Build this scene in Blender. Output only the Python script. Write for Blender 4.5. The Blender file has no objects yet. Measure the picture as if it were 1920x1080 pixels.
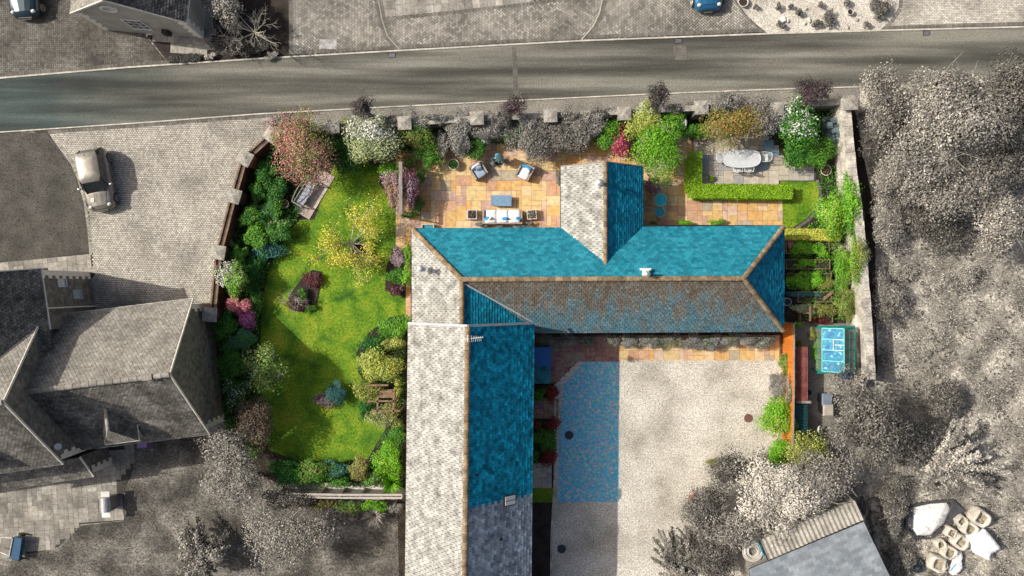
import bpy, math, random
import numpy as np
from mathutils import Vector, Matrix
random.seed(7); rng = np.random.default_rng(11)
R = math.radians; PI = math.pi
S = bpy.context.scene; COL = S.collection
# ---------------- camera, sky, sun, exposure ----------------
H = 45.0; F = 1413.0                      # camera height in metres, focal length in photo pixels
cd = bpy.data.cameras.new('camera'); cam = bpy.data.objects.new('camera', cd); COL.objects.link(cam)
cam.location = (0, 0, H); cam.rotation_euler = (0, 0, 0)
cd.sensor_width = 36; cd.lens = 36*F/1920; cd.clip_end = 1500; S.camera = cam
SUN_EL, SUN_AZ = 40.8, 11.0               # elevation; degrees the sun stands north of due west
w = bpy.data.worlds.new('World'); S.world = w; w.use_nodes = True
sky = w.node_tree.nodes.new('ShaderNodeTexSky'); sky.sky_type = 'NISHITA'; sky.sun_disc = False
sky.sun_elevation = R(SUN_EL); sky.sun_rotation = R(270+SUN_AZ)
sky.dust_density = 5.0; sky.air_density = 0.75; sky.ozone_density = 0.5
w.node_tree.links.new(sky.outputs[0], w.node_tree.nodes['Background'].inputs[0])
w.node_tree.nodes['Background'].inputs[1].default_value = 0.125
sl = bpy.data.lights.new('sun', 'SUN'); sl.energy = 4.4; sl.angle = R(0.6); sl.color = (1, 0.95, 0.88)
so = bpy.data.objects.new('sun', sl); COL.objects.link(so)
sd = Vector((-math.cos(R(SUN_EL))*math.cos(R(SUN_AZ)), math.cos(R(SUN_EL))*math.sin(R(SUN_AZ)), math.sin(R(SUN_EL))))
so.rotation_euler = sd.to_track_quat('Z', 'Y').to_euler(); so.location = (-40, 10, 40)
S.view_settings.view_transform = 'Standard'; S.view_settings.look = 'None'; S.view_settings.exposure = 0.0; S.view_settings.gamma = 1
S.render.engine = 'CYCLES'; S.cycles.max_bounces = 5; S.cycles.diffuse_bounces = 3

def W(px, py, z=0.0):                     # photo measurement -> real position at height z
    k = (H-z)/F
    return ((px-960)*k, (540-py)*k, z)
def W2(px, py, z=0.0): return W(px, py, z)[:2]
def WP(pts, z=0.0): return [W2(a, b, z) for a, b in pts]

# ---------------- materials ----------------
MATS = {}
def nodes_of(name, rough=0.8, spec=0.3):
    m = bpy.data.materials.new(name); m.use_nodes = True; nt = m.node_tree
    b = nt.nodes['Principled BSDF']; b.inputs['Roughness'].default_value = rough
    b.inputs['Specular IOR Level'].default_value = spec
    MATS[name] = m
    return m, nt, b
def N(nt, t, **kw):
    n = nt.nodes.new(t)
    for k, v in kw.items(): setattr(n, k, v)
    return n
def ramp(nt, stops, interp='LINEAR'):
    r = N(nt, 'ShaderNodeValToRGB'); r.color_ramp.interpolation = interp; e = r.color_ramp.elements
    while len(e) > 1: e.remove(e[-1])
    e[0].position = stops[0][0]; e[0].color = (*stops[0][1], 1)
    for p, c in stops[1:]:
        x = e.new(p); x.color = (*c, 1)
    return r
def flat(name, c, rough=0.6, metal=0.0, spec=0.4, alpha=None, trans=0, coat=0):
    m, nt, b = nodes_of(name, rough, spec); b.inputs['Base Color'].default_value = (*c, 1); b.inputs['Metallic'].default_value = metal
    if coat: b.inputs['Coat Weight'].default_value = coat; b.inputs['Coat Roughness'].default_value = 0.05
    if trans: b.inputs['Transmission Weight'].default_value = trans
    # faint uneven wear so no surface is perfectly uniform
    g = N(nt, 'ShaderNodeNewGeometry'); n = N(nt, 'ShaderNodeTexNoise'); n.inputs['Scale'].default_value = 6; n.inputs['Detail'].default_value = 4
    nt.links.new(g.outputs['Position'], n.inputs['Vector'])
    r = ramp(nt, [(0.3, tuple(x*0.82 for x in c)), (0.7, tuple(min(1, x*1.12) for x in c))])
    nt.links.new(n.outputs['Fac'], r.inputs['Fac']); nt.links.new(r.outputs['Color'], b.inputs['Base Color'])
    return m
def noisy(name, stops, scale=2.0, fine=None, fine_amt=0.35, island=0.0, isl_stops=None, rough=0.85, spec=0.25, bump=0.0, stretch=(1,1,1), rot=0, detail=5, isl_mix=0.6, interp='LINEAR', distort=0.0, bias=None):
    """colour = ramp(noise) [mixed with ramp(random per island)] * fine noise * random-per-island brightness"""
    m, nt, b = nodes_of(name, rough, spec); L = nt.links.new
    g = N(nt, 'ShaderNodeNewGeometry'); mp = N(nt, 'ShaderNodeMapping'); mp.inputs['Scale'].default_value = stretch; mp.inputs['Rotation'].default_value = (0, 0, rot)
    L(g.outputs['Position'], mp.inputs['Vector'])
    n = N(nt, 'ShaderNodeTexNoise'); n.inputs['Scale'].default_value = scale; n.inputs['Detail'].default_value = detail; n.inputs['Distortion'].default_value = distort
    L(mp.outputs[0], n.inputs['Vector'])
    r = ramp(nt, stops); L(n.outputs['Fac'], r.inputs['Fac']); c = r.outputs['Color']
    if bias:
        sp_ = N(nt, 'ShaderNodeSeparateXYZ'); L(g.outputs['Position'], sp_.inputs[0]); ma = N(nt, 'ShaderNodeMath', operation='MULTIPLY_ADD'); ma.inputs[1].default_value = bias[0]; ma.inputs[2].default_value = bias[1]; L(sp_.outputs['Y'], ma.inputs[0])
        mb_ = N(nt, 'ShaderNodeMath', operation='ADD'); L(ma.outputs[0], mb_.inputs[0]); L(n.outputs['Fac'], mb_.inputs[1]); L(mb_.outputs[0], r.inputs['Fac'])
    if isl_stops:
        ri = ramp(nt, isl_stops, interp); L(g.outputs['Random Per Island'], ri.inputs['Fac'])
        mx = N(nt, 'ShaderNodeMix', data_type='RGBA'); mx.inputs['Factor'].default_value = isl_mix
        L(c, mx.inputs['A']); L(ri.outputs['Color'], mx.inputs['B']); c = mx.outputs['Result']
    if fine:
        n2 = N(nt, 'ShaderNodeTexNoise'); n2.inputs['Scale'].default_value = fine; n2.inputs['Detail'].default_value = 3; n2.inputs['Roughness'].default_value = 0.7
        L(g.outputs['Position'], n2.inputs['Vector'])
        mr = N(nt, 'ShaderNodeMapRange'); mr.inputs['From Min'].default_value = 0.3; mr.inputs['From Max'].default_value = 0.7
        mr.inputs['To Min'].default_value = 1-fine_amt; mr.inputs['To Max'].default_value = 1+fine_amt
        L(n2.outputs['Fac'], mr.inputs['Value'])
        vm = N(nt, 'ShaderNodeVectorMath', operation='SCALE'); L(c, vm.inputs[0]); L(mr.outputs[0], vm.inputs['Scale']); c = vm.outputs[0]
    if island:
        mr = N(nt, 'ShaderNodeMapRange'); mr.inputs['To Min'].default_value = 1-island; mr.inputs['To Max'].default_value = 1+island
        L(g.outputs['Random Per Island'], mr.inputs['Value'])
        vm = N(nt, 'ShaderNodeVectorMath', operation='SCALE'); L(c, vm.inputs[0]); L(mr.outputs[0], vm.inputs['Scale']); c = vm.outputs[0]
    L(c, b.inputs['Base Color'])
    if bump:
        bn = N(nt, 'ShaderNodeBump'); bn.inputs['Strength'].default_value = bump; bn.inputs['Distance'].default_value = 0.05
        L((n2 if fine else n).outputs['Fac'], bn.inputs['Height']); L(bn.outputs[0], b.inputs['Normal'])
    return m
def leafmat(name, dark, light, extra=None, rough=0.55):
    st = [(0.0, dark), (0.5, tuple((a+b)/2 for a, b in zip(dark, light))), (1.0, light)]
    if extra: st = [(0.0, dark), (0.45, tuple((a+b)/2 for a, b in zip(dark, light))), (0.8, light), (1.0, extra)]
    return noisy(name, [(0.35, dark), (0.65, light)], scale=1.3, isl_stops=st, isl_mix=0.62, island=0.0, rough=rough, spec=0.25, detail=3)
def brickmat(name, c1, c2, mortar, sc=4.0, bw=0.5, bh=0.16, horiz=False):
    m, nt, b = nodes_of(name, 0.9, 0.2); L = nt.links.new
    g = N(nt, 'ShaderNodeNewGeometry'); s = N(nt, 'ShaderNodeSeparateXYZ'); L(g.outputs['Position'], s.inputs[0])
    ad = N(nt, 'ShaderNodeMath', operation='ADD'); L(s.outputs['X'], ad.inputs[0]); L(s.outputs['Y'], ad.inputs[1])
    cb = N(nt, 'ShaderNodeCombineXYZ'); L(ad.outputs[0], cb.inputs['X']); L(s.outputs['Z'], cb.inputs['Y'])
    t = N(nt, 'ShaderNodeTexBrick'); t.inputs['Scale'].default_value = sc; t.inputs['Color1'].default_value = (*c1, 1); t.inputs['Color2'].default_value = (*c2, 1); t.inputs['Mortar'].default_value = (*mortar, 1)
    t.inputs['Brick Width'].default_value = bw; t.inputs['Row Height'].default_value = bh; t.inputs['Mortar Size'].default_value = 0.012
    L(cb.outputs[0], t.inputs['Vector'])
    n = N(nt, 'ShaderNodeTexNoise'); n.inputs['Scale'].default_value = 3; n.inputs['Detail'].default_value = 6; L(g.outputs['Position'], n.inputs['Vector'])
    mr = N(nt, 'ShaderNodeMapRange'); mr.inputs['From Min'].default_value = .3; mr.inputs['From Max'].default_value = .7; mr.inputs['To Min'].default_value = .6; mr.inputs['To Max'].default_value = 1.35; L(n.outputs['Fac'], mr.inputs['Value'])
    vm = N(nt, 'ShaderNodeVectorMath', operation='SCALE'); L(t.outputs['Color'], vm.inputs[0]); L(mr.outputs[0], vm.inputs['Scale']); L(vm.outputs[0], b.inputs['Base Color'])
    return m

def g3(v, warm=1.0):                      # sepia-leaning grey of luminance v
    return (v*1.06, v*0.985, v*0.83)
M = {}
# ground covers
M['field'] = noisy('rough_field_grass', [(0.36, g3(.09)), (0.5, g3(.30)), (0.62, g3(.60))], scale=0.55, fine=6, fine_amt=.6, bump=.6, detail=8)
M['greylawn'] = noisy('grey_mown_lawn', [(0.3, g3(.055)), (0.7, g3(.105))], scale=0.9, fine=11, fine_amt=.4, bump=.5)
M['brownlawn'] = noisy('worn_grey_lawn', [(0.36, g3(.06)), (0.5, g3(.13)), (0.64, g3(.25))], scale=0.6, fine=7, fine_amt=.6, bump=.5)
M['soil'] = noisy('garden_soil', [(0.3, (.018,.014,.010)), (0.7, (.06,.045,.035))], scale=1.5, fine=12, fine_amt=.5, bump=.6)
M['lawn'] = noisy('green_lawn', [(0.30, (.036,.11,.008)), (0.44, (.092,.20,.010)), (0.56, (.16,.265,.014)), (0.70, (.235,.30,.022))], scale=0.8, fine=8, fine_amt=.5, bump=.5, detail=7, distort=.6)
M['gravel'] = noisy('pale_chippings', [(0.3, (.38,.345,.28)), (0.5, (.55,.51,.43)), (0.7, (.66,.62,.53))], scale=0.5, fine=13, fine_amt=.62, bump=.5, detail=4)
M['verge'] = noisy('verge_gravel', [(0.3, g3(.16)), (0.7, g3(.30))], scale=0.8, fine=14, fine_amt=.6, bump=.6)
M['joint'] = noisy('paving_joint_sand', [(0.3, g3(.035)), (0.7, g3(.07))], scale=2)
M['joint2'] = noisy('flagstone_joint', [(0.3, (.11,.06,.04)), (0.7, (.2,.12,.08))], scale=2)
M['block'] = noisy('cream_block', [(0.3, g3(.26)), (0.5, g3(.46)), (0.72, g3(.58))], scale=0.35, fine=5, fine_amt=.22, island=.22, bump=.1, detail=6)
M['herring'] = noisy('herringbone_block', [(0.3, g3(.16)), (0.55, g3(.33)), (0.75, g3(.42))], scale=0.42, fine=5, fine_amt=.22, island=.35, detail=6)
M['herring_dark'] = noisy('herringbone_dark_block', [(0.3, g3(.06)), (0.55, g3(.13)), (0.75, g3(.24))], scale=0.5, fine=5, fine_amt=.3, island=.3, detail=6)
M['border'] = noisy('border_block', [(0.3, g3(.10)), (0.7, g3(.20))], scale=0.8, island=.25, fine=6, fine_amt=.2)
M['greyflag'] = noisy('grey_flag', [(0.3, g3(.16)), (0.55, g3(.30)), (0.75, g3(.42))], scale=0.8, fine=5, fine_amt=.3, island=.25)
sand = [(0.0, (.60,.38,.15)), (.14, (.66,.46,.22)), (.25, (.50,.29,.20)), (.35, (.68,.52,.32)), (.48, (.58,.36,.24)), (.56, (.62,.48,.24)), (.67, (.46,.30,.28)), (.75, (.60,.33,.12)), (.84, (.56,.42,.36)), (.93, (.33,.32,.27))]
M['sand'] = noisy('sandstone_flag', [(0.3, (.44,.23,.10)), (0.5, (.66,.43,.17)), (0.72, (.76,.58,.30))], scale=1.1, isl_stops=sand, isl_mix=.74, interp='CONSTANT', fine=4, fine_amt=.22, detail=6, distort=1.2)
blu = [(0.0, (.32,.30,.28)), (.2, (.42,.38,.32)), (.4, (.20,.28,.35)), (.50, (.48,.42,.31)), (.68, (.32,.30,.32)), (.84, (.12,.30,.42)), (.90, (.54,.48,.38))]
M['blueflag'] = noisy('blue_grey_flag', [(0.3, (.24,.23,.22)), (0.7, (.48,.44,.37))], scale=1.1, isl_stops=blu, isl_mix=.75, interp='CONSTANT', fine=4, fine_amt=.2)
M['shadeflag'] = noisy('shaded_plum_flag', [(0.3, (.2,.11,.1)), (0.7, (.36,.2,.17))], scale=1.3, isl_stops=[(0,(.30,.15,.13)),(.3,(.36,.22,.16)),(.6,(.28,.13,.16)),(.85,(.34,.27,.2))], isl_mix=.7, interp='CONSTANT', fine=4)  # darker plum copy of the sandstone, the barn's shade put into its colour
M['kerb'] = noisy('pale_kerb', [(0.3, g3(.38)), (0.7, g3(.6))], scale=1.5, fine=6, fine_amt=.2)
# roofs
def slate(name, a, b_, lich=None, isl=.25, **kw):
    return noisy(name, [(0.3, a), (0.7, b_)], scale=kw.get('scale', .9), isl_stops=[(0, a), (1, b_)], isl_mix=.45, island=isl, fine=kw.get('fine', 3.5), fine_amt=kw.get('fa', .22), detail=6, rough=.75, spec=.2, stretch=kw.get('stretch', (1,1,1)))
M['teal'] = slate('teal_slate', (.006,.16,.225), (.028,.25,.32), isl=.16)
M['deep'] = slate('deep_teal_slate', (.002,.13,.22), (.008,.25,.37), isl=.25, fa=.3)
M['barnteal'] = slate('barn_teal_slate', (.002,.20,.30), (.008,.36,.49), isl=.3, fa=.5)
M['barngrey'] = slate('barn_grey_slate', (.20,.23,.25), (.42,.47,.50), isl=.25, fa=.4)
M['pale'] = noisy('sunlit_white_slate', [(0.28, (.17,.165,.145)), (0.42, (.30,.295,.26)), (0.55, (.39,.385,.345)), (.72, (.48,.475,.43))], scale=2.2, fine=9, fine_amt=.35, island=.16, detail=9, rough=.85)  # pale copy of the slate for west slopes, sunlight put into its colour
M['mossy'] = noisy('weathered_brown_teal_slate', [(0.28, (.13,.10,.07)), (0.46, (.15,.14,.115)), (0.62, (.11,.165,.175)), (0.82, (.07,.175,.215))], scale=1.1, fine=8, fine_amt=.5, island=.18, stretch=(2.4,.5,1), bias=(-.135,-.095), detail=8)
M['ridge'] = noisy('ridge_tile_clay', [(0.3, (.16,.11,.06)), (0.7, (.34,.25,.15))], scale=3, fine=9, fine_amt=.4, island=.25)
M['deck'] = flat('roof_underlay', (.03,.03,.03), .9)
M['tile_lit'] = noisy('sunlit_plain_tile', [(0.3, g3(.19)), (0.5, g3(.26)), (0.7, g3(.33))], scale=.8, fine=6, fine_amt=.3, island=.22, detail=6)  # lit copy of the tile, mostly sunward slopes; the sun is in the colour
M['tile_shaded'] = noisy('shaded_plain_tile', [(0.3, g3(.075)), (0.5, g3(.14)), (0.75, g3(.24))], scale=.8, fine=6, fine_amt=.4, island=.35, detail=6)  # shaded copy of the same tile for slopes turned from the sun
M['greyslate'] = noisy('blue_grey_slate', [(0.3, (.22,.25,.27)), (0.7, (.34,.37,.38))], scale=.9, fine=4, fine_amt=.12, island=.2)
M['wall_g'] = brickmat('grey_brick', g3(.22), g3(.11), g3(.26))
M['wall_s'] = brickmat('cream_stone', (.42,.36,.27), (.33,.27,.2), (.4,.36,.3), 2.5, .6, .3)
M['render_g'] = noisy('smooth_grey_brick', [(0.3, g3(.36)), (0.7, g3(.48))], scale=1.5, fine=10, fine_amt=.15)
M['wall_r'] = brickmat('red_brown_brick', (.11,.045,.03), (.06,.028,.022), (.08,.06,.05))
M['brick_o'] = brickmat('orange_brick', (.38,.12,.05), (.28,.09,.05), (.3,.22,.16))
M['quoin'] = noisy('pale_quoin', [(0.3, g3(.78)), (0.7, g3(.88))], scale=3, fine=9, fine_amt=.12)
M['capstone'] = noisy('pillar_capstone', [(0.3, g3(.2)), (0.7, g3(.42))], scale=4, fine=14, fine_amt=.4, bump=.4)
M['rubble'] = noisy('lichened_stone', [(0.3, g3(.22)), (0.5, g3(.44)), (0.7, g3(.66))], scale=1.6, fine=10, fine_amt=.4, bump=.6, detail=8)
M['white'] = flat('white_paint', (.78,.77,.74), .5)
M['offwhite'] = flat('off_white_fascia', g3(.78), .5)
M['lead'] = flat('lead_flashing', (.45,.48,.50), .5)
M['black'] = flat('black_plastic', (.02,.02,.022), .45)
M['darkglass'] = flat('dark_glass', (.02,.025,.03), .08, spec=.7)
M['paneglass'] = flat('pale_window_glass', (.42,.5,.52), .15, spec=.6)
M['steel'] = flat('brushed_steel', (.5,.5,.48), .35, metal=.5)
M['wood_g'] = noisy('weathered_timber', [(0.3, g3(.17)), (0.7, g3(.32))], scale=2, fine=12, fine_amt=.3, stretch=(8,1,1))
M['wood_b'] = noisy('brown_timber', [(0.3, (.14,.09,.055)), (0.7, (.28,.19,.12))], scale=3, fine=12, fine_amt=.3)
M['wood_o'] = noisy('orange_timber', [(0.3, (.50,.13,.015)), (0.7, (.72,.24,.03))], scale=3, fine=10, fine_amt=.25, island=.15, stretch=(1,8,1))
M['bark'] = noisy('bark_grey', [(0.3, g3(.16)), (0.7, g3(.34))], scale=6)
M['bark_pale'] = noisy('bark_pale', [(0.3, (.34,.31,.24)), (0.7, (.5,.46,.38))], scale=6)
# leaves
def LM(k, d, l, e=None): M[k] = leafmat('leaf_'+k, d, l, e)
LM('dgreen', (.006,.045,.008), (.03,.16,.02)); LM('mgreen', (.02,.10,.01), (.11,.30,.025), (.22,.42,.06)); LM('bgreen', (.06,.22,.006), (.20,.48,.02), (.38,.56,.05))
LM('lime', (.20,.27,.03), (.50,.55,.12), (.62,.64,.2)); LM('yellow', (.42,.40,.03), (.80,.76,.09), (.86,.82,.16)); LM('olive', (.09,.11,.02), (.30,.30,.08))
LM('variegated', (.14,.19,.06), (.42,.46,.24), (.7,.7,.6)); LM('bluegreen', (.01,.07,.07), (.07,.22,.20), (.16,.32,.34)); LM('maroon', (.03,.008,.008), (.16,.025,.02)); LM('redleaf', (.12,.015,.012), (.36,.04,.03))
LM('pink', (.34,.05,.11), (.66,.16,.26), (.78,.36,.36)); LM('salmon', (.36,.16,.11), (.62,.34,.25)); LM('magenta', (.24,.04,.18), (.58,.14,.40)); LM('mauve', (.20,.13,.15), (.44,.32,.34)); LM('purple', (.035,.015,.025), (.13,.06,.08))
LM('white', (.50,.49,.44), (.82,.81,.77)); LM('rust', (.30,.12,.03), (.54,.28,.09)); LM('gdark', g3(.02), g3(.10), g3(.2)); LM('gmid', g3(.05), g3(.28), g3(.38)); LM('glight', g3(.11), g3(.47), g3(.66)); LM('gwhite', g3(.42), g3(.78), g3(.84)); LM('gbrown', (.05,.035,.025), (.2,.14,.09))
LM('hedge', (.10,.24,.006), (.30,.50,.02), (.40,.58,.05)); LM('lav', (.12,.115,.10), (.36,.35,.31))

# ---------------- object helpers ----------------
def tag(o, label=None, cat=None, group=None, kind=None):
    if label: o['label'] = label
    if cat: o['category'] = cat
    if group: o['group'] = group
    if kind: o['kind'] = kind
    return o
def thing(name, label, cat, loc=(0,0,0), rotz=0.0, group=None):
    o = bpy.data.objects.new(name, None); COL.objects.link(o); o.location = loc; o.rotation_euler = (0,0,rotz); o.empty_display_size = .2
    return tag(o, label, cat, group)
def root_of(o):
    while o.parent: o = o.parent
    return o
class MB:
    def __init__(s, world=False): s.v = []; s.f = []; s.world = world; s.smooth = False
    def add(s, vs, fs):
        k = len(s.v); s.v += [tuple(x) for x in vs]; s.f += [tuple(i+k for i in f) for f in fs]; return s
    def box(s, x, y, z0, z1, sx, sy, rot=0, tilt=None):
        c, n = math.cos(rot), math.sin(rot); vs = []
        for z in (z0, z1):
            for a, b in ((-1,-1),(1,-1),(1,1),(-1,1)):
                dx, dy = a*sx/2, b*sy/2; vs.append((x+dx*c-dy*n, y+dx*n+dy*c, z))
        return s.add(vs, [(3,2,1,0),(4,5,6,7),(0,1,5,4),(1,2,6,5),(2,3,7,6),(3,0,4,7)])
    def bar(s, p, q, w, h):               # a straight beam of section w x h between two points
        p, q = Vector(p), Vector(q); d = (q-p).normalized(); up = Vector((0,0,1)) if abs(d.z) < .95 else Vector((0,1,0))
        a = d.cross(up).normalized()*w/2; b = a.cross(d).normalized()*h/2; vs = []
        for o in (p, q): vs += [o-a-b, o+a-b, o+a+b, o-a+b]
        return s.add(vs, [(0,1,2,3),(7,6,5,4),(0,4,5,1),(1,5,6,2),(2,6,7,3),(3,7,4,0)])
    def poly(s, pts, z): return s.add([(p[0], p[1], z if len(p) < 3 else p[2]) for p in pts], [tuple(range(len(pts)))])
    def prism(s, pts, z0, z1):
        a = sum(pts[i][0]*pts[(i+1) % len(pts)][1]-pts[(i+1) % len(pts)][0]*pts[i][1] for i in range(len(pts)))
        if a < 0: pts = pts[::-1]
        n = len(pts)
        return s.add([(x, y, z0) for x, y in pts]+[(x, y, z1) for x, y in pts], [tuple(range(n))[::-1], tuple(range(n, 2*n))]+[(i, (i+1) % n, n+(i+1) % n, n+i) for i in range(n)])
    def cyl(s, x, y, z0, z1, r, r2=None, n=16, ex=1.0, rot=0):
        r2 = r if r2 is None else r2; vs = []
        for z, q in ((z0, r), (z1, r2)):
            for i in range(n):
                t = 2*PI*i/n; a, b = q*math.cos(t)*ex, q*math.sin(t); vs.append((x+a*math.cos(rot)-b*math.sin(rot), y+a*math.sin(rot)+b*math.cos(rot), z))
        return s.add(vs, [tuple(range(n))[::-1], tuple(range(n, 2*n))]+[(i, (i+1) % n, n+(i+1) % n, n+i) for i in range(n)])
    def lathe(s, x, y, prof, n=20):
        vs = []; fs = []
        for r, z in prof:
            for i in range(n): t = 2*PI*i/n; vs.append((x+r*math.cos(t), y+r*math.sin(t), z))
        for j in range(len(prof)-1):
            for i in range(n): fs.append((j*n+i, j*n+(i+1) % n, (j+1)*n+(i+1) % n, (j+1)*n+i))
        return s.add(vs, fs)
    def tube(s, pts, rs, n=6):
        if not hasattr(rs, '__len__'): rs = [rs]*len(pts)
        vs = []; fs = []; pts = [Vector(p) for p in pts]
        for j, p in enumerate(pts):
            d = (pts[min(j+1, len(pts)-1)]-pts[max(j-1, 0)]).normalized(); up = Vector((0,0,1)) if abs(d.z) < .9 else Vector((1,0,0))
            a = d.cross(up).normalized(); b = a.cross(d)
            for i in range(n): t = 2*PI*i/n; vs.append(p+(a*math.cos(t)+b*math.sin(t))*rs[j])
        for j in range(len(pts)-1):
            for i in range(n): fs.append((j*n+i, (j+1)*n+i, (j+1)*n+(i+1) % n, j*n+(i+1) % n))
        fs.append(tuple(range(n))); fs.append(tuple(range((len(pts)-1)*n, len(pts)*n))[::-1])
        return s.add(vs, fs)
    def torus(s, x, y, z, r, q, n=24, m=8, ex=1, tilt=None):
        vs = []; fs = []
        for i in range(n):
            t = 2*PI*i/n
            for j in range(m):
                u = 2*PI*j/m; v = Vector(((r+q*math.cos(u))*math.cos(t)*ex, (r+q*math.cos(u))*math.sin(t), q*math.sin(u)))
                if tilt: v = tilt @ v
                vs.append((x+v.x, y+v.y, z+v.z)); fs.append((i*m+j, ((i+1) % n)*m+j, ((i+1) % n)*m+(j+1) % m, i*m+(j+1) % m))
        return s.add(vs, fs)
    def pillow(s, x, y, z, sx, sy, sz, rot=0, p=.35, rx=0, n=12, m=8):   # superellipsoid cushion
        q = lambda v, e: math.copysign(abs(v)**e, v); vs = []; fs = []; mt = Matrix.Rotation(rot, 3, 'Z') @ Matrix.Rotation(rx, 3, 'X')
        for j in range(m+1):
            u = -PI/2+PI*j/m
            for i in range(n*2):
                t = PI*i/n; v = mt @ Vector((sx/2*q(math.cos(u), .6)*q(math.cos(t), p), sy/2*q(math.cos(u), .6)*q(math.sin(t), p), sz/2*q(math.sin(u), .8))); vs.append((x+v.x, y+v.y, z+v.z))
        k = n*2
        for j in range(m):
            for i in range(k): fs.append((j*k+i, j*k+(i+1) % k, (j+1)*k+(i+1) % k, (j+1)*k+i))
        s.smooth = True
        return s.add(vs, fs)
    def strip(s, pts, wd, z0, z1, off=0.0):    # a band or wall following a line
        L = []; Rr = []; n = len(pts)
        for i in range(n):
            a = Vector(pts[max(i-1, 0)][:2]); b = Vector(pts[min(i+1, n-1)][:2]); d = (b-a).normalized(); nn = Vector((-d.y, d.x)); p = Vector(pts[i][:2])
            L.append(p+nn*(off+wd/2)); Rr.append(p+nn*(off-wd/2))
        vs = []; fs = []
        for i in range(n): vs += [(Rr[i].x, Rr[i].y, z0), (L[i].x, L[i].y, z0), (L[i].x, L[i].y, z1), (Rr[i].x, Rr[i].y, z1)]
        for i in range(n-1):
            k = i*4
            for a, b in ((2,3),(3,0),(1,2),(0,1)): fs.append((k+a, k+4+a, k+4+b, k+b))
        fs += [(0,1,2,3), tuple((n-1)*4+i for i in (3,2,1,0))]
        return s.add(vs, fs)
    def build(s, name, mat, parent=None, smooth=False):
        vs = s.v
        if parent is None:
            xs = [v[0] for v in vs]; ys = [v[1] for v in vs]; zs = [v[2] for v in vs]
            o0 = Vector(((min(xs)+max(xs))/2, (min(ys)+max(ys))/2, min(zs)))
        else: o0 = root_of(parent).location if s.world else Vector((0,0,0))
        me = bpy.data.meshes.new(name); me.from_pydata([(v[0]-o0.x, v[1]-o0.y, v[2]-o0.z) for v in vs], [], s.f); me.update()
        me.materials.append(M[mat] if isinstance(mat, str) else mat)
        if smooth or s.smooth: me.polygons.foreach_set('use_smooth', [True]*len(me.polygons))
        o = bpy.data.objects.new(name, me); COL.objects.link(o)
        if parent is None: o.location = o0
        else: o.parent = parent
        return o
def npmesh(name, V, per, mat, parent=None, origin=None):
    """V: (n*per,3) world vertices, every `per` of them one face"""
    V = np.asarray(V, dtype=np.float32).reshape(-1, 3)
    if parent is not None: o0 = np.array(root_of(parent).location)
    elif origin is not None: o0 = np.array(origin)
    else: o0 = np.array([(V[:,0].min()+V[:,0].max())/2, (V[:,1].min()+V[:,1].max())/2, V[:,2].min()])
    V = (V-o0).astype(np.float32); n = len(V); k = n//per
    me = bpy.data.meshes.new(name); me.vertices.add(n); me.vertices.foreach_set('co', V.ravel())
    me.loops.add(n); me.loops.foreach_set('vertex_index', np.arange(n, dtype=np.int32))
    me.polygons.add(k); me.polygons.foreach_set('loop_start', np.arange(0, n, per, dtype=np.int32)); me.update(calc_edges=True)
    me.materials.append(M[mat] if isinstance(mat, str) else mat)
    o = bpy.data.objects.new(name, me); COL.objects.link(o)
    if parent is not None: o.parent = parent
    else: o.location = o0.tolist()
    return o
def struct(name, mb, mat, label=None): return tag(mb.build(name, mat), label, None, None, 'structure')
def inside(P, poly):
    x, y = P[:,0], P[:,1]; r = np.zeros(len(P), bool); n = len(poly); j = n-1
    for i in range(n):
        xi, yi = poly[i]; xj, yj = poly[j]
        c = ((yi > y) != (yj > y)) & (x < (xj-xi)*(y-yi)/(yj-yi+1e-12)+xi); r ^= c; j = i
    return r
def bbox(poly): a = np.array(poly); return a[:,0].min(), a[:,1].min(), a[:,0].max(), a[:,1].max()
def unit(v): return v/np.maximum(np.linalg.norm(v, axis=1, keepdims=True), 1e-9)
# ---------------- paving generators ----------------
def quads_from_rects(x0, y0, x1, y1, z, rot=0.0, piv=(0,0)):
    V = np.stack([np.stack([x0, y0], 1), np.stack([x1, y0], 1), np.stack([x1, y1], 1), np.stack([x0, y1], 1)], 1)
    c, s = math.cos(rot), math.sin(rot); X = V[...,0]*c-V[...,1]*s+piv[0]; Y = V[...,0]*s+V[...,1]*c+piv[1]
    Z = np.broadcast_to(np.asarray(z).reshape(-1, 1), X.shape)
    return np.stack([X, Y, Z], 2)
def coursed(poly, bw, bh, z, rot=0.0, gap=.012, holes=()):
    x0, y0, x1, y1 = bbox(poly); cx, cy = (x0+x1)/2, (y0+y1)/2; D = math.hypot(x1-x0, y1-y0)/2+.5
    j, i = np.meshgrid(np.arange(-int(D/bh), int(D/bh)+1), np.arange(-int(D/bw), int(D/bw)+1))
    a = (i.ravel()+.5*(j.ravel() % 2))*bw; b = j.ravel()*bh; a = a+rng.uniform(-.006, .006, len(a))
    Q = quads_from_rects(a+gap/2, b+gap/2, a+bw-gap/2, b+bh-gap/2, z+rng.uniform(0, .002, len(a)), rot, (cx, cy))
    c = Q.mean(1)[:, :2]; k = inside(c, poly)
    for h in holes: k &= ~inside(c, h)
    return Q[k].reshape(-1, 3)
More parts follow.
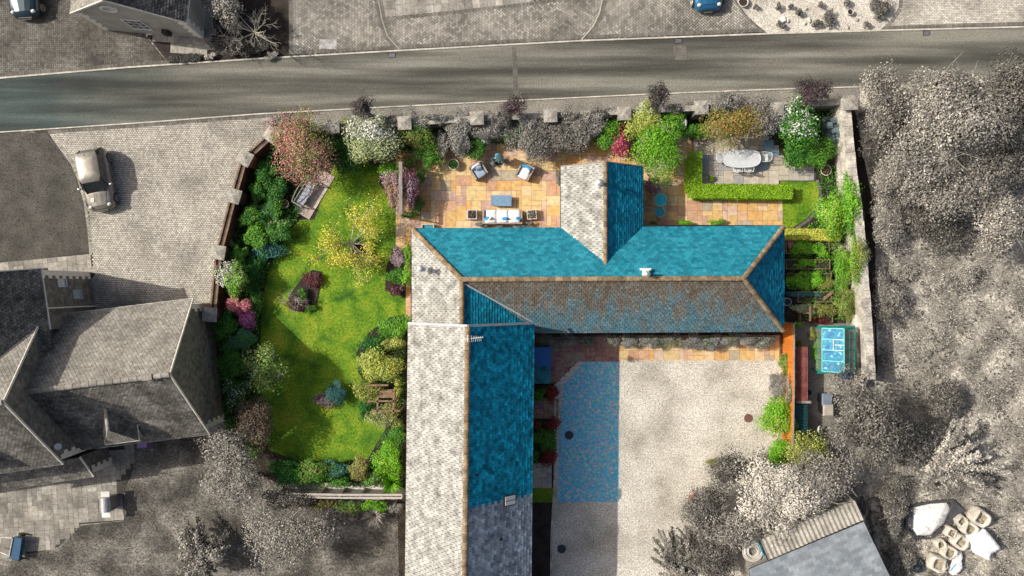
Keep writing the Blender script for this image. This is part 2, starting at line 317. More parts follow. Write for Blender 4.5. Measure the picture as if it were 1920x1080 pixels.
def herring(poly, u, z, rot, gap=.012, holes=()):
    x0, y0, x1, y1 = bbox(poly); cx, cy = (x0+x1)/2, (y0+y1)/2; n = int((math.hypot(x1-x0, y1-y0)/2+.5)/u)
    i, j = np.meshgrid(np.arange(-n, n), np.arange(-n, n)); i = i.ravel(); j = j.ravel(); m = (i-j) % 4
    h = m == 0; v = m == 3; g = gap/2
    X0 = np.concatenate([i[h]*u, i[v]*u]); Y0 = np.concatenate([j[h]*u, j[v]*u])
    X1 = np.concatenate([(i[h]+2)*u, (i[v]+1)*u]); Y1 = np.concatenate([(j[h]+1)*u, (j[v]+2)*u])
    Q = quads_from_rects(X0+g, Y0+g, X1-g, Y1-g, z+rng.uniform(0, .002, len(X0)), rot, (cx, cy))
    c = Q.mean(1)[:, :2]; k = inside(c, poly)
    for hh in holes: k &= ~inside(c, hh)
    return Q[k].reshape(-1, 3)
def ashlar(poly, cell, z, rot=0.0, gap=.014, sizes=((2,2),(3,2),(2,3),(2,1),(1,2),(1,1),(2,2)), seed=1, holes=()):
    rd = random.Random(seed); x0, y0, x1, y1 = bbox(poly); cx, cy = x0, y0
    D = math.hypot(x1-x0, y1-y0); nx = int((x1-x0 if not rot else D)/cell)+2; ny = int((y1-y0 if not rot else D)/cell)+2
    if rot: cx, cy = x0-D*.15, y0-D*.15; nx = int(nx*1.4); ny = int(ny*1.4)
    i, j = np.meshgrid(np.arange(nx), np.arange(ny), indexing='ij'); a = (i.ravel()+.5)*cell; b = (j.ravel()+.5)*cell
    c, s = math.cos(rot), math.sin(rot); P = np.stack([a*c-b*s+cx, a*s+b*c+cy], 1); ok = inside(P, poly)
    for h in holes: ok &= ~inside(P, h)
    ok = ok.reshape(nx, ny); out = []
    for y in range(ny):
        for x in range(nx):
            if not ok[x, y]: continue
            sz = list(sizes); rd.shuffle(sz); sz.append((1, 1))
            for (w_, h_) in sz:
                if x+w_ <= nx and y+h_ <= ny and ok[x:x+w_, y:y+h_].all():
                    ok[x:x+w_, y:y+h_] = False; out.append((x*cell, y*cell, (x+w_)*cell, (y+h_)*cell)); break
    o = np.array(out); g = gap/2
    Q = quads_from_rects(o[:,0]+g, o[:,1]+g, o[:,2]-g, o[:,3]-g, z+rng.uniform(0, .003, len(o)), rot, (cx, cy))
    return Q.reshape(-1, 3)
def course_line(pts, wd, bw, z, off=0.0, gap=.012):          # soldier course of blocks along a line
    out = []
    for a, b in zip(pts[:-1], pts[1:]):
        a = Vector(a[:2]); b = Vector(b[:2]); d = b-a; L = d.length; d /= L; n = Vector((-d.y, d.x)); k = max(1, round(L/bw)); st = L/k
        for i in range(k):
            p = a+d*(i*st+gap/2)+n*off; q = a+d*((i+1)*st-gap/2)+n*off; zz = z+random.uniform(0, .002)
            out += [(p.x-n.x*wd/2, p.y-n.y*wd/2, zz), (q.x-n.x*wd/2, q.y-n.y*wd/2, zz), (q.x+n.x*wd/2, q.y+n.y*wd/2, zz), (p.x+n.x*wd/2, p.y+n.y*wd/2, zz)]
    return np.array(out)
def ss(name, V, mat, per=4): return tag(npmesh(name, V, per, mat), kind='structure')
def sheet(name, px, mat, z):
    mb = MB(); mb.poly(WP(px), z); f = mb.f[0]
    a = sum(mb.v[i][0]*mb.v[(i+1) % len(f)][1]-mb.v[(i+1) % len(f)][0]*mb.v[i][1] for i in range(len(f)))
    if a < 0: mb.f = [f[::-1]]
    return struct(name, mb, mat)
def grass(name, polys, n, h, mat, label, holes=(), lean=.5, wd=.012):
    polys = [WP(p) for p in polys]; ar = []; P = []
    for p in polys:
        x0, y0, x1, y1 = bbox(p); m = int(n*(x1-x0)*(y1-y0)); q = np.stack([rng.uniform(x0, x1, m), rng.uniform(y0, y1, m)], 1); k = inside(q, p)
        for hh in holes: k &= ~inside(q, WP(hh))
        P.append(q[k])
    P = np.concatenate(P); m = len(P); t = rng.uniform(0, 2*PI, m); hh = h*rng.uniform(.5, 1.3, m); d = np.stack([np.cos(t), np.sin(t)], 1)
    b = np.stack([-d[:,1], d[:,0]], 1)*wd*rng.uniform(.6, 1.4, (m, 1)); l = d*(hh*lean*rng.uniform(.2, 2, m))[:, None]
    z = np.full((m, 1), .004)
    V = np.stack([np.hstack([P-b, z]), np.hstack([P+b, z]), np.hstack([P+l, hh[:, None]+z])], 1)
    o = npmesh(name, V, 3, mat); return tag(o, label, 'grass', kind='stuff')

# ---------------- ground, road, drives ----------------
mb = MB(); mb.add([(-300,-300,0),(300,-300,0),(300,300,0),(-300,300,0)], [(0,1,2,3)]); struct('ground', mb, 'field')
road_top = [(-900,225),(0,148),(240,128),(480,112),(740,97),(1090,78),(1440,65),(1650,59),(1920,52),(2900,20)]
road_bot = [(-900,310),(0,247),(60,243),(270,229),(480,213),(720,200),(960,188),(1210,176),(1440,167),(1610,162),(1920,150),(2900,120)]
# asphalt with polished wheel tracks that run along the road
m, nt, b = nodes_of('asphalt', .85, .3); L = nt.links.new
g = N(nt, 'ShaderNodeNewGeometry'); mp = N(nt, 'ShaderNodeMapping'); mp.inputs['Rotation'].default_value = (0,0,R(-3.3)); mp.inputs['Scale'].default_value = (.06,.95,1); L(g.outputs['Position'], mp.inputs['Vector'])
n1 = N(nt, 'ShaderNodeTexNoise'); n1.inputs['Scale'].default_value = 1.0; n1.inputs['Detail'].default_value = 5; L(mp.outputs[0], n1.inputs['Vector'])
r = ramp(nt, [(0.37, (.055,.054,.045)), (.5, (.12,.117,.095)), (.62, (.225,.218,.178))]); L(n1.outputs['Fac'], r.inputs['Fac'])
n2 = N(nt, 'ShaderNodeTexNoise'); n2.inputs['Scale'].default_value = 16; n2.inputs['Detail'].default_value = 3; L(g.outputs['Position'], n2.inputs['Vector'])
mr = N(nt, 'ShaderNodeMapRange'); mr.inputs['From Min'].default_value = .3; mr.inputs['From Max'].default_value = .7; mr.inputs['To Min'].default_value = .68; mr.inputs['To Max'].default_value = 1.32; L(n2.outputs['Fac'], mr.inputs['Value'])
# darker bluish stretch at the western end
sx = N(nt, 'ShaderNodeSeparateXYZ'); L(g.outputs['Position'], sx.inputs[0]); n3 = N(nt, 'ShaderNodeTexNoise'); n3.inputs['Scale'].default_value = .25; L(g.outputs['Position'], n3.inputs['Vector'])
m3 = N(nt, 'ShaderNodeMath', operation='MULTIPLY_ADD'); m3.inputs[1].default_value = 14; L(n3.outputs['Fac'], m3.inputs[0]); L(sx.outputs['X'], m3.inputs[2])
mr3 = N(nt, 'ShaderNodeMapRange'); mr3.inputs['From Min'].default_value = -21; mr3.inputs['From Max'].default_value = -13; L(m3.outputs[0], mr3.inputs['Value'])
mx = N(nt, 'ShaderNodeMix', data_type='RGBA', blend_type='MULTIPLY'); mx.inputs['Factor'].default_value = 1; r3 = ramp(nt, [(0, (.36,.50,.56)), (1, (1,1,1))]); L(mr3.outputs[0], r3.inputs['Fac']); L(r.outputs['Color'], mx.inputs['A']); L(r3.outputs['Color'], mx.inputs['B'])
vm = N(nt, 'ShaderNodeVectorMath', operation='SCALE'); L(mx.outputs['Result'], vm.inputs[0]); L(mr.outputs[0], vm.inputs['Scale']); L(vm.outputs[0], b.inputs['Base Color'])
sheet('road', road_top+road_bot[::-1], m, .012)
mb = MB(); mb.strip(WP(road_top), .09, 0, .07, off=.04); struct('kerb', mb, 'kerb')
mb = MB(); mb.strip(WP(road_bot), .07, 0, .07, off=-.04); struct('kerb', mb, 'kerb')
sheet('road_repair', [(960,88),(968,88),(971,140),(973,188),(963,188),(962,140)], noisy('dark_patch_asphalt', [(.3, g3(.085)), (.7, g3(.14))], scale=3, fine=14), .016)
sheet('road_repair', [(1262,86),(1285,85),(1288,112),(1266,113)], noisy('stained_asphalt', [(.3, g3(.10)), (.7, g3(.17))], scale=3, fine=14), .016)
# north side drives
north_base = [(540,-400),(540,108),(740,96),(1090,77),(1440,64),(1650,58),(2600,28),(2600,-400)]
sheet('driveway_bed', north_base, 'joint', .004)
arcA = [(700,-60),(704,0),(712,40),(722,70),(745,96)]; arcB = [(1128,-60),(1129,0),(1124,25),(1112,50),(1088,77)]
islandp = [(1370,-60),(1380,0),(1397,25),(1417,45),(1440,63),(1540,61),(1650,57),(1668,40),(1684,15),(1692,-60)]
flagp = [(708,-60),(708,0),(717,33),(860,18),(1000,2),(1240,-30),(1240,-60)]
hz = [WP(flagp), WP(islandp)]
ss('herringbone_driveway', herring(WP([(543,-90),(543,102),(745,90),(1090,72),(1445,58),(1370,-90)]), .125, .010, R(45), gap=.028, holes=hz), 'herring')
ss('block_driveway', coursed(WP([(1692,-90),(1684,15),(1655,50),(2080,38),(2080,-90)]), .2, .1, .010, R(1)), 'block')
ss('flagstone_path', ashlar(WP(flagp), .23, .014, R(5.5), sizes=((2,2),(2,3),(2,2)), seed=3), 'greyflag')
for ln, wd, off in ((WP([(542,104),(740,94),(1090,75),(1440,61)]), .22, .16), (WP([(1650,56),(1920,48),(2300,36)]), .22, .12), (WP([(541,-60),(543,100)]), .22, .1),
                    (WP([(717,37),(860,22),(1000,6),(1240,-26)]), .2, 0), (WP(arcA), .2, .02), (WP(arcA), .2, .3), (WP(arcB), .2, .18), (WP(islandp[:5]), .2, -.02), (WP(islandp[6:]), .28, -.1)):
    ss('border_course', course_line(ln, wd, .105, .018, off), 'border')
mb = MB(); mb.strip(WP(arcB), .06, 0, .05); mb.strip(WP(arcA), .03, 0, .04, off=.16); struct('edging_kerb', mb, 'kerb')
sheet('gravel_island', islandp, 'gravel', .022)
# top left forecourt
tl = [(-300,-300),(-300,168),(0,146),(318,121),(272,66),(262,50),(400,-40),(400,-300)]
sheet('forecourt_bed', tl, 'joint', .004)
ss('herringbone_forecourt', herring(WP([(-60,-120),(-60,150),(0,144),(150,132),(312,120),(282,75),(262,50),(190,-10),(190,-120)]), .115, .010, 0, gap=.022), 'herring_dark')
ss('border_course', course_line(WP([(-60,148),(0,142),(318,118)]), .3, .105, .018, .02), 'border')
sheet('planting_bed', [(318,121),(275,66),(400,60),(400,-200),(541,-200),(541,107),(480,111)], 'soil', .006)
ss('paving_slab_path', coursed(WP([(290,66),(392,72),(392,96),(330,91),(292,84)]), .44, .62, .014, R(-3)), 'greyflag')
ss('paving_slab_path', coursed(WP([(377,36),(398,36),(398,96),(375,94)]), .6, .44, .018, R(-3)), 'greyflag')
# west drive and its lawn
drive = [(60,243),(270,230),(480,214),(545,212),(620,214),(620,262),(500,262),(445,330),(412,430),(398,620),(0,700),(-300,700),(-300,500),(160,480),(163,440),(150,370),(120,300)]
sheet('driveway_bed', drive, 'joint', .004)
lawnW = [(-500,252),(0,246),(85,250),(112,275),(138,320),(154,375),(163,430),(166,474),(100,482),(0,496),(-500,530)]
ss('block_driveway', coursed(WP([(92,249),(480,221),(560,214),(545,240),(497,262),(457,310),(430,380),(405,470),(396,590),(120,600),(176,515),(172,474),(166,400),(146,330)]), .15, .112, .010, R(1.5), gap=.021), 'block')
ss('border_course', course_line(WP([(90,246),(270,233),(480,217),(600,210)]), .2, .11, .018, -.06), 'border')
ss('border_course', course_line(WP([(110,272),(130,298),(146,335),(158,380),(165,430),(169,478)]), .17, .15, .018, .05), 'greyflag')
sheet('path_bed', [(-300,540),(0,497),(167,472),(180,520),(0,520),(-300,560)], 'joint', .008)
ss('stone_path', ashlar(WP([(-60,512),(0,497),(100,484),(168,474),(180,512),(170,516),(80,506),(0,510),(-60,520)]), .29, .016, R(5.5), sizes=((1,2),(2,2),(2,1)), seed=5), 'greyflag')
sheet('front_lawn', lawnW, 'greylawn', .006)
grass('grass', [lawnW], 90, .07, 'gdark', 'dark mown grass of the rounded lawn beside the parked beige car')
# gravel verge under the north wall
sheet('gravel_verge', [(545,212),(720,201),(960,189),(1210,177),(1440,168),(1612,163),(1612,215),(1300,235),(900,245),(520,262)], 'verge', .006)
# garden ground
sheet('garden_soil', [(500,262),(620,240),(900,228),(1300,205),(1600,190),(1640,400),(1645,700),(1480,860),(1460,640),(1040,640),(1040,1300),(1000,1400),(752,1400),(745,905),(520,905),(430,870),(398,600),(415,470),(440,360)], 'soil', .007)
lawnC = [(515,480),(500,520),(490,580),(488,660),(488,750),(490,800),(506,845),(560,864),(640,866),(690,860),(725,800),(705,740),(672,700),(668,660),(690,625),(730,595),(764,588),(764,560),(722,545),(724,500),(742,455),(742,395),(712,345),(715,315),(660,290),(628,300),(620,326),(590,412),(562,412),(545,430)]
sheet('lawn', lawnC, 'lawn', .011)
M['grassblade'] = leafmat('leaf_grass', (.035,.12,.004), (.16,.29,.012), (.26,.34,.02))
grass('grass', [lawnC], 170, .05, 'grassblade', 'short green grass of the big lawn beside the long barn')
lawnR = [(1463,340),(1530,340),(1536,362),(1530,390),(1512,410),(1487,426),(1463,428)]
sheet('lawn', lawnR, 'lawn', .018)
grass('grass', [lawnR], 200, .05, 'grassblade', 'short green grass of the small curved lawn by the gold hedge')
ss('stone_edging', course_line(WP([(1530,338),(1537,362),(1532,388),(1516,410),(1490,428),(1470,436)]), .17, .12, .03, .06), 'border')
sheet('lawn', [(998,914),(1037,914),(1037,942),(998,942)], 'lawn', .011)
mb = MB(); mb.strip(WP([(1041,720),(1040,900),(1034,1000),(1031,1300)]), .12, 0, .05); struct('gravel_edging', mb, 'rubble')
# flagged terraces
ter = [(742,283),(752,283),(800,272),(900,258),(1187,258),(1187,262),(1300,250),(1340,250),(1340,300),(1325,345),(1463,345),(1463,432),(1460,450),(780,450),(774,470),(774,612),(758,612),(764,466),(742,466)]
dine = [(1300,232),(1345,232),(1450,262),(1460,282),(1478,310),(1530,310),(1530,339),(1463,341),(1463,348),(1300,348)]
sheet('terrace_bed', ter, 'joint2', .010); sheet('terrace_bed', dine, 'joint', .013)
ss('flagstone_terrace', ashlar(WP(ter), .3, .018, sizes=((2,2),(3,2),(2,3),(2,1),(1,2),(3,2),(2,2)), seed=8, holes=[WP(dine)]), 'sand')
ss('flagstone_terrace', ashlar(WP(dine), .3, .020, sizes=((2,2),(2,3),(3,2),(2,1)), seed=4), 'blueflag')
sp = [(1001,628),(1465,628),(1465,674),(1087,674),(1045,720),(1001,720)]
sheet('terrace_bed', sp, 'joint2', .010)
ss('flagstone_path', ashlar(WP([(1160,628),(1465,628),(1465,676),(1160,676)]), .3, .018, seed=12), 'sand')
ss('flagstone_path', ashlar(WP([(1003,628),(1160,628),(1160,676),(1085,676),(1045,716),(1003,716)]), .3, .018, seed=13), 'shadeflag')
ss('flagstone_path', ashlar(WP([(1000,752),(1046,752),(1046,785),(1000,785)]), .3, .018, seed=14), 'shadeflag')
ss('flagstone_path', ashlar(WP([(997,868),(1038,868),(1038,915),(997,915)]), .3, .018, seed=15), 'blueflag')
# gravel court: cream chippings, with the barn's blue shade painted on as tinted chips
m, nt, b = nodes_of('shade_blue_chippings', .85, .25); L = nt.links.new
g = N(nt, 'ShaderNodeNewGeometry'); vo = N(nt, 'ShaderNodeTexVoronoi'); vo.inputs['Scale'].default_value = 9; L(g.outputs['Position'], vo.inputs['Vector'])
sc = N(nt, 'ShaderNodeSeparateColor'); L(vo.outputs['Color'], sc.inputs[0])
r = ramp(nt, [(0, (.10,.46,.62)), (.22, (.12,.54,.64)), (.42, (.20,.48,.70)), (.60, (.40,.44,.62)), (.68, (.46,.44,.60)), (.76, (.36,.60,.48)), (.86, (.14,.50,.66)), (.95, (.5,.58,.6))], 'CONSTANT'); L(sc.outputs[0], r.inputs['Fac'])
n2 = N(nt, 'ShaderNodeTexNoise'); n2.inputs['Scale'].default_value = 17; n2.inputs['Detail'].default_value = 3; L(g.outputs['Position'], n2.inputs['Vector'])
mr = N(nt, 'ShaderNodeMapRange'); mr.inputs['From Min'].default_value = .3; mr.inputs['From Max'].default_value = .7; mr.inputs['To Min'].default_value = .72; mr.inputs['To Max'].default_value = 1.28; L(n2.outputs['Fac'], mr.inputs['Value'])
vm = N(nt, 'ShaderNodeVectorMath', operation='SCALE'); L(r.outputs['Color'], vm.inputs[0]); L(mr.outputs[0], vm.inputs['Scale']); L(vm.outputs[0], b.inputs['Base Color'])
M['shadegravel'] = m
sheet('gravel_court', [(1041,720),(1087,674),(1466,674),(1490,760),(1490,900),(1400,1300),(1031,1300),(1034,1000),(1040,900)], 'gravel', .012)
sheet('shade_tinted_gravel', [(1056,722),(1096,676),(1160,676),(1160,800),(1160,941),(1045,941),(1048,840),(1052,770)], 'shadegravel', .016)
sheet('side_gravel', [(1490,606),(1640,606),(1640,850),(1490,850)], 'verge', .012)
# south-west patio and lawn
sheet('patio_bed', [(-300,860),(250,825),(250,880),(232,925),(232,976),(150,984),(110,1026),(75,1036),(0,1046),(-300,1060)], 'joint', .006)
ss('stone_patio', ashlar(WP([(-60,880),(60,905),(180,860),(250,828),(249,870),(238,886),(222,900),(230,970),(228,976),(150,984),(98,1032),(70,1036),(0,1046),(-60,1046)]), .3, .014, R(4), sizes=((2,2),(2,3),(2,2),(2,1),(1,2)), seed=21), 'greyflag')
lawnS = [(250,826),(420,812),(520,930),(752,938),(752,1300),(-300,1300),(-300,1060),(0,1048),(75,1038),(112,1028),(150,985),(232,977),(226,902),(250,880)]
sheet('rear_lawn', lawnS, 'brownlawn', .004)
grass('grass', [lawnS], 200, .09, 'gmid', 'rough grey grass of the lawn south of the tiled house')
field = [(1640,380),(1980,380),(1980,1140),(1660,1140),(1620,960),(1700,820),(1650,700)]
grass('grass', [field, [(1610,200),(1980,200),(1980,380),(1640,380)]], 260, .12, 'glight', 'long pale grass of the rough field beyond the stone wall', wd=.014, lean=1.0)
# ---------------- roofs: every slate is laid as its own tilted plate ----------------
def clip(poly, k, v, keep_less):
    out = []; n = len(poly)
    for i in range(n):
        a, b = poly[i], poly[(i+1) % n]; ia = (a[k] <= v) if keep_less else (a[k] >= v); ib = (b[k] <= v) if keep_less else (b[k] >= v)
        if ia: out.append(a)
        if ia != ib: t = (v-a[k])/(b[k]-a[k]); out.append((a[0]+(b[0]-a[0])*t, a[1]+(b[1]-a[1])*t))
    return out
def slope(name, pts, sw, sh, mat, parent, thick=.030, matsel=None, label=None, jit=.02, g=.011):
    """pts: planar polygon, first edge is the eave; plates sw wide, sh exposed"""
    P = [Vector(p) for p in pts]; u = (P[1]-P[0]).normalized()
    nr = Vector((0,0,0))
    for i in range(len(P)): nr += (P[i]-P[0]).cross(P[(i+1) % len(P)]-P[0])
    nr.normalize()
    if nr.z < 0: nr = -nr
    v = nr.cross(u)
    if v.z < 0: v = -v
    o = P[0]; q = [((p-o).dot(u), (p-o).dot(v)) for p in P]
    us = [a for a, b in q]; vs_ = [b for a, b in q]; buckets = {}
    j = 0; vv = min(vs_)-.0
    while vv < max(vs_):
        row = clip(clip(q, 1, vv+sh, True), 1, vv, False)
        if len(row) >= 3:
            a = min(p[0] for p in row); a1 = max(p[0] for p in row); i0 = math.floor(a/sw)-1; off = sw*.5*(j % 2); x = i0*sw+off
            while x < a1:
                c = clip(clip(row, 0, x+sw-g, True), 0, x+g, False)
                if len(c) >= 3:
                    tk = thick*random.uniform(.6, 1.25); sk = random.uniform(-jit, jit)*.3; k = matsel(o+u*(x+sw/2)+v*vv) if matsel else mat
                    mb = buckets.setdefault(k, MB(world=True)); top = []
                    for (pu, pv) in c: top.append(o+u*pu+v*pv+nr*(.012+tk*(1-(pv-vv)/sh)+sk*(pu-x)))
                    n = len(top); low = [(pu, pv) for pu, pv in c if abs(pv-vv) < 1e-5]
                    fs = [tuple(range(n))]; vs2 = list(top)
                    ar = sum(c[i][0]*c[(i+1) % n][1]-c[(i+1) % n][0]*c[i][1] for i in range(n))
                    if (u.cross(v)).dot(nr)*ar < 0: fs = [tuple(range(n))[::-1]]
                    if len(low) >= 2:
                        l0 = min(low); l1 = max(low); i0_ = c.index(l0); i1_ = c.index(l1)
                        vs2 += [o+u*l0[0]+v*l0[1], o+u*l1[0]+v*l1[1]]; fs.append((i0_, i1_, n+1, n))
                    mb.add(vs2, fs)
                x += sw
        j += 1; vv += sh
    res = []
    for k, mb in buckets.items():
        x = mb.build(name, k, parent)
        if label: x['label'] = label if isinstance(label, str) else label[k]
        res.append(x)
    return res
def ridge(name, a, b, parent, r=.13, seg=.42, mat='ridge'):     # half-round ridge tiles, one after another
    a, b = Vector(a), Vector(b); d = b-a; n = max(1, round(d.length/seg)); st = d/n; dn = d.normalized(); s = dn.cross(Vector((0,0,1))).normalized(); up = s.cross(dn)
    mb = MB(world=True)
    for i in range(n):
        vs = []
        for t in (0, 1):
            p = a+st*(i+t*.97); rr = r*(1.0 if t else 1.16)
            for k in range(7): an = PI*k/6; vs.append(p+s*rr*math.cos(an)+up*(rr*.75*math.sin(an)-.03))
        mb.add(vs, [(k, k+1, k+8, k+7) for k in range(6)]+[tuple(range(7))[::-1], tuple(range(7, 14))])
    return mb.build(name, mat, parent)
def gutter(a, b, parent, mat='black', r=.055, name='gutter'):
    mb = MB(world=True); mb.tube([a, b], r, 6); return mb.build(name, mat, parent)
def deck(polys, parent, mat='deck', th=.07):
    mb = MB(world=True)
    for P in polys:
        P = [Vector(p)-Vector((0,0,.012)) for p in P]; n = len(P)
        mb.add(P+[p-Vector((0,0,th)) for p in P], [tuple(range(n)), tuple(range(n, 2*n))[::-1]]+[(i, (i+1) % n, n+(i+1) % n, n+i) for i in range(n)])
    return mb.build('roof_deck', mat, parent)
def window(mb_parent, c, wd, ht, nrm, frame='white', glass='darkglass', bars=1, hb=1):
    """window standing proud of a wall: c centre on the wall face, nrm the outward 2D normal"""
    n = Vector((nrm[0], nrm[1], 0)).normalized(); t = Vector((-n.y, n.x, 0)); c = Vector(c); mb = MB(world=True); z0, z1 = c.z-ht/2, c.z+ht/2; f = .07
    def bar(u0, u1, a, b, d=.05):
        p = [c+t*u0, c+t*u1]; vs = []
        for zz in (a, b):
            for q, o in ((p[0], 0.004), (p[1], .004), (p[1], d), (p[0], d)): vs.append((q.x+n.x*o, q.y+n.y*o, zz))
        mb.add(vs, [(0,1,2,3),(7,6,5,4),(0,4,5,1),(1,5,6,2),(2,6,7,3),(3,7,4,0)])
    bar(-wd/2, wd/2, z1-f, z1); bar(-wd/2, wd/2, z0, z0+f, .09); bar(-wd/2, -wd/2+f, z0+f, z1-f); bar(wd/2-f, wd/2, z0+f, z1-f)
    for i in range(bars): u = -wd/2+wd*(i+1)/(bars+1); bar(u-.025, u+.025, z0+f, z1-f, .045)
    for i in range(hb): z = z0+ht*(i+1)/(hb+1); bar(-wd/2+f, wd/2-f, z-.02, z+.02, .042)
    w_ = mb.build('window', frame, mb_parent)
    mb = MB(world=True); bar2 = [c+t*(-wd/2+.02)+n*.025, c+t*(wd/2-.02)+n*.025]
    mb.add([(bar2[0].x, bar2[0].y, z0+.02), (bar2[1].x, bar2[1].y, z0+.02), (bar2[1].x, bar2[1].y, z1-.02), (bar2[0].x, bar2[0].y, z1-.02)], [(0,1,2,3)]); mb.build('pane', glass, w_)
    return w_
def door(parent, c, nrm, wd=.95, ht=2.05, mat='wood_b'):
    n = Vector((nrm[0], nrm[1], 0)).normalized(); t = Vector((-n.y, n.x, 0)); c = Vector((c[0], c[1], 0)); mb = MB(world=True)
    p = c+n*.03; mb.box(p.x, p.y, .05, ht, wd, .06, math.atan2(t.y, t.x)); d = mb.build('door', mat, parent)
    mb = MB(world=True); q = c+n*.09+t*(wd*.38); mb.box(q.x, q.y, 1.0, 1.05, .12, .05, math.atan2(t.y, t.x)); mb.build('handle', 'steel', d)

# ===== the L-shaped slate farmhouse =====
ze, zr, zg = 2.6, 4.9, 4.2
NW = W(773,429,ze); NE = W(1470,424,ze); SE = W(1469,621,ze); RW = W(866,524,zr); RE = W(1394,522,zr)
SWm = (1.35, W(1000,624,ze)[1], ze)
Wn = -22.0
house = thing('farmhouse', 'L-shaped single-storey farmhouse with teal slate roof, gabled north wing and clay ridge tiles', 'house', (4, 1, 0))
wallp = [(NW[0]+.25, NW[1]-.25), (5.06-2.1, NW[1]-.25), (5.06-2.1, 6.6), (5.06+2.1, 6.6), (5.06+2.1, NE[1]-.25), (NE[0]-.25, NE[1]-.25), (SE[0]-.25, SE[1]+.25), (1.15, SE[1]+.25), (1.15, -1.95), (NW[0]+.25, -1.95)]
mb = MB(world=True); mb.prism(wallp, 0, ze-.06); mb.build('wall', 'wall_s', house)
N_s = [NE, NW, RW, RE]; S_s = [SWm, SE, RE, RW]; E_s = [SE, NE, RE]
hipW = [NW, (NW[0], -2.0, ze), (RW[0], -2.0, zr), RW]
hipE = [(SWm[0], -2.0, ze+.05), SWm, RW, (RW[0], -2.0, zr)]
deck([N_s, S_s, E_s, hipW, [(SWm[0], -2.0, ze), (SWm[0], SWm[1]+.3, ze), RW, (RW[0], -2.0, zr)]], house)
slope('roof_slope', N_s, .24, .165, 'teal', house, g=.004, label='bright teal slate slope facing north')
slope('roof_slope', S_s, .24, .165, 'mossy', house, label='streaked brown and teal slate slope facing south')
slope('roof_slope', E_s, .24, .165, 'deep', house, g=.005, label='dark teal triangular hip at the east end')
slope('roof_slope', [hipW[1], hipW[0], hipW[3], hipW[2]], .24, .18, 'pale', house, label='slate slope facing west, coloured sunlit white')
v0 = (SWm[0], -2.0, ze+.16)
slope('roof_slope', [v0, (SWm[0], -1.99, ze+.16), (RW[0], RW[1]-.1, zr+.01), (RW[0], -2.0, zr+.01)], .24, .165, 'deep', house, g=.005, label='dark teal slate triangle above the valley')
# north wing
gx0, gx1 = W(1052,312,ze)[0], W(1205,312,ze)[0]; gy = W(1130,312,ze)[1]; gxr = (gx0+gx1)/2
gy_v = .95
G_w = [(gx0, gy, ze), (gx0, 3.3, ze), (gxr, 1.25, zg), (gxr, gy, zg)]; G_e = [(gx1, 3.3, ze), (gx1, gy, ze), (gxr, gy, zg), (gxr, 1.25, zg)]
deck([G_w, G_e], house)
slope('roof_slope', [(gx0, gy, ze), (gx0, 3.32, ze), (gxr-.0, 1.22, zg), (gxr, gy, zg)], .24, .2, 'pale', house, label='slate slope of the north wing, coloured sunlit white')
slope('roof_slope', [(gx1, 3.32, ze), (gx1, gy, ze), (gxr, gy, zg), (gxr, 1.22, zg)], .24, .165, 'deep', house, g=.005, label='dark teal slate slope of the north wing')
mb = MB(world=True); mb.add([(gx0+.3, 6.6, ze-.07), (gx1-.3, 6.6, ze-.07), (gxr, 6.6, zg-.12), (gx0+.3, 6.45, ze-.07), (gx1-.3, 6.45, ze-.07), (gxr, 6.45, zg-.12)], [(1,0,2),(3,4,5),(0,1,4,3),(1,2,5,4),(2,0,3,5)]); mb.build('gable', 'wall_s', house)
ridge('ridge_tiles', (RW[0]-.05, RW[1], zr+.06), (RE[0], RE[1], zr+.06), house)
ridge('ridge_tiles', (RW[0], RW[1]-.1, zr+.06), (RW[0], -1.95, zr+.06), house)
ridge('hip_tiles', (NW[0]+.02, NW[1]-.02, ze+.06), (RW[0], RW[1], zr+.06), house)
ridge('hip_tiles', (NE[0]-.02, NE[1]-.02, ze+.06), (RE[0], RE[1], zr+.06), house)
ridge('hip_tiles', (SE[0]-.02, SE[1]+.02, ze+.06), (RE[0], RE[1], zr+.06), house)
ridge('ridge_tiles', (gxr, 1.22, zg+.05), (gxr, gy, zg+.05), house, r=.11, seg=.3)
for a, b in (((gx0, 3.30, ze+.05), (gxr, 1.2, zg+.05)), ((gx1, 3.30, ze+.05), (gxr, 1.2, zg+.05))):
    mb = MB(world=True); mb.bar(a, b, .10, .02); mb.build('valley_flashing', 'lead', house)
mb = MB(world=True); mb.bar((RW[0]+.1, RW[1]-.2, zr+.02), (SWm[0], -2.0, ze+.42), .09, .02); mb.build('valley_flashing', 'lead', house)
for a, b in ((NW, (gx0, NW[1], ze)), ((gx1, NE[1]+.03, ze), NE), (NE, SE), (SWm, SE), (NW, (NW[0], -2.0, ze)), ((gx0, gy, ze), (gx0, 3.3, ze)), ((gx1, gy, ze), (gx1, 3.3, ze))):
    gutter((a[0], a[1], ze-.05), (b[0], b[1], ze-.05), house)
mb = MB(world=True)
for s_ in ((gx0, gxr), (gx1, gxr)): mb.bar((s_[0], gy, ze-.02), (s_[1], gy, zg-.01), .05, .14)
mb.build('bargeboard', 'wood_g', house)
def flue(px, py, z, h_, r_, parent, white=True, cowl=True):
    x, y, _ = W(px, py, z+h_/2); mb = MB(world=True); mb.lathe(x, y, [(r_*1.6, z-.25), (r_*1.6, z), (r_, z+.03), (r_, z+h_*.7), (r_*.99, z+h_*.72), (0, z+h_*.72)], 14); f_ = mb.build('flue', 'white' if white else 'steel', parent)
    mb = MB(world=True); mb.lathe(x, y, [(0, z+h_), (r_*.8, z+h_-.02), (r_*1.7, z+h_-.08), (r_*1.7, z+h_-.13), (r_*.6, z+h_-.14), (0, z+h_-.14)], 14); mb.torus(x, y, z+h_*.78, r_*1.25, .02, 16, 6); mb.build('cowl', 'steel', f_, smooth=False)
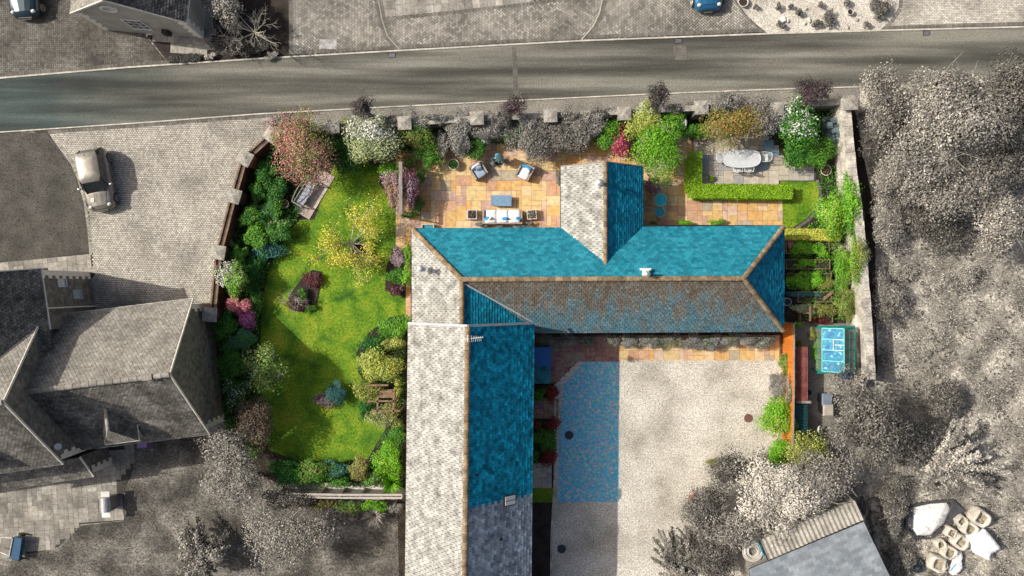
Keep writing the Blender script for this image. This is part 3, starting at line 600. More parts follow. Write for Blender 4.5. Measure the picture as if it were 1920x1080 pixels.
flue(1124, 343, 4.1, .85, .11, house); flue(790, 504, 4.0, .8, .11, house); flue(1212, 514, 4.85, .75, .10, house)
mb = MB(world=True); x, y, _ = W(1211, 511, 4.9); mb.box(x, y, 4.75, 4.98, .34, .3); mb.box(x, y+.18, 4.74, 4.80, .6, .12); mb.build('flue_saddle', 'white', house)
for cx in (-4.2, -1.6, .9): window(house, (cx, NW[1]-.25, 1.35), 1.2, 1.1, (0,1))
for cx in (8.9, 13.0): window(house, (cx, NE[1]-.25, 1.35), 1.2, 1.1, (0,1))
door(house, (11.0, NE[1]-.25), (0,1)); window(house, (gxr, 6.6, 1.4), 1.4, 1.2, (0,1), bars=2)
for cx in (3.6, 6.4, 12.2): window(house, (cx, SE[1]+.25, 1.35), 1.1, 1.1, (0,-1))
door(house, (9.2, SE[1]+.25), (0,-1))
for cy in (2.2, -.2): window(house, (NW[0]+.25, cy, 1.35), 1.1, 1.1, (-1,0))

# ===== the long barn =====
be, br = 4.6, 7.4
def bl(py):                                     # eaves and ridge of the barn where the photo row is py
    t = (py-611)/469
    return W(765-10*t, py, be), W(876-6*t, py, br), W(1001-6*t, py, be)
A0, A1, A2 = W(766,611,be), W(877,612,br), W(1001,609,be)
def ext(p, q, y): t = (y-p[1])/(q[1]-p[1]); return (p[0]+(q[0]-p[0])*t, y, p[2])
yB = -23.0; A0 = (A0[0], A1[1], A0[2]); A2 = (A2[0], A1[1], A2[2])
B0, B1, B2 = [(p[0]-.255, yB, p[2]) for p in (A0, A1, A2)]
barn = thing('barn', 'long two-storey barn with sunlit-white west slope and teal then grey east slope of slate', 'barn', (-2.3, -12, 0))
mb = MB(world=True)
i_ = .22
pr = [(A0[0]+i_, A0[1]-.12), (A2[0]-i_, A2[1]-.12), (B2[0]-i_, B2[1]+.12), (B0[0]+i_, B0[1]+.12)]
mb.prism(pr, 0, be-.06); mb.build('wall', 'wall_s', barn)
for (a, m_, c, s_) in ((A0, A1, A2, -1), (B0, B1, B2, 1)):
    mb = MB(world=True); y1 = a[1]+s_*.12; y2 = y1+s_*.2
    mb.add([(a[0]+i_, y1, be-.06), (c[0]-i_, y1, be-.06), (m_[0], y1, br-.12), (a[0]+i_, y2, be-.06), (c[0]-i_, y2, be-.06), (m_[0], y2, br-.12)], [(0,1,2),(5,4,3),(0,3,4,1),(1,4,5,2),(2,5,3,0)]); mb.build('gable', 'wall_s', barn)
deck([[A0, B0, B1, A1], [B2, A2, A1, B1]], barn)
slope('roof_slope', [A0, B0, B1, A1], .23, .205, 'pale', barn, label='slate slope facing west, coloured sunlit white')
ysel = W(900, 941, 6.0)[1]
slope('roof_slope', [B2, A2, A1, B1], .25, .2, 'barnteal', barn, g=.006, matsel=lambda p: 'barnteal' if p.y > ysel else 'barngrey', label={'barnteal': 'teal slates of the east slope', 'barngrey': 'plain grey slates at the south end of the east slope'})
ridge('ridge_tiles', (A1[0], A1[1], br+.05), (B1[0], B1[1], br+.05), barn, r=.13, seg=.4)
for a, b in ((A0, B0), (A2, B2)): gutter((a[0], a[1], be-.05), (b[0], b[1], be-.05), barn)
mb = MB(world=True)
for e in (A0, A2): mb.bar((e[0], A0[1]+.03, be+.03), (A1[0], A0[1]+.03, br+.04), .12, .1)
mb.build('verge_coping', 'lead', barn)
x, y, _ = W(955, 933, 5.3); mb = MB(world=True); n_ = Vector((br-be, 0, A2[0]-A1[0])).normalized(); sl_ = Vector((n_.z, 0, -n_.x))
cc = Vector((x, y, be+(A2[0]-x)*(br-be)/(A2[0]-A1[0])+.05)); yv = Vector((0,1,0))
def plate(cc, u, v, n, a, b, t): return [cc+u*i*a/2+v*j*b/2+n*k for k in (0, t) for i, j in ((-1,-1),(1,-1),(1,1),(-1,1))]
BF = [(3,2,1,0),(4,5,6,7),(0,1,5,4),(1,2,6,5),(2,3,7,6),(3,0,4,7)]
mb.add(plate(cc, sl_, yv, n_, .78, .56, .08), BF); sk = mb.build('skylight', 'black', barn)
mb = MB(world=True); mb.add(plate(cc+n_*.08, sl_, yv, n_, .66, .46, .02), BF); mb.build('pane', 'white', sk)
mb = MB(world=True); mb.add(plate(cc+n_*.1, sl_, yv, n_, .66, .03, .012), BF); mb.build('glazing_bar', 'black', sk)
for px, py in ((896,881), (939,1010)):
    x, y, _ = W(px, py, 6.0); c_ = Vector((x, y, be+(A2[0]-x)*(br-be)/(A2[0]-A1[0])+.03)); mb = MB(world=True); mb.add(plate(c_, sl_, yv, n_, .2, .15, .05), BF); mb.build('roof_vent', 'black', barn)
for k in range(5): window(barn, (pr[1][0]-.006*k, -4.5-k*3.6, 3.6), 1.0, 1.0, (1,0))
for k in range(4): window(barn, (pr[0][0]-.02*k, -5.5-k*4.2, 1.5), 1.0, 1.2, (-1,0))
door(barn, (pr[1][0], -5.4), (1,0)); door(barn, (pr[1][0]-.02, -11.0), (1,0))
x, y, _ = W(890, 619, 7.9); ae = thing('television_aerial', 'white television aerial on a short mast at the north end of the barn ridge', 'aerial', (A1[0]+.05, -2.5, br))
mb = MB(); mb.tube([(0,0,0), (0,0,.75)], .025, 6); mb.build('mast', 'steel', ae)
mb = MB(); mb.bar((-.1,0,.72), (.75,.1,.74), .03, .03)
for k in range(8): mb.bar((.02+k*.09, -.16+.01*k, .76), (.02+k*.09-.03, .2-.01*k, .76), .014, .014)
mb.box(.0, .05, .6, .86, .05, .34); mb.build('boom', 'white', ae)

# ===== tiled house to the west =====
rh = R(7); th_ = thing('tiled_house', 'large grey brick house with steep tiled roofs west of the curved garden wall', 'house', (-23, -4, 0))
dv = Vector((math.sin(rh), -math.cos(rh), 0)); du = Vector((-math.cos(rh), -math.sin(rh), 0))   # dv: southwards along the gables, du: westwards
def quoins(top, base_z, du_, dv_, parent, n_=9, w1=.42, w2=.26):    # stepped corner blocks, both faces
    mb = MB(world=True); h_ = (top.z-base_z)/n_
    for i in range(n_):
        z0 = base_z+i*h_+.004; z1 = base_z+(i+1)*h_-.004; a, b = (w1, w2) if i % 2 else (w2, w1)
        p = Vector((top.x, top.y, 0)); e = .022
        q = [p-du_*e-dv_*e, p+du_*a-dv_*e, p+du_*a+dv_*b, p-du_*e+dv_*b]
        mb.prism([(k.x, k.y) for k in q], z0, z1)
    mb.build('quoins', 'quoin', parent)
# volume 1: east wing
e1, r1 = 2.8, 6.7
A = Vector(W(362,560,e1)); C_ = Vector(W(393,814,e1)); dA = (C_-A); Bm = (A+C_)/2; Bm.z = r1
d1 = dA.normalized(); u1 = Vector((d1.y, -d1.x, 0))
if u1.x > 0: u1 = -u1
Lw = 7.4
def up(p, z): return Vector((p.x, p.y, z))
A_w, C_w, B_w = A+u1*Lw, C_+u1*Lw, Bm+u1*Lw
ins = .18
mb = MB(world=True); q = [A-u1*-ins+d1*.3, C_+u1*ins-d1*.3, C_w-d1*.3, A_w+d1*.3]; mb.prism([(k.x, k.y) for k in q], 0, e1-.05)
ga = [up(A+u1*ins+d1*.3, e1-.05), up(C_+u1*ins-d1*.3, e1-.05), up(Bm+u1*ins, r1-.2)]; gb = [k+u1*.2 for k in ga]; mb.add(ga+gb, [(0,1,2),(5,4,3),(0,3,4,1),(1,4,5,2),(2,5,3,0)])
mb.build('wall', 'wall_g', th_)
deck([[A_w, A, Bm, B_w], [C_, C_w, B_w, Bm]], th_)
slope('roof_slope', [A_w, A, Bm, B_w], .2, .145, 'tile_lit', th_, label='pale grey tiled slope facing north')
slope('roof_slope', [C_, C_w, B_w, Bm], .2, .145, 'tile_shaded', th_, label='dark grey tiled slope facing south')
ridge('ridge_tiles', Bm+Vector((0,0,.05)), B_w+Vector((0,0,.05)), th_, mat='tile_lit')
gutter(A+Vector((0,0,-.05)), A_w+Vector((0,0,-.05)), th_, 'offwhite', .045); gutter(C_+Vector((0,0,-.05)), C_w+Vector((0,0,-.05)), th_, 'offwhite', .045)
mb = MB(world=True)
for e in (A, C_): mb.bar(e+Vector((0,0,-.03)), Bm+Vector((0,0,-.03)), .05, .12)
mb.build('bargeboard', 'offwhite', th_)
quoins(up(A+u1*ins+d1*.3, e1-.1), 0, u1, d1, th_, 8); quoins(up(C_+u1*ins-d1*.3, e1-.1), 0, u1, -d1, th_, 8)
mb = MB(world=True); x, y, _ = W(276, 708, 6.8); mb.bar((x-.25, y-.02, 6.84), (x+.25, y+.03, 6.84), .3, .06); mb.build('ridge_vent', 'wood_g', th_)
# volume 2: taller main block
e2, r2_ = 4.8, 8.7
P2 = Vector(W(78,597,e2)); Q2 = Vector(W(118,870,e2)); d2 = (Q2-P2).normalized(); u2 = Vector((d2.y, -d2.x, 0))
if u2.x > 0: u2 = -u2
M2 = up((P2+Q2)/2, r2_); L2 = 14
mb = MB(world=True); q = [P2+u2*.12+d2*.25, Q2+u2*.12-d2*.25, Q2+u2*L2-d2*.25, P2+u2*L2+d2*.25]; mb.prism([(k.x, k.y) for k in q], 0, e2-.05)
ga = [up(q[0], e2-.05), up(q[1], e2-.05), up(M2+u2*.12, r2_-.2)]; gb = [k+u2*.2 for k in ga]; mb.add(ga+gb, [(0,1,2),(5,4,3),(0,3,4,1),(1,4,5,2),(2,5,3,0)]); mb.build('wall', 'wall_g', th_)
deck([[P2+u2*L2, P2, M2, M2+u2*L2], [Q2, Q2+u2*L2, M2+u2*L2, M2]], th_)
slope('roof_slope', [P2+u2*L2, P2, M2, M2+u2*L2], .2, .145, 'tile_lit', th_, label='pale tiled slope of the tall block facing north')
slope('roof_slope', [Q2, Q2+u2*L2, M2+u2*L2, M2], .2, .145, 'tile_shaded', th_, label='dark tiled slope of the tall block facing south')
ridge('ridge_tiles', M2+Vector((0,0,.05)), M2+u2*L2+Vector((0,0,.05)), th_, mat='tile_lit')
gutter(Q2+Vector((0,0,-.05)), Q2+u2*L2+Vector((0,0,-.05)), th_, 'offwhite', .05)
mb = MB(world=True)
for e in (P2, Q2): mb.bar(e+Vector((0,0,-.03)), M2+Vector((0,0,-.03)), .05, .12)
mb.build('bargeboard', 'offwhite', th_)
quoins(up(q[1], e2-.1), 0, u2, -d2, th_, 14)
# lean-to against it
LA = Vector(W(150,857,3.13)); LB = Vector(W(176,893,2.2)); LC = LB+u2*5.0; LD = LA+u2*5.0
deck([[LB, LC, LD, LA]], th_); slope('roof_slope', [LB, LC, LD, LA], .2, .145, 'tile_shaded', th_, label='low lean-to tiled slope at the south side')
q = [LA+u2*.1, LB+u2*.1-d2*.2, LC-d2*.2, LD]; mb = MB(world=True); mb.prism([(k.x, k.y) for k in q], 0, 2.15)
mb.add([up(q[0], 2.15), up(q[1], 2.15), up(q[0], 3.0), up(q[0]+u2*.2, 2.15), up(q[1]+u2*.2, 2.15), up(q[0]+u2*.2, 3.0)], [(0,1,2),(5,4,3),(1,4,5,2)]); mb.build('wall', 'wall_g', th_)
quoins(up(q[1], 2.1), 0, u2, -d2, th_, 7); gutter(LB+Vector((0,0,-.04)), LC+Vector((0,0,-.04)), th_, 'offwhite', .045)
mb = MB(world=True); mb.bar(LA, LB, .05, .1); mb.build('bargeboard', 'offwhite', th_)
# volume 3: cross wing, east wall in view
e3, r3 = 4.85, 8.9
P3 = Vector(W(76,503,e3)); Q3 = P3+d2*3.3; L3 = 4.1
mb = MB(world=True); q = [P3+u2*.1+d2*.1, Q3+u2*.1, Q3+u2*9, P3+u2*9+d2*.1]; mb.prism([(k.x, k.y) for k in q], 0, e3-.05); mb.build('wall', 'wall_g', th_)
PR, QR = up(P3+u2*L3, r3), up(Q3+u2*L3+d2*2.5, r3)
deck([[Q3+d2*1.0, P3, PR, QR]], th_, th=.05); slope('roof_slope', [Q3+d2*1.0, P3, PR, QR], .2, .145, 'tile_shaded', th_, label='dark tiled slope of the cross wing facing east')
P3w, Q3w = P3+u2*8.2, Q3+u2*8.2; slope('roof_slope', [P3w, Q3w+d2*2.5, QR, PR], .2, .145, 'tile_lit', th_, label='tiled slope of the cross wing facing west')
gutter(P3+Vector((0,0,-.05)), Q3+Vector((0,0,-.05)), th_, 'offwhite', .06); mb = MB(world=True); mb.bar(P3+Vector((0,0,-.03)), PR+Vector((0,0,-.03)), .06, .14); mb.build('bargeboard', 'offwhite', th_)
quoins(up(q[0], e3-.1), 0, u2, d2, th_, 15)
x, y, _ = W(86, 578, e3); mb = MB(world=True); mb.tube([(x+.08, y, 0), (x+.08, y, e3-.05)], .045, 8); mb.build('downpipe', 'offwhite', th_)
nE = -u2
for px, py, zc, w_, h_ in ((152,530,3.0,.5,.8), (157,552,1.7,.55,.8)):
    t_ = (540-py)/(540-503) ; yy = W(0,py,zc)[1]; k = (P3.y-yy)/(-d2.y); pos = P3+d2*k+u2*.1; window(th_, (pos.x, pos.y, zc), w_, h_, (nE.x, nE.y), glass='paneglass', bars=0, hb=0, frame='paneglass')
# dormers
def dormer(parent, cx, yf, yb, z0, z1, zt, wd, cheek='wall_g'):
    ux = -u1; fy = Vector((cx, yf, 0)); s_ = ux*(wd/2); back = -d1*(yf-yb)*-1
    f0 = fy-s_; f1 = fy+s_; D = (yb-yf); b0 = f0-d1*D; b1 = f1-d1*D
    mb = MB(world=True); mb.prism([(k.x, k.y) for k in (f0+ux*.12-d1*.1, f1-ux*.12-d1*.1, b1-ux*.12, b0+ux*.12)], z0, z1-.03); mb.build('dormer_wall', 'render_g', parent)
    rf = fy-d1*(.9); rb = fy-d1*(D+.4); rf = up(rf, zt); rb = up(rb, zt); F0, F1, K0, K1 = up(f0, z1), up(f1, z1), up(b0, z1), up(b1, z1)
    deck([[F1, K1, rb, rf], [K0, F0, rf, rb], [F0, F1, rf]], parent, th=.04)
    slope('dormer_roof', [K0, F0, rf, rb], .18, .13, 'tile_lit', parent, thick=.015); slope('dormer_roof', [F1, K1, rb, rf], .18, .13, 'tile_shaded', parent, thick=.015); slope('dormer_roof', [F0, F1, rf], .18, .13, 'tile_lit', parent, thick=.015)
    ridge('ridge_tiles', rf+Vector((0,0,.03)), rb+Vector((0,0,.03)), parent, r=.09, seg=.3, mat='tile_lit'); gutter(F1, K1, parent, 'offwhite', .035); gutter(F0, K0, parent, 'offwhite', .035); gutter(F0, F1, parent, 'offwhite', .035)
    window(parent, ((fy-d1*.1).x, (fy-d1*.1).y, (z0+z1)/2+.15), wd*.6, .9, (d1.x, d1.y))
dormer(th_, -21.2, -8.40, -6.7, e1-.1, 4.0, 5.25, 1.85)
dormer(th_, -27.6, -9.3, -7.4, e2-.1, 6.0, 7.2, 1.9)
x, y, z = -24.35, -8.3, 5.9; mb = MB(world=True); mb.lathe(0, 0, [(.0, .0), (.15, .02), (.27, .09), (.29, .12), (.27, .11), (.14, .045), (0, .03)], 18)
mb.v = [tuple(Vector(p)*.62) for p in mb.v]; rm = Matrix.Rotation(R(25), 3, 'Y'); x, y, _ = W(109, 837, 5.2); mb.v = [tuple(rm @ Vector(p)+Vector((x, y, 5.2))) for p in mb.v]
dish = tag(mb.build('satellite_dish', 'white'), 'small white satellite dish on the tall gable wall of the tiled house', 'satellite dish')
mb = MB(world=True); x, y, _ = W(267, 834, .9); mb.box(x, y, 0, .9, .52, .28, R(6)); mb.box(x, y, .9, .96, .56, .32, R(6)); o = mb.build('storage_box', flat('purple_plastic', (.28,.18,.42), .5)); tag(o, 'small purple box standing against the south wall of the tiled house', 'box')

# ===== house at the top left =====
h2 = thing('gabled_house', 'grey gabled house with a round louvre and white window at the top left edge', 'house', (-21.6, 20, 0))
ze2, zr2 = 3.0, 5.6
EW = Vector(W(132,25,ze2)); EE = Vector(W(350,43,ze2)); dg = (EE-EW).normalized(); ng = Vector((-dg.y, dg.x, 0)); mid = up((EW+EE)/2, zr2); LN = 13
deck([[EE, EE+ng*LN, mid+ng*LN, mid], [EW+ng*LN, EW, mid, mid+ng*LN]], h2)
slope('roof_slope', [EE, EE+ng*LN, mid+ng*LN, mid], .2, .145, 'tile_shaded', h2, label='dark tiled slope facing east')
slope('roof_slope', [EW+ng*LN, EW, mid, mid+ng*LN], .2, .145, 'tile_lit', h2, label='pale tiled slope facing west')
ridge('ridge_tiles', mid+Vector((0,0,.05)), mid+ng*LN+Vector((0,0,.05)), h2, mat='tile_lit')
q = [EW+dg*.3+ng*.12, EE-dg*.3+ng*.12, EE-dg*.3+ng*LN, EW+dg*.3+ng*LN]
mb = MB(world=True); mb.prism([(k.x, k.y) for k in q], 0, ze2-.05); ga = [up(q[0], ze2-.05), up(q[1], ze2-.05), up(mid+ng*.12, zr2-.2)]; gb = [k+ng*.2 for k in ga]; mb.add(ga+gb, [(0,1,2),(5,4,3),(0,3,4,1),(1,4,5,2),(2,5,3,0)]); mb.build('wall', 'render_g', h2)
quoins(up(q[0], ze2-.1), 0, dg, ng, h2, 9); quoins(up(q[1], ze2-.1), 0, -dg, ng, h2, 9)
mb = MB(world=True)
for e in (EW, EE): mb.bar(e+Vector((0,0,-.03)), mid+Vector((0,0,-.03)), .05, .12)
mb.build('bargeboard', 'offwhite', h2)
gutter(EE+Vector((0,0,-.05)), EE+ng*LN+Vector((0,0,-.05)), h2, 'offwhite', .05); gutter(EW+Vector((0,0,-.05)), EW+ng*LN+Vector((0,0,-.05)), h2, 'offwhite', .05)
def on_wall(px, zc): x = W(px, 0, zc)[0]; k = (x-q[0].x)/dg.x; p = q[0]+dg*k; return (p.x, p.y, zc)
window(h2, on_wall(257, 1.65), 1.15, 1.5, (-ng.x, -ng.y), glass='darkglass', bars=2, hb=2)
p = Vector(on_wall(204, 4.05)); rr = Matrix.Rotation(R(90), 3, 'X'); mb = MB(world=True); mb.torus(0, 0, 0, .4, .06, 24, 6); mb.v = [tuple(rr @ Vector(v)+p-ng*.04) for v in mb.v]; lv = mb.build('round_louvre', 'quoin', h2)
mb = MB(world=True)
for k in range(-3, 4): a = math.sqrt(max(0, .36**2-(k*.1)**2)); mb.bar(p-dg*a-ng*.03+Vector((0,0,k*.1)), p+dg*a-ng*.03+Vector((0,0,k*.1)), .04, .04)
mb.build('slats', 'white', lv)
p = Vector(on_wall(312, .9))-ng*.12; mb = MB(world=True); mb.box(p.x, p.y, .55, 1.15, .36, .24, math.atan2(dg.y, dg.x)); mb.build('meter_box', 'black', h2)
# terrace building along the very top edge
mb = MB(); 

# ===== shed at the bottom right =====
sh_ = thing('slate_shed', 'low shed with smooth blue-grey slate roof and corrugated lean-to at the bottom right', 'shed', (17, -16, 0))
ra = math.atan2(-(978-1066), (1620-1405)); zs = 2.9
S0 = Vector(W(1404,1067,zs)); S1 = Vector(W(1619,978,zs)); sd_ = (S1-S0).normalized(); sn = Vector((sd_.y, -sd_.x, 0)); E0 = S0+sn*4.8-sd_*.9; E1 = S1+sn*4.8+sd_*.55
E0.z = E1.z = S0.z-.0; E0.z = zs-1.0; E1.z = zs-1.0
deck([[E0, E1, S1, S0]], sh_); slope('roof_slope', [E0, E1, S1, S0], .42, .27, 'greyslate', sh_, thick=.010, g=.003)
q = [S0+sn*.1+sd_*.15, S1+sn*.1-sd_*.15, E1-sd_*.3-sn*.2, E0+sd_*.15-sn*.2]; mb = MB(world=True); mb.prism([(k.x, k.y) for k in q], 0, zs-1.1)
mb.add([up(q[0], zs-1.1), up(q[1], zs-1.1), up(q[0], zs-.1), up(q[1], zs-.1), up(q[2], zs-1.1), up(q[3], zs-1.1)], [(0,1,3,2),(1,4,3),(5,0,2)]); mb.build('wall', 'wood_g', sh_)
C0 = Vector(W(1441,1050,zs-.12)); C1 = Vector(W(1619,975,zs-.12)); wv = -sn*1.15
mb = MB(world=True); n_ = 88; vs = []; fs = []
for i in range(n_+1):
    t = i/n_; h_ = .035*math.sin(i*PI/2*1.0) if i % 2 else 0; h_ = (.03, 0, -.03, 0)[i % 4]
    p = C0+(C1-C0)*t; vs += [p+Vector((0,0,h_)), p+wv+Vector((0,0,h_-.12))]
for i in range(n_): fs.append((2*i, 2*i+1, 2*i+3, 2*i+2))
mb.add(vs, fs); mb.build('corrugated_roof', noisy('corrugated_sheet', [(.3, g3(.26)), (.7, g3(.44))], scale=1.5, fine=7, fine_amt=.2), sh_)
mb = MB(world=True); mb.bar(C0+Vector((0,0,-.08)), C0+wv+Vector((0,0,-.2)), .08, .1); mb.bar(C1+Vector((0,0,-.08)), C1+wv+Vector((0,0,-.2)), .05, .1); mb.build('verge_trim', 'black', sh_)
p = C0+wv*1.1-sd_*.12+Vector((0,0,-.3)); mb = MB(world=True); mb.tube([p, C0+wv*.1-sd_*.12+Vector((0,0,-.2))], .035, 8); mb.build('downpipe', flat('blue_pipe', (.05,.34,.46), .4), sh_)
q = [C0+wv, C1+wv, C1, C0]; mb = MB(world=True); mb.prism([(k.x, k.y) for k in q], 0, zs-.45); mb.build('lean_to_wall', 'wood_g', sh_)
# ---------------- walls, fences ----------------
def dup(root, loc, rotz, label=None, group=None):
    def cp(o, par):
        c = o.copy(); COL.objects.link(c)
        if par is not None: c.parent = par
        for ch in list(o.children): cp(ch, c)
        return c
    r = cp(root, None); r.location = loc; r.rotation_euler = (0,0,rotz)
    if label: r['label'] = label
    if group: r['group'] = group
    return r
nwall = [(512,258),(560,246),(622,238),(757,231),(893,222),(1032,216),(1171,209),(1312,202),(1456,196),(1592,191)]
zw = 1.55
g_ = thing('boundary_wall', 'long low brick wall with flat coping between the road verge and the garden', 'wall', W(1050,216,0))
mb = MB(world=True); mb.strip(WP(nwall, zw), .24, 0, zw-.06); mb.build('wall_body', 'wall_g', g_)
mb = MB(world=True); mb.strip(WP(nwall, zw), .32, zw-.06, zw); mb.build('coping', 'capstone', g_)
def pillar(px, py, z, sz, rot, label, brick, group, loose=True):
    x, y, _ = W(px, py, z); t = thing('wall_pillar', label, 'pillar', (x, y, 0), rot, group)
    mb = MB(); mb.box(0, 0, 0, z-.1, sz*.82, sz*.82); mb.build('shaft', brick, t)
    mb = MB(); s = sz/2; mb.add([(-s,-s,z-.12),(s,-s,z-.12),(s,s,z-.12),(-s,s,z-.12),(-s,-s,z-.05),(s,-s,z-.05),(s,s,z-.05),(-s,s,z-.05),(0,0,z+.06)], [(3,2,1,0),(0,1,5,4),(1,2,6,5),(2,3,7,6),(3,0,4,7),(4,5,8),(5,6,8),(6,7,8),(7,4,8)]); mb.build('capstone', 'capstone', t)
    return t
pl = ['west of the white blossom shrub', 'by the terrace pergola beam', 'above the potted plant', 'above the dark clipped bushes in the middle', 'just east of the red flowering shrub', 'by the beehive', 'west of the white rhododendron']
for (px, py), wh in zip([(623,237),(758,230),(894,221),(1032,216),(1171,212),(1316,201),(1458,204)], pl):
    pillar(px, py, 1.95, .78, R(3), 'square stone-capped pillar of the roadside wall '+wh, 'wall_g', 'stone-capped pillars along the north wall')
pillar(1596, 192, 2.2, .82, R(2), 'broad corner pillar with stone cap where the north and east walls meet', 'rubble', 'stone-capped pillars along the north wall')
# curved brick wall, west side
cw = [(498,262),(458,300),(437,372),(410,476),(399,586)]
zc = 1.55
t = thing('curved_brick_wall', 'red-brown brick wall curving between pillars along the west drive', 'wall', W(445,420,0))
mb = MB(world=True); mb.strip(WP([(508,256)]+cw[1:], zc), .34, 0, zc-.07); mb.build('wall_body', 'wall_r', t)
mb = MB(world=True); mb.strip(WP([(505,257)]+cw[1:], zc), .10, zc-.07, zc, off=-.16); mb.strip(WP([(505,257)]+cw[1:], zc), .10, zc-.07, zc-.02, off=.12); mb.build('coping', 'wood_b', t)
for (px, py), ro, wh, br_ in zip([(508,252),(458,296),(437,367),(408,473),(392,590)], [-35,-28,-17,-10,-4], ['at the north end under the pink tree', 'with orange brick face', 'beside the dark green shrubs', 'beside the white-flowered bush', 'against the tiled house'], ['wall_r','brick_o','wall_r','wall_r','wall_r']):
    pillar(px, py, 1.9, .82, R(ro), 'weathered stone cap pillar of the curved wall '+wh, br_, 'pillars of the curved west wall')
# east stone wall
ew = [(1587,204),(1594,270),(1600,330),(1610,400),(1617,470),(1624,560),(1630,640),(1634,712)]
t = thing('stone_wall', 'thick pale lichened stone wall running along the east side of the garden', 'wall', W(1610,450,0))
wz = 1.8
mb = MB(world=True); mb.strip(WP(ew, wz), .44, 0, wz-.1); mb.build('wall_body', 'rubble', t)
mb = MB(world=True); P = WP(ew, wz); k = 0
for a, b in zip(P[:-1], P[1:]):
    a, b = Vector(a), Vector(b); n = max(1, int((b-a).length/.42)); d = (b-a)/n
    for i in range(n): c = a+d*(i+.5); mb.box(c.x+random.uniform(-.012,.012), c.y, wz-.1, wz+random.uniform(-.01,.035), .48, d.length-.015, math.atan2(d.y, d.x)+PI/2)
mb.build('coping', 'rubble', t)
t = thing('rubble_wall', 'lower crumbling stone wall beside the greenhouse and the pale stone wall', 'wall', W(1612,660,0))
P = WP([(1606,590),(1610,640),(1613,690),(1614,724)], 1.0); mb = MB(world=True)
for a, b in zip(P[:-1], P[1:]):
    a, b = Vector(a), Vector(b); n = int((b-a).length/.3); d = (b-a)/n
    for i in range(n): c = a+d*(i+.5); mb.box(c.x+random.uniform(-.03,.03), c.y, 0, .9+random.uniform(-.1,.12), .34, d.length-.01, math.atan2(d.y, d.x)+PI/2)
mb.build('wall_body', 'rubble', t)
# fences
def board_fence(name, label, P, z, mat, post, bw=.14, face=1):
    t = thing(name, label, 'fence', (P[0][0], P[0][1], 0)); mb = MB(world=True)
    for a, b in zip(P[:-1], P[1:]):
        a, b = Vector(a[:2]), Vector(b[:2]); n = round((b-a).length/bw); d = (b-a)/n; r_ = math.atan2(d.y, d.x)
        for i in range(n): c = a+d*(i+.5); mb.box(c.x, c.y, .03, z-.03, d.length-.008, .022, r_)
    mb.build('boards', mat, t)
    mb = MB(world=True); mb.strip(P, .07, z-.02, z+.025); mb.build('capping_rail', post, t)
    for i in range(6):
        k = i/5*(len(P)-1); j = min(int(k), len(P)-2); f_ = k-j; x = P[j][0]+(P[j+1][0]-P[j][0])*f_; y = P[j][1]+(P[j+1][1]-P[j][1])*f_
        mb = MB(world=True); mb.box(x+.06*face, y, 0, z-.03, .09, .09); mb.build('post', post, t)
    return t
board_fence('timber_fence', 'orange-stained timber fence with pale top rail east of the gravel court', WP([(1489,607),(1489,720),(1487,834)], 1.85), 1.85, 'wood_o', 'wood_g')
t = thing('garden_fence', 'silver slatted timber fence with double top rail at the south end of the lawn', 'fence', W(640,930,0))
P = WP([(520,928),(640,930),(754,930)], 1.5); mb = MB(world=True)
for i in range(9): z = .12+i*.155; mb.strip(P, .022, z, z+.12)
mb.build('slats', 'wood_g', t); mb = MB(world=True); mb.strip(P, .11, 1.5, 1.54, off=.08); mb.strip(P, .11, 1.5, 1.54, off=-.10); mb.build('top_rails', flat('pale_silvered_timber', (.46,.42,.37), .8), t)
for i in range(7):
    x = P[0][0]+(P[-1][0]-P[0][0])*i/6; mb = MB(world=True); mb.box(x, P[0][1]+(P[-1][1]-P[0][1])*i/6-.02, 0, 1.5, .1, .16); mb.build('post', 'wood_g', t)
# pergola beam left of the terrace
t = thing('trellis_screen', 'weathered timber trellis screen smothered in pink clematis at the west edge of the terrace', 'trellis', W(750,352,0))
P = WP([(751,303),(751,403)], 1.9); mb = MB(world=True); mb.strip(P, .2, 1.86, 1.93); mb.build('top_beam', 'wood_g', t)
for f_ in (0.02, .5, .98):
    x = P[0][0]; y = P[0][1]+(P[1][1]-P[0][1])*f_; mb = MB(world=True); mb.box(x, y, 0, 1.86, .1, .1); mb.build('post', 'wood_b', t)
mb = MB(world=True)
for i in range(14): y = P[0][1]+(P[1][1]-P[0][1])*(i+.5)/14; mb.box(P[0][0], y, .1, 1.85, .02, .03)
for i in range(8): mb.bar((P[0][0]+.02, P[0][1], .2+i*.2), (P[0][0]+.02, P[1][1], .2+i*.2), .02, .03)
mb.build('lattice', 'wood_b', t)
# ---------------- raised beds and arbours ----------------
def raised(px0, py0, px1, py1, label, z=.35, soil=True):
    x0, y1, _ = W(px0, py0, z); x1, y0, _ = W(px1, py1, z); t = thing('raised_bed', label, 'raised bed', ((x0+x1)/2, (y0+y1)/2, 0), 0, 'timber vegetable beds by the east hip of the farmhouse')
    a, b = (x1-x0)/2, (y1-y0)/2; mb = MB()
    mb.box(0, b, 0, z, 2*a, .05); mb.box(0, -b, 0, z, 2*a, .05); mb.box(a-.025, 0, 0, z-.01, .05, 2*b-.05); mb.box(-a+.025, 0, 0, z-.01, .05, 2*b-.05); mb.build('frame', 'wood_b', t)
    mb = MB(); mb.box(0, 0, .02, z-.08, 2*a-.1, 2*b-.05); mb.build('soil', 'soil', t)
raised(1474,451,1556,475, 'northernmost timber bed, full of leafy greens, below the yellow hedge'); raised(1474,487,1557,504, 'timber bed with mostly bare dark soil, second from the north')
raised(1477,513,1560,540, 'timber bed packed with mixed green rows, third from the north'); raised(1496,547,1560,566, 'narrow dark timber bed with a plank laid across its corner'); raised(1500,572,1562,604, 'southernmost timber bed with red-leaved plants beside the greenhouse')
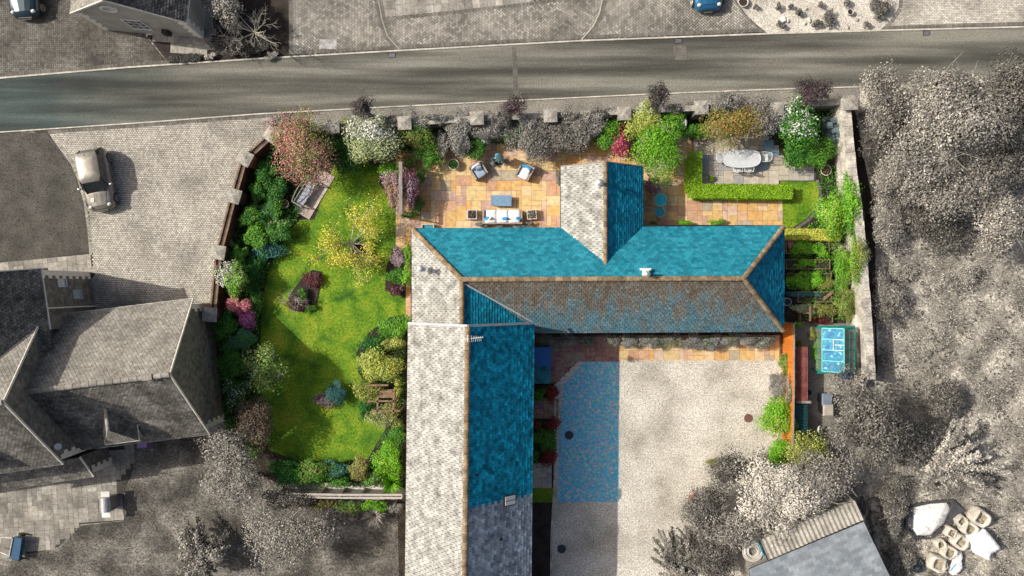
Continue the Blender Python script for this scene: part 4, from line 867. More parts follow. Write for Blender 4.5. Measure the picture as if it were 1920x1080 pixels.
mb = MB(); a = W(1543,562,.45); b = W(1563,546,.4); mb.bar(a, b, .16, .03); tag(mb.build('plank', 'wood_b'), 'loose brown plank lying diagonally over the corner of a vegetable bed', 'plank')
t = thing('plant_support', 'reddish timber T-shaped plant support in the southernmost bed', 'plant support', W(1518,588,0)); mb = MB(world=True); mb.bar(W(1519,575,.95), W(1519,602,.95), .09, .08); mb.build('rail', 'wood_b', t); mb = MB(world=True); mb.bar(W(1504,587,.9), W(1518,587,.9), .08, .08); mb.build('arm', 'wood_b', t)
for py in (577,600): mb = MB(world=True); x, y, _ = W(1519,py,.9); mb.box(x, y, 0, .91, .07, .07); mb.build('post', 'wood_b', t)
t = thing('garden_arbour', 'brown timber arbour frame poking out of the golden climber beside the long barn', 'arbour', W(722,755,0))
mb = MB(world=True)
for a, b in (((708,744),(708,772)),((738,733),(738,775)),((699,770),(750,770)),((712,734),(738,734)),((690,752),(740,752)),((692,722),(728,722))): mb.bar(W(*a, 2.0), W(*b, 2.0), .1, .1)
mb.build('roof_bars', 'wood_b', t)
for p in ((699,770),(750,770),(692,722),(740,752)): x, y, _ = W(*p, 2.0); mb = MB(world=True); mb.box(x, y, 0, 1.95, .09, .09); mb.build('post', 'wood_b', t)
mb = MB(world=True); x, y, _ = W(722,738,1.0); mb.box(x, y, .95, 1.02, 1.2, .5, 0); mb.build('seat', 'wood_b', t)
# ---------------- greenhouse ----------------
gt = thing('greenhouse', 'green-framed greenhouse with blue glass roof against the rubble wall', 'greenhouse', W(1572,656,0))
gx0 = W(1541,0,1.55)[0]; gxm = W(1582,0,2.15)[0]; gx1_ = W(1602,0,1.55)[0]; gy0 = W(0,616,2.0)[1]; gy1 = W(0,698,2.0)[1]
tq = flat('turquoise_frame', (.16,.60,.56), .5); tqd = flat('dark_green_frame', (.01,.20,.15), .5)
mg, nt, b = nodes_of('blue_glass', .06, .6); b.inputs['Base Color'].default_value = (.02,.36,.62,1); L = nt.links.new
g = N(nt, 'ShaderNodeNewGeometry'); n = N(nt, 'ShaderNodeTexNoise'); n.inputs['Scale'].default_value = 2.2; n.inputs['Detail'].default_value = 5; n.inputs['Distortion'].default_value = 2.5; L(g.outputs['Position'], n.inputs['Vector'])
r = ramp(nt, [(.3, (.005,.10,.26)), (.5, (.01,.22,.38)), (.6, (.03,.30,.36)), (.67, (.4,.6,.66))]); L(n.outputs['Fac'], r.inputs['Fac']); L(r.outputs['Color'], b.inputs['Base Color'])
mc, nt, b = nodes_of('clear_glass', .05, .5); b.inputs['Base Color'].default_value = (.8,.9,.86,1); b.inputs['Alpha'].default_value = .16
for i in range(4):
    a = gy0+(gy1-gy0)*i/4; c = gy0+(gy1-gy0)*(i+1)/4
    mb = MB(world=True); mb.add([(gx0, a-.02, 1.56), (gx0, c+.02, 1.56), (gxm, c+.02, 2.15), (gxm, a-.02, 2.15)], [(0,1,2,3)]); mb.build('roof_pane', mg, gt)
    mb = MB(world=True); mb.add([(gx1_, c+.02, 1.56), (gx1_, a-.02, 1.56), (gxm, a-.02, 2.15), (gxm, c+.02, 2.15)], [(0,1,2,3)]); mb.build('roof_pane', mc, gt)
mb = MB(world=True)
for i in range(5):
    y = gy0+(gy1-gy0)*i/4; mb.bar((gx0, y, 1.58), (gxm, y, 2.17), .045, .045)
mb.bar((gx0, gy0, 1.58), (gx0, gy1, 1.58), .07, .06); mb.bar((gxm, gy0, 2.18), (gxm, gy1, 2.18), .07, .06); mb.build('frame', tq, gt)
mb = MB(world=True)
for i in range(5):
    y = gy0+(gy1-gy0)*i/4; mb.bar((gxm, y, 2.16), (gx1_, y, 1.57), .045, .045)
    for x in (gx0, gx1_): mb.bar((x, y, 0), (x, y, 1.56), .045, .045)
mb.bar((gx1_, gy0, 1.57), (gx1_, gy1, 1.57), .07, .06); mb.bar(((gxm+gx1_)/2, gy0, 1.87), ((gxm+gx1_)/2, gy1, 1.87), .03, .03)
for y, s in ((gy0, 1), (gy1, -1)):
    for a, c in (((gx0,1.56),(gx1_,1.56)), ((gx0,.05),(gx1_,.05)), ((gx0,.9),(gx1_,.9))): mb.bar((a[0], y, a[1]), (c[0], y, c[1]), .05, .05)
    mb.bar(((gx0+gxm)/2, y, 0), ((gx0+gxm)/2, y, 1.8), .04, .04); mb.bar(((gxm+gx1_)/2, y, 0), ((gxm+gx1_)/2, y, 1.8), .04, .04)
    mb.bar((gx0-.25, y+s*.05, 1.5), (gx1_+.05, y+s*.05, 1.5), .16, .05)
mb.build('side_frame', tqd, gt)
mb = MB(world=True)
for y in (gy0, gy1): mb.add([(gx0, y, .05), (gx1_, y, .05), (gx1_, y, 1.56), (gxm, y, 2.15), (gx0, y, 1.56)], [(0,1,2,3,4)])
for x in (gx0, gx1_): mb.add([(x, gy0, .05), (x, gy1, .05), (x, gy1, 1.56), (x, gy0, 1.56)], [(0,1,2,3)])
mb.build('side_glass', mc, gt)
va, vb = W(0,637,2.05)[1], W(0,657,2.05)[1]; vx = W(1563,0,1.95)[0]
mb = MB(world=True)
for a, c in (((vx,va,1.93),(gxm-.02,va,2.2)), ((vx,vb,1.93),(gxm-.02,vb,2.2)), ((vx,va,1.93),(vx,vb,1.93)), ((vx+.06,(va+vb)/2,1.96),(gxm-.02,(va+vb)/2,2.2))): mb.bar(a, c, .04, .03)
mb.build('roof_vent', 'white', gt)
mb = MB(world=True)
for i in range(3): mb.box(W(1588+i*5.5,0,.8)[0], (gy0+gy1)/2, .74, .78, .12, abs(gy1-gy0)-.3)
mb.box(W(1590,0,.8)[0], gy1+.3, 0, .74, .5, .1); mb.box(W(1590,0,.8)[0], gy0-.3, 0, .74, .5, .1); mb.build('staging', 'wood_b', gt)
# store with corrugated roof, second dark store
t = thing('log_store', 'low store with maroon corrugated roof behind the orange fence', 'store', W(1502,700,0))
x0, x1 = W(1490,0,1.3)[0], W(1514,0,1.3)[0]; y0, y1 = W(0,752,1.3)[1], W(0,650,1.3)[1]
vs = []; fs = []; n = 36
for i in range(n+1):
    x = x0+(x1-x0)*i/n; z = 1.42-.12*i/n+(.028, 0, -.028, 0)[i % 4]; vs += [(x, y0, z), (x, y1, z)]
for i in range(n): fs.append((2*i, 2*i+2, 2*i+3, 2*i+1))
mb = MB(world=True); mb.add(vs, fs); mb.build('corrugated_roof', noisy('maroon_corrugated', [(.3, (.14,.04,.035)), (.7, (.30,.11,.09))], scale=2, fine=8, fine_amt=.3), t)
mb = MB(world=True); mb.box((x0+x1)/2, (y0+y1)/2, 0, 1.24, x1-x0-.1, y1-y0-.1); mb.build('body', 'wood_b', t); mb = MB(world=True); mb.box((x0+x1)/2+.15, y0-.06, 1.2, 1.34, x1-x0+.1, .14); mb.build('end_board', 'wood_g', t)
t = thing('dark_store', 'dark green ribbed store behind the orange fence south of the maroon roof', 'store', W(1501,790,0))
x0, x1 = W(1489,0,1.2)[0], W(1515,0,1.2)[0]; y0, y1 = W(0,812,1.2)[1], W(0,758,1.2)[1]; dk = flat('dark_green_metal', (.01,.05,.055), .4)
mb = MB(world=True); mb.box((x0+x1)/2, (y0+y1)/2, 0, 1.15, x1-x0-.06, y1-y0-.06); mb.build('body', dk, t)
mb = MB(world=True)
for i in range(9): mb.box((x0+x1)/2, y0+(y1-y0)*(i+.5)/9, 1.15, 1.19, x1-x0, .13)
mb.build('lid_ribs', dk, t)
# bins, butts and barrels
def bin_(px, py, lidm, label, rot=0):
    x, y, _ = W(px, py, 1.0); t = thing('wheelie_bin', label, 'bin', (x, y, 0), rot, 'wheeled bins by the side gravel')
    mb = MB(); z0, z1 = .08, .98
    vs = [(-.2,-.24,z0),(.2,-.24,z0),(.2,.24,z0),(-.2,.24,z0),(-.28,-.33,z1),(.28,-.33,z1),(.28,.33,z1),(-.28,.33,z1)]; mb.add(vs, BF); mb.build('body', 'black', t)
    mb = MB(); mb.add([(-.31,-.36,z1),(.31,-.36,z1),(.31,.36,z1),(-.31,.36,z1),(-.25,-.3,z1+.09),(.27,-.3,z1+.06),(.27,.3,z1+.06),(-.25,.3,z1+.09)], BF); mb.build('lid', lidm, t)
    mb = MB(); mb.tube([(.33,-.25,z1-.02),(.33,.25,z1-.02)], .02, 6); mb.build('handle', 'black', t)
    for s in (-1, 1):
        mb = MB(); rr = Matrix.Rotation(R(90), 3, 'X'); mb.cyl(0, 0, -.03, .03, .1, n=14); mb.v = [tuple(rr @ Vector(v)+Vector((.24, s*.26, .1))) for v in mb.v]; mb.build('wheel', 'black', t)
    return t
gl = flat('slate_grey_lid', (.18,.22,.27), .35); bl2 = flat('beige_lid', (.42,.38,.32), .4)
bin_(1551,749, gl, 'wheelie bin with slate grey lid, northern one beside the side gravel'); bin_(1553,769, bl2, 'wheelie bin with beige lid, southern one beside the side gravel')
def barrel(name, px, py, r_, h_, mat, label, cat, rim='black'):
    x, y, _ = W(px, py, h_); t = thing(name, label, cat, (x, y, 0)); mb = MB(); mb.lathe(0, 0, [(0,0),(r_*.88,0),(r_,h_*.3),(r_,h_*.65),(r_*.92,h_),(r_*.8,h_),(r_*.78,h_-.04)], 20); mb.build('body', mat, t)
    mb = MB(); mb.lathe(0, 0, [(r_*.8,h_-.04),(0,h_-.03)], 20); mb.build('lid', rim, t); return t
nb = flat('navy_plastic', (.02,.07,.14), .3); barrel('water_butt', 1588, 704, .27, .9, nb, 'round navy water butt at the south end of the greenhouse', 'water butt', nb)
bb = flat('blue_plastic', (.03,.20,.36), .35); barrel('plastic_tub', 1517, 736, .2, .6, bb, 'blue plastic tub squeezed beside the maroon corrugated roof', 'tub')
barrel('compost_bin', 1477, 566, .25, .8, flat('pale_blue_rim', (.3,.45,.5), .4), 'round pale bin with black lid by the east eave of the farmhouse', 'bin')
x, y, _ = W(1020,664,1.1); t = thing('storage_chest', 'deep blue storage chest with smooth lid against the long barn wall', 'storage chest', (W(1016,665,0)[0], W(0,666,0)[1], 0))
mb = MB(); mb.box(0, 0, 0, .95, .95, 1.08); mb.build('body', 'black', t); mb = MB(); mb.box(0, 0, .95, 1.0, 1.02, 1.14); mb.build('lid', flat('deep_blue_lid', (.01,.14,.42), .4), t)
t = thing('log_box', 'teal slatted box standing south of the deep blue chest by the long barn', 'storage box', (W(1016,701,0)[0], W(0,701,0)[1], 0))
mb = MB(); mb.box(0, 0, 0, .6, .95, .9); mb.build('body', 'wood_b', t); mb = MB()
for i in range(6): mb.box(0, -.42+i*.168, .6, .64, 1.0, .155)
mb.build('slats', noisy('teal_boards', [(.3,(.02,.14,.18)),(.7,(.07,.32,.36))], scale=3), t)
# ---------------- patio furniture ----------------
rat = noisy('woven_rattan', [(.3, (.26,.21,.18)), (.7, (.40,.34,.29))], scale=6, fine=30, fine_amt=.3)
cwh = flat('white_cushion', (.78,.78,.78), .9); cbl = flat('blue_cushion', (.04,.30,.55), .9); cgr = flat('blue_grey_cushion', (.32,.40,.50), .9)
def armchair(px, py, rot, label, seatm, backm, pillowm):
    x, y, _ = W(px, py, .45); t = thing('rattan_armchair', label, 'armchair', (x, y, 0), rot, 'rattan armchairs facing the coffee table')
    mb = MB(); mb.box(0, 0, .08, .34, .86, .82); mb.box(0, .38, .34, .78, .86, .12); mb.box(-.38, -.03, .34, .6, .1, .74); mb.box(.38, -.03, .34, .6, .1, .74)
    for a in (-.37,.37):
        for b_ in (-.35,.35): mb.box(a, b_, 0, .08, .06, .06)
    mb.build('frame', rat, t)
    mb = MB(); mb.pillow(0, -.08, .42, .64, .70, .16); mb.build('seat_cushion', seatm, t); mb = MB(); mb.pillow(0, .27, .62, .64, .16, .38, 0, .35, R(-10)); mb.build('back_cushion', backm, t)
    mb = MB(); mb.pillow(.1, .1, .6, .38, .2, .34, R(-18), .4, R(-35)); mb.build('pillow', pillowm, t)
armchair(897,320, R(32), 'rattan armchair with blue-grey cushions, angled west of the closed parasol', cgr, cwh, cgr)
armchair(984,322, R(-28), 'rattan armchair with white seat and blue back cushion, east of the closed parasol', cwh, cbl, cwh)
t = thing('rattan_sofa', 'long rattan sofa with white cushions backing onto the farmhouse wall', 'sofa', (*W2(942,407,.45), 0), PI)
mb = MB(); mb.box(0, 0, .08, .34, 2.35, .84); mb.box(0, .38, .34, .74, 2.35, .1); mb.box(-1.12, -.02, .34, .6, .11, .8); mb.box(1.12, -.02, .34, .6, .11, .8); mb.build('frame', rat, t)
for k in range(3): mb = MB(); mb.pillow(-.7+k*.7, -.08, .43, .69, .72, .17, p=.2); mb.build('seat_cushion', cwh, t); mb = MB(); mb.pillow(-.7+k*.7, .27, .62, .68, .16, .36, p=.2, rx=R(-12)); mb.build('back_cushion', cwh, t)
for a, m_, r_ in ((.93, cbl, .5), (.8, cwh, .6), (-.15, cbl, .1), (-.95, cbl, -.3)): mb = MB(); mb.pillow(a, .12, .62, .34, .14, .3, r_, .4, R(-30)); mb.build('pillow', m_, t)
t = thing('coffee_table', 'low rattan coffee table with blue-grey slatted top between sofa and armchairs', 'table', (*W2(940,376,.42), 0), R(-1))
mb = MB(); mb.box(0, 0, .03, .38, 1.14, .56); mb.build('base', rat, t); mb = MB()
for i in range(24): mb.box(-.6+.025+i*.05, 0, .38, .415, .044, .64)
for i in range(9): mb.box(0, -.29+i*.0725, .402, .418, 1.2, .02)
mb.build('table_top', flat('blue_grey_slats', (.20,.33,.46), .4), t)
t = thing('closed_parasol', 'closed white and blue parasol standing between the two armchairs', 'parasol', (*W2(935,298,.6), 0))
mb = MB(); mb.cyl(0, 0, 0, .08, .28, n=20); mb.build('base', 'black', t); mb = MB(); mb.tube([(0,0,.08),(0,0,2.3)], .025, 8); mb.build('pole', 'steel', t)
vs = []; fs = []; nn = 16
for j, (r_, z) in enumerate([(.02,2.28),(.07,2.05),(.13,1.6),(.19,1.1),(.26,.78)]):
    for i in range(nn): q = r_*(1.25 if i % 2 else .62); a = 2*PI*i/nn+j*.09; vs.append((q*math.cos(a), q*math.sin(a), z+(.04 if i % 2 else 0)))
for j in range(4):
    for i in range(nn): fs.append((j*nn+i, (j+1)*nn+i, (j+1)*nn+(i+1) % nn, j*nn+(i+1) % nn))
mb = MB(); mb.add(vs, fs); m, nt, b = nodes_of('striped_canvas', .9, .1); g = N(nt, 'ShaderNodeTexCoord'); gr = N(nt, 'ShaderNodeTexGradient', gradient_type='RADIAL'); nt.links.new(g.outputs['Object'], gr.inputs[0]); ml = N(nt, 'ShaderNodeMath', operation='MULTIPLY'); ml.inputs[1].default_value = 8; fr = N(nt, 'ShaderNodeMath', operation='FRACT'); nt.links.new(gr.outputs[1], ml.inputs[0]); nt.links.new(ml.outputs[0], fr.inputs[0]); r = ramp(nt, [(0, (.75,.76,.75)), (.55, (.06,.45,.55))], 'CONSTANT'); nt.links.new(fr.outputs[0], r.inputs[0]); nt.links.new(r.outputs[0], b.inputs['Base Color'])
mb.build('canopy', m, t)
# dining set
pw = flat('pale_metal_furniture', (.60,.62,.60), .4); t = thing('dining_table', 'oval pale metal mesh dining table on the blue flagstones', 'table', (*W2(1391,297,.74), 0))
def oval(a, b, n=40, p=.72): return [(a*math.copysign(abs(math.cos(2*PI*i/n))**p, math.cos(2*PI*i/n)), b*math.copysign(abs(math.sin(2*PI*i/n))**p, math.sin(2*PI*i/n))) for i in range(n)]
m, nt, b = nodes_of('metal_mesh', .45, .4); g = N(nt, 'ShaderNodeTexCoord'); ck = N(nt, 'ShaderNodeTexBrick'); ck.offset = 0; ck.inputs['Scale'].default_value = 1; ck.inputs['Brick Width'].default_value = .07; ck.inputs['Row Height'].default_value = .07; ck.inputs['Mortar Size'].default_value = .012; ck.inputs['Color1'].default_value = (.80,.80,.76,1); ck.inputs['Color2'].default_value = (.74,.75,.72,1); ck.inputs['Mortar'].default_value = (.42,.45,.46,1); nt.links.new(g.outputs['Object'], ck.inputs[0]); nt.links.new(ck.outputs[0], b.inputs['Base Color'])
mb = MB(); mb.prism(oval(1.1, .53), .725, .74); mb.build('table_top', m, t)
mb = MB(); o_ = oval(1.1, .53); vs = []; mb.tube([(x, y, .735) for x, y in o_]+[(o_[0][0], o_[0][1], .735)], .028, 6); mb.build('rim', pw, t)
for sx in (-1, 1):
    for sy in (-1, 1): mb = MB(); mb.tube([(sx*.65, sy*.28, .72), (sx*.75, sy*.34, .3), (sx*.8, sy*.36, 0)], .022, 6); mb.build('leg', pw, t)
def metal_chair(loc, rot, label, seatm, framem, name='metal_chair', group='pale metal chairs around the dining table'):
    t = thing(name, label, 'chair', loc, rot, group)
    mb = MB(); mb.prism([(-.22,-.22),(.22,-.22),(.24,.1),(.2,.22),(-.2,.22),(-.24,.1)], .42, .445); mb.build('seat', seatm, t)
    mb = MB(); mb.tube([(-.25,.2,.42),(-.26,.27,.65),(-.2,.31,.84),(0,.33,.88),(.2,.31,.84),(.26,.27,.65),(.25,.2,.42)], .022, 6)
    for k in range(-3, 4): mb.tube([(k*.065,.24,.44),(k*.065,.32,.86)], .009, 4)
    mb.build('backrest', framem, t)
    mb = MB(); 
    for s in (-1, 1): mb.tube([(s*.26,.25,.64),(s*.29,0,.65),(s*.28,-.2,.63),(s*.25,-.22,.43)], .02, 6)
    mb.build('armrests', framem, t)
    for sx in (-1, 1):
        for sy in (-1, 1): mb = MB(); mb.tube([(sx*.21, sy*.2, .42), (sx*.24, sy*.24, 0)], .015, 5); mb.build('leg', framem, t)
    return t
mc0 = metal_chair((*W2(1382,314,.45), 0), PI, 'pale metal chair, left of two under the south side of the dining table', pw, pw)
dup(mc0, (*W2(1403,314,.45), 0), PI, 'pale metal chair, right of two under the south side of the dining table')
dup(mc0, (*W2(1350,296,.45), 0), R(90), 'pale metal chair at the west end of the oval dining table')
dup(mc0, (*W2(1433,295,.45), 0), R(-90), 'pale metal chair at the east end of the oval dining table')
tl_ = flat('turquoise_metal', (.02,.42,.52), .4); te = flat('turquoise_edge', (.30,.66,.72), .4)
t = thing('bistro_table', 'round turquoise bistro table beside the north wing', 'table', (*W2(1239,375,.72), 0)); mb = MB(); mb.cyl(0, 0, .70, .72, .36, n=32); mb.build('table_top', tl_, t); mb = MB(); mb.torus(0, 0, .712, .36, .018, 32, 6); mb.build('rim', te, t)
mb = MB()
for k in range(3): a = 2*PI*k/3; mb.tube([(0,0,.7),(.06*math.cos(a),.06*math.sin(a),.35),(.25*math.cos(a),.25*math.sin(a),0)], .015, 6)
mb.build('pedestal', tl_, t)
bc = metal_chair((*W2(1236,397,.45), 0), R(205), 'turquoise bistro chair in the open south of the round table', tl_, te, 'bistro_chair', 'turquoise bistro chairs'); dup(bc, (*W2(1229,354,.45), 0), R(35), 'turquoise bistro chair half hidden under the pink-leaved shrub')
# bench on its slabs
t = thing('stone_pad', 'row of four pinkish stone slabs under the garden bench beside the lawn', 'stone slabs', (*W2(589,363,.05), 0), R(59)); mb = MB()
pts = [(-1.95,.05,.72),(-.75,.05,.72)]; cx = -1.72
for k in range(4): mb.box(-1.12+k*.745, .0-.0*k, 0, .05, .73, 1.08 if k else 1.08)
mb.build('slabs', noisy('pink_slab', [(.3,(.34,.26,.23)),(.7,(.56,.46,.40))], scale=1.5, island=.2, fine=5, fine_amt=.2), t)
t = thing('garden_bench', 'silvered timber garden bench with curved back on stone slabs', 'bench', (*W2(572,363,.4), .05), R(59)); rotb = 0
mb = MB()
for k in range(6): mb.box(0, -.24+k*.085, .40, .43, 1.5, .065)
mb.build('seat', flat('grey_blue_slats', (.42,.44,.50), .6), t)
mb = MB(); arc = [(-.78,.32,.72),(-.5,.34,.86),(-.2,.35,.95),(0,.35,.97),(.2,.35,.95),(.5,.34,.86),(.78,.32,.72)]; mb.tube(arc, .035, 6); mb.bar((-.76,.28,.5),(.76,.28,.5), .05, .05)
for k in range(5): x = -.52+k*.26; mb.bar((x,.28,.5),(x,.335,.72+.22*(1-(x/.78)**2)), .02, .04)
mb.build('backrest', 'wood_g', t)
for s in (-1, 1): mb = MB(); mb.bar((s*.78,-.32,.64),(s*.78,.32,.64), .07, .04); mb.build('armrest', 'wood_g', t)
for sx in (-1, 1):
    for sy in (-1, 1): mb = MB(); mb.box(sx*.76, sy*.29, 0, .63, .06, .06); mb.build('leg', 'wood_g', t)
# pots
def pot(px, py, r_, h_, mat, label, square=False, leaf='olive', name='plant_pot', n=260, rim=None, group=None):
    x, y, _ = W(px, py, h_); t = thing(name, label, 'planter' if square else 'plant pot', (x, y, 0), R(random.uniform(-8, 8)), group)
    mb = MB()
    if square:
        for a, b_, c, d in ((0,r_,2*r_,.05),(0,-r_,2*r_,.05),(r_,0,.05,2*r_+.05),(-r_,0,.05,2*r_+.05)): mb.box(a, b_, 0, h_, c-(.05 if d == .05 and c > .06 else 0), d-(0 if d == .05 else 0))
    else: mb.lathe(0, 0, [(0,0),(r_*.7,0),(r_,h_*.85),(r_*1.08,h_),(r_*.95,h_),(r_*.9,h_-.06)], 20)
    mb.build('body', mat, t); mb = MB(); mb.cyl(0, 0, h_-.1, h_-.07, r_*.93, n=16); mb.build('soil', 'soil', t)
    if leaf:
        P = rng.normal(0, 1, (n, 3)); P = unit(P)*rng.uniform(.5, 1, (n, 1)); P[:,2] = np.abs(P[:,2]); P = P*np.array([r_*1.05, r_*1.05, r_*.9])+np.array([x, y, h_-.05]); leafcloud('foliage', P, unit(rng.normal(0,1,(n,3))+np.array([0,0,1])), .075, .55, leaf, t)
    return t
def leafcloud(name, P, Nn, size, asp, mat, parent, jit=.9):
    n = len(P)
    if n == 0: return None
    Nn = unit(Nn+rng.normal(0, jit*.5, (n, 3))); t = unit(np.cross(Nn, rng.normal(0, 1, (n, 3)))); b = np.cross(Nn, t)
    s = (size*rng.uniform(.55, 1.35, (n, 1)))/2
    V = np.stack([P-t*s, P+b*s*asp-t*s*.1, P+t*s, P-b*s*asp-t*s*.1], 1).reshape(-1, 3)
    return npmesh(name, V, 4, mat, parent)
terr = flat('terracotta', (.45,.25,.15), .8); stonep = flat('white_stone_pot', (.62,.58,.52), .7)
pot(885,402,.26,.42, stonep, 'square white planter with clipped box plant, west end of the sofa', True, 'gmid'); pot(997,402,.26,.42, stonep, 'square white planter with grey-green plant, east end of the sofa', True, 'glight')
pot(850,308,.3,.4, stonep, 'round pale pot with bay plant north of the terrace flags', False, 'mgreen'); pot(533,382,.24,.5, stonep, 'old stone urn at the south end of the garden bench', False, 'rust', n=60, name='stone_urn')
pot(1549,319,.3,.35, stonep, 'round white pot holding bare brown twigs by the stone wall', False, 'gbrown'); pot(1334,334,.16,.25, terr, 'small pot with bright green leaves inside the corner of the clipped hedge', False, 'bgreen')
x, y, _ = W(1280,231,1.0); t = thing('beehive', 'small grey beehive with white lid on a stand by the north wall', 'beehive', (x, y, 0), R(2)); mb = MB(); mb.box(0, 0, .3, .9, .5, .5)
for a in (-.2,.2):
    for c in (-.2,.2): mb.box(a, c, 0, .3, .05, .05)
mb.build('body', flat('blue_grey_box', (.4,.45,.5), .6), t); mb = MB(); mb.box(.0, .06, .9, 1.02, .42, .38); mb.build('lid', 'white', t)
t = thing('garden_sculpture', 'jagged dark slate sculpture of stacked plates in front of the stone wall', 'sculpture', (*W2(1563,246,.7), 0), R(12)); sm = noisy('blue_green_slate_block', [(.3,(.05,.075,.08)),(.7,(.15,.20,.205))], scale=3, island=.4); mb = MB(); rd = random.Random(5)
for k in range(46):
    zz = rd.uniform(.2, 1.15); sc_ = 1-.35*zz; mb.box(rd.uniform(-.42,.42)*sc_, rd.uniform(-.95,.95)*sc_, zz-.25, zz, rd.uniform(.16,.36), rd.uniform(.18,.45), rd.uniform(-.15,.15))
mb.box(0, 0, 0, .5, .8, 1.8, 0); mb.build('plates', sm, t)
mb = MB(); mb.cyl(*W2(543,407,.15), 0, .2, .09, .02, 12); tag(mb.build('glass_ornament', flat('turquoise_glass', (.05,.4,.5), .1)), 'tiny turquoise ornament on the ground south of the stone urn', 'ornament')
mb = MB(); mb.torus(*W2(1537,805,.5), .5, .17, .05, 20, 8, tilt=Matrix.Rotation(R(40), 3, 'Y')); mb.cyl(*W2(1537,805,.2), 0, .46, .05, .05, 8); tag(mb.build('ring_ornament', 'white'), 'white ring ornament under the shrubs south of the bins', 'ornament')
x, y, _ = W(802,425,.4); t = thing('wall_trough', 'small pale trough with teal lining against the farmhouse north wall', 'planter', (x, y, 0)); mb = MB()
for a, b_, c, d in ((0,.14,.7,.05),(0,-.14,.7,.05),(.34,0,.04,.23),(-.34,0,.04,.23)): mb.box(a, b_, 0, .4, c, d)
mb.build('body', stonep, t); mb = MB(); mb.box(0, 0, .05, .3, .63, .22); mb.build('filling', flat('teal_lining', (.05,.25,.3), .6), t)
# manholes, drains
for px, py, r_, lab in ((1403,784,.26,'rusty round cover in the sunlit gravel court'),(1067,816,.26,'dark round cover in the blue part of the gravel court'),(1053,1029,.26,'dark round cover in the southern grey part of the gravel court')):
    mb = MB(); mb.lathe(*W2(px, py), [(0,.03),(r_*.8,.03),(r_*.82,.036),(r_*.95,.036),(r_,.03),(r_,.0)], 28); tag(mb.build('manhole_cover', flat('rusty_iron', (.16,.08,.06), .8) if px == 1403 else flat('dark_iron', (.03,.04,.06), .6)), lab, 'manhole cover', 'round covers in the gravel court')
mb = MB(); x, y, _ = W(615,83); mb.box(x, y, .01, .03, 1.05, .58, R(-1)); mb.box(x, y, .03, .034, .95, .48, R(-1)); o = mb.build('inspection_cover', noisy('worn_steel_cover', [(.3, g3(.22)), (.7, (.5,.5,.5))], scale=3, fine=9)); tag(o, 'rectangular steel inspection cover in the herringbone drive', 'manhole cover')
for px, py, lab in ((735,104,'road gully grate below the flagstone path kerb'),(1272,77,'road gully grate below the middle herringbone drive'),(1737,62,'road gully grate at the far east of the road')):
    t = thing('drain_grate', lab, 'drain', (*W2(px, py), .012), R(3), 'road gullies along the north kerb'); mb = MB(); mb.box(0, 0, .0, .012, .42, .3); mb.build('frame', 'black', t)
    mb = MB()
    for k in range(6): mb.box(-.15+k*.06, 0, .012, .02, .022, .24)
    mb.build('bars', 'steel', t)
# ---------------- barbecue, trailer, bags ----------------
t = thing('barbecue', 'stainless barbecue with side shelves at the edge of the grey patio', 'barbecue', (*W2(213,938,0), 0), R(3))
mb = MB(); mb.box(.05, 0, .1, .85, .55, .8); mb.build('cabinet', 'wood_g', t)
vs = []; fs = []; n = 10
for i in range(n+1):
    a = PI*i/n; vs += [(-.3*math.cos(a), -.42, .85+.28*math.sin(a)), (-.3*math.cos(a), .42, .85+.28*math.sin(a))]
for i in range(n): fs.append((2*i, 2*i+2, 2*i+3, 2*i+1))
fs += [tuple(2*i for i in range(n+1))[::-1], tuple(2*i+1 for i in range(n+1))]
mb = MB(); mb.add(vs, fs); mb.build('hood', 'steel', t)
mb = MB(); mb.tube([(-.33,-.36,.95),(-.37,-.36,.98),(-.37,.36,.98),(-.33,.36,.95)], .015, 6); mb.build('handle', 'black', t)
for s in (-1, 1): mb = MB(); mb.box(0, s*.6, .86, .89, .5, .32); mb.build('side_shelf', 'white', t)
for sx in (-1, 1):
    for sy in (-1, 1): mb = MB(); mb.cyl(sx*.2+.05, sy*.34, 0, .1, .04, n=10); mb.build('castor', 'black', t)
t = thing('box_trailer', 'small dark blue box trailer with pale drawbar frame on the patio at the left edge', 'trailer', (*W2(28,1026,.4), 0), R(-8))
tb = flat('dark_blue_plastic', (.03,.09,.17), .35); mb = MB(); mb.add([(-.05,-.55,.2),(.4,-.55,.2),(.4,.6,.2),(-.05,.6,.2),(-.12,-.62,.62),(.46,-.62,.62),(.46,.66,.62),(-.12,.66,.62)], BF); mb.build('body', tb, t)
mb = MB(); mb.tube([(-.1,.62,.66),(-.75,.55,.6),(-.85,-.35,.5),(-.1,-.45,.66),(-.05,.6,.66)], .025, 6); mb.tube([(-1.4,-.25,.5),(-.1,-.45,.6)], .03, 6); mb.build('drawbar', 'offwhite', t)
for s in (-1, 1): mb = MB(); rr = Matrix.Rotation(R(90), 3, 'X'); mb.cyl(0,0,-.06,.06,.2,n=16); mb.v = [tuple(rr @ Vector(v)+Vector((.2, s*.72, .2))) for v in mb.v]; mb.build('wheel', 'black', t)
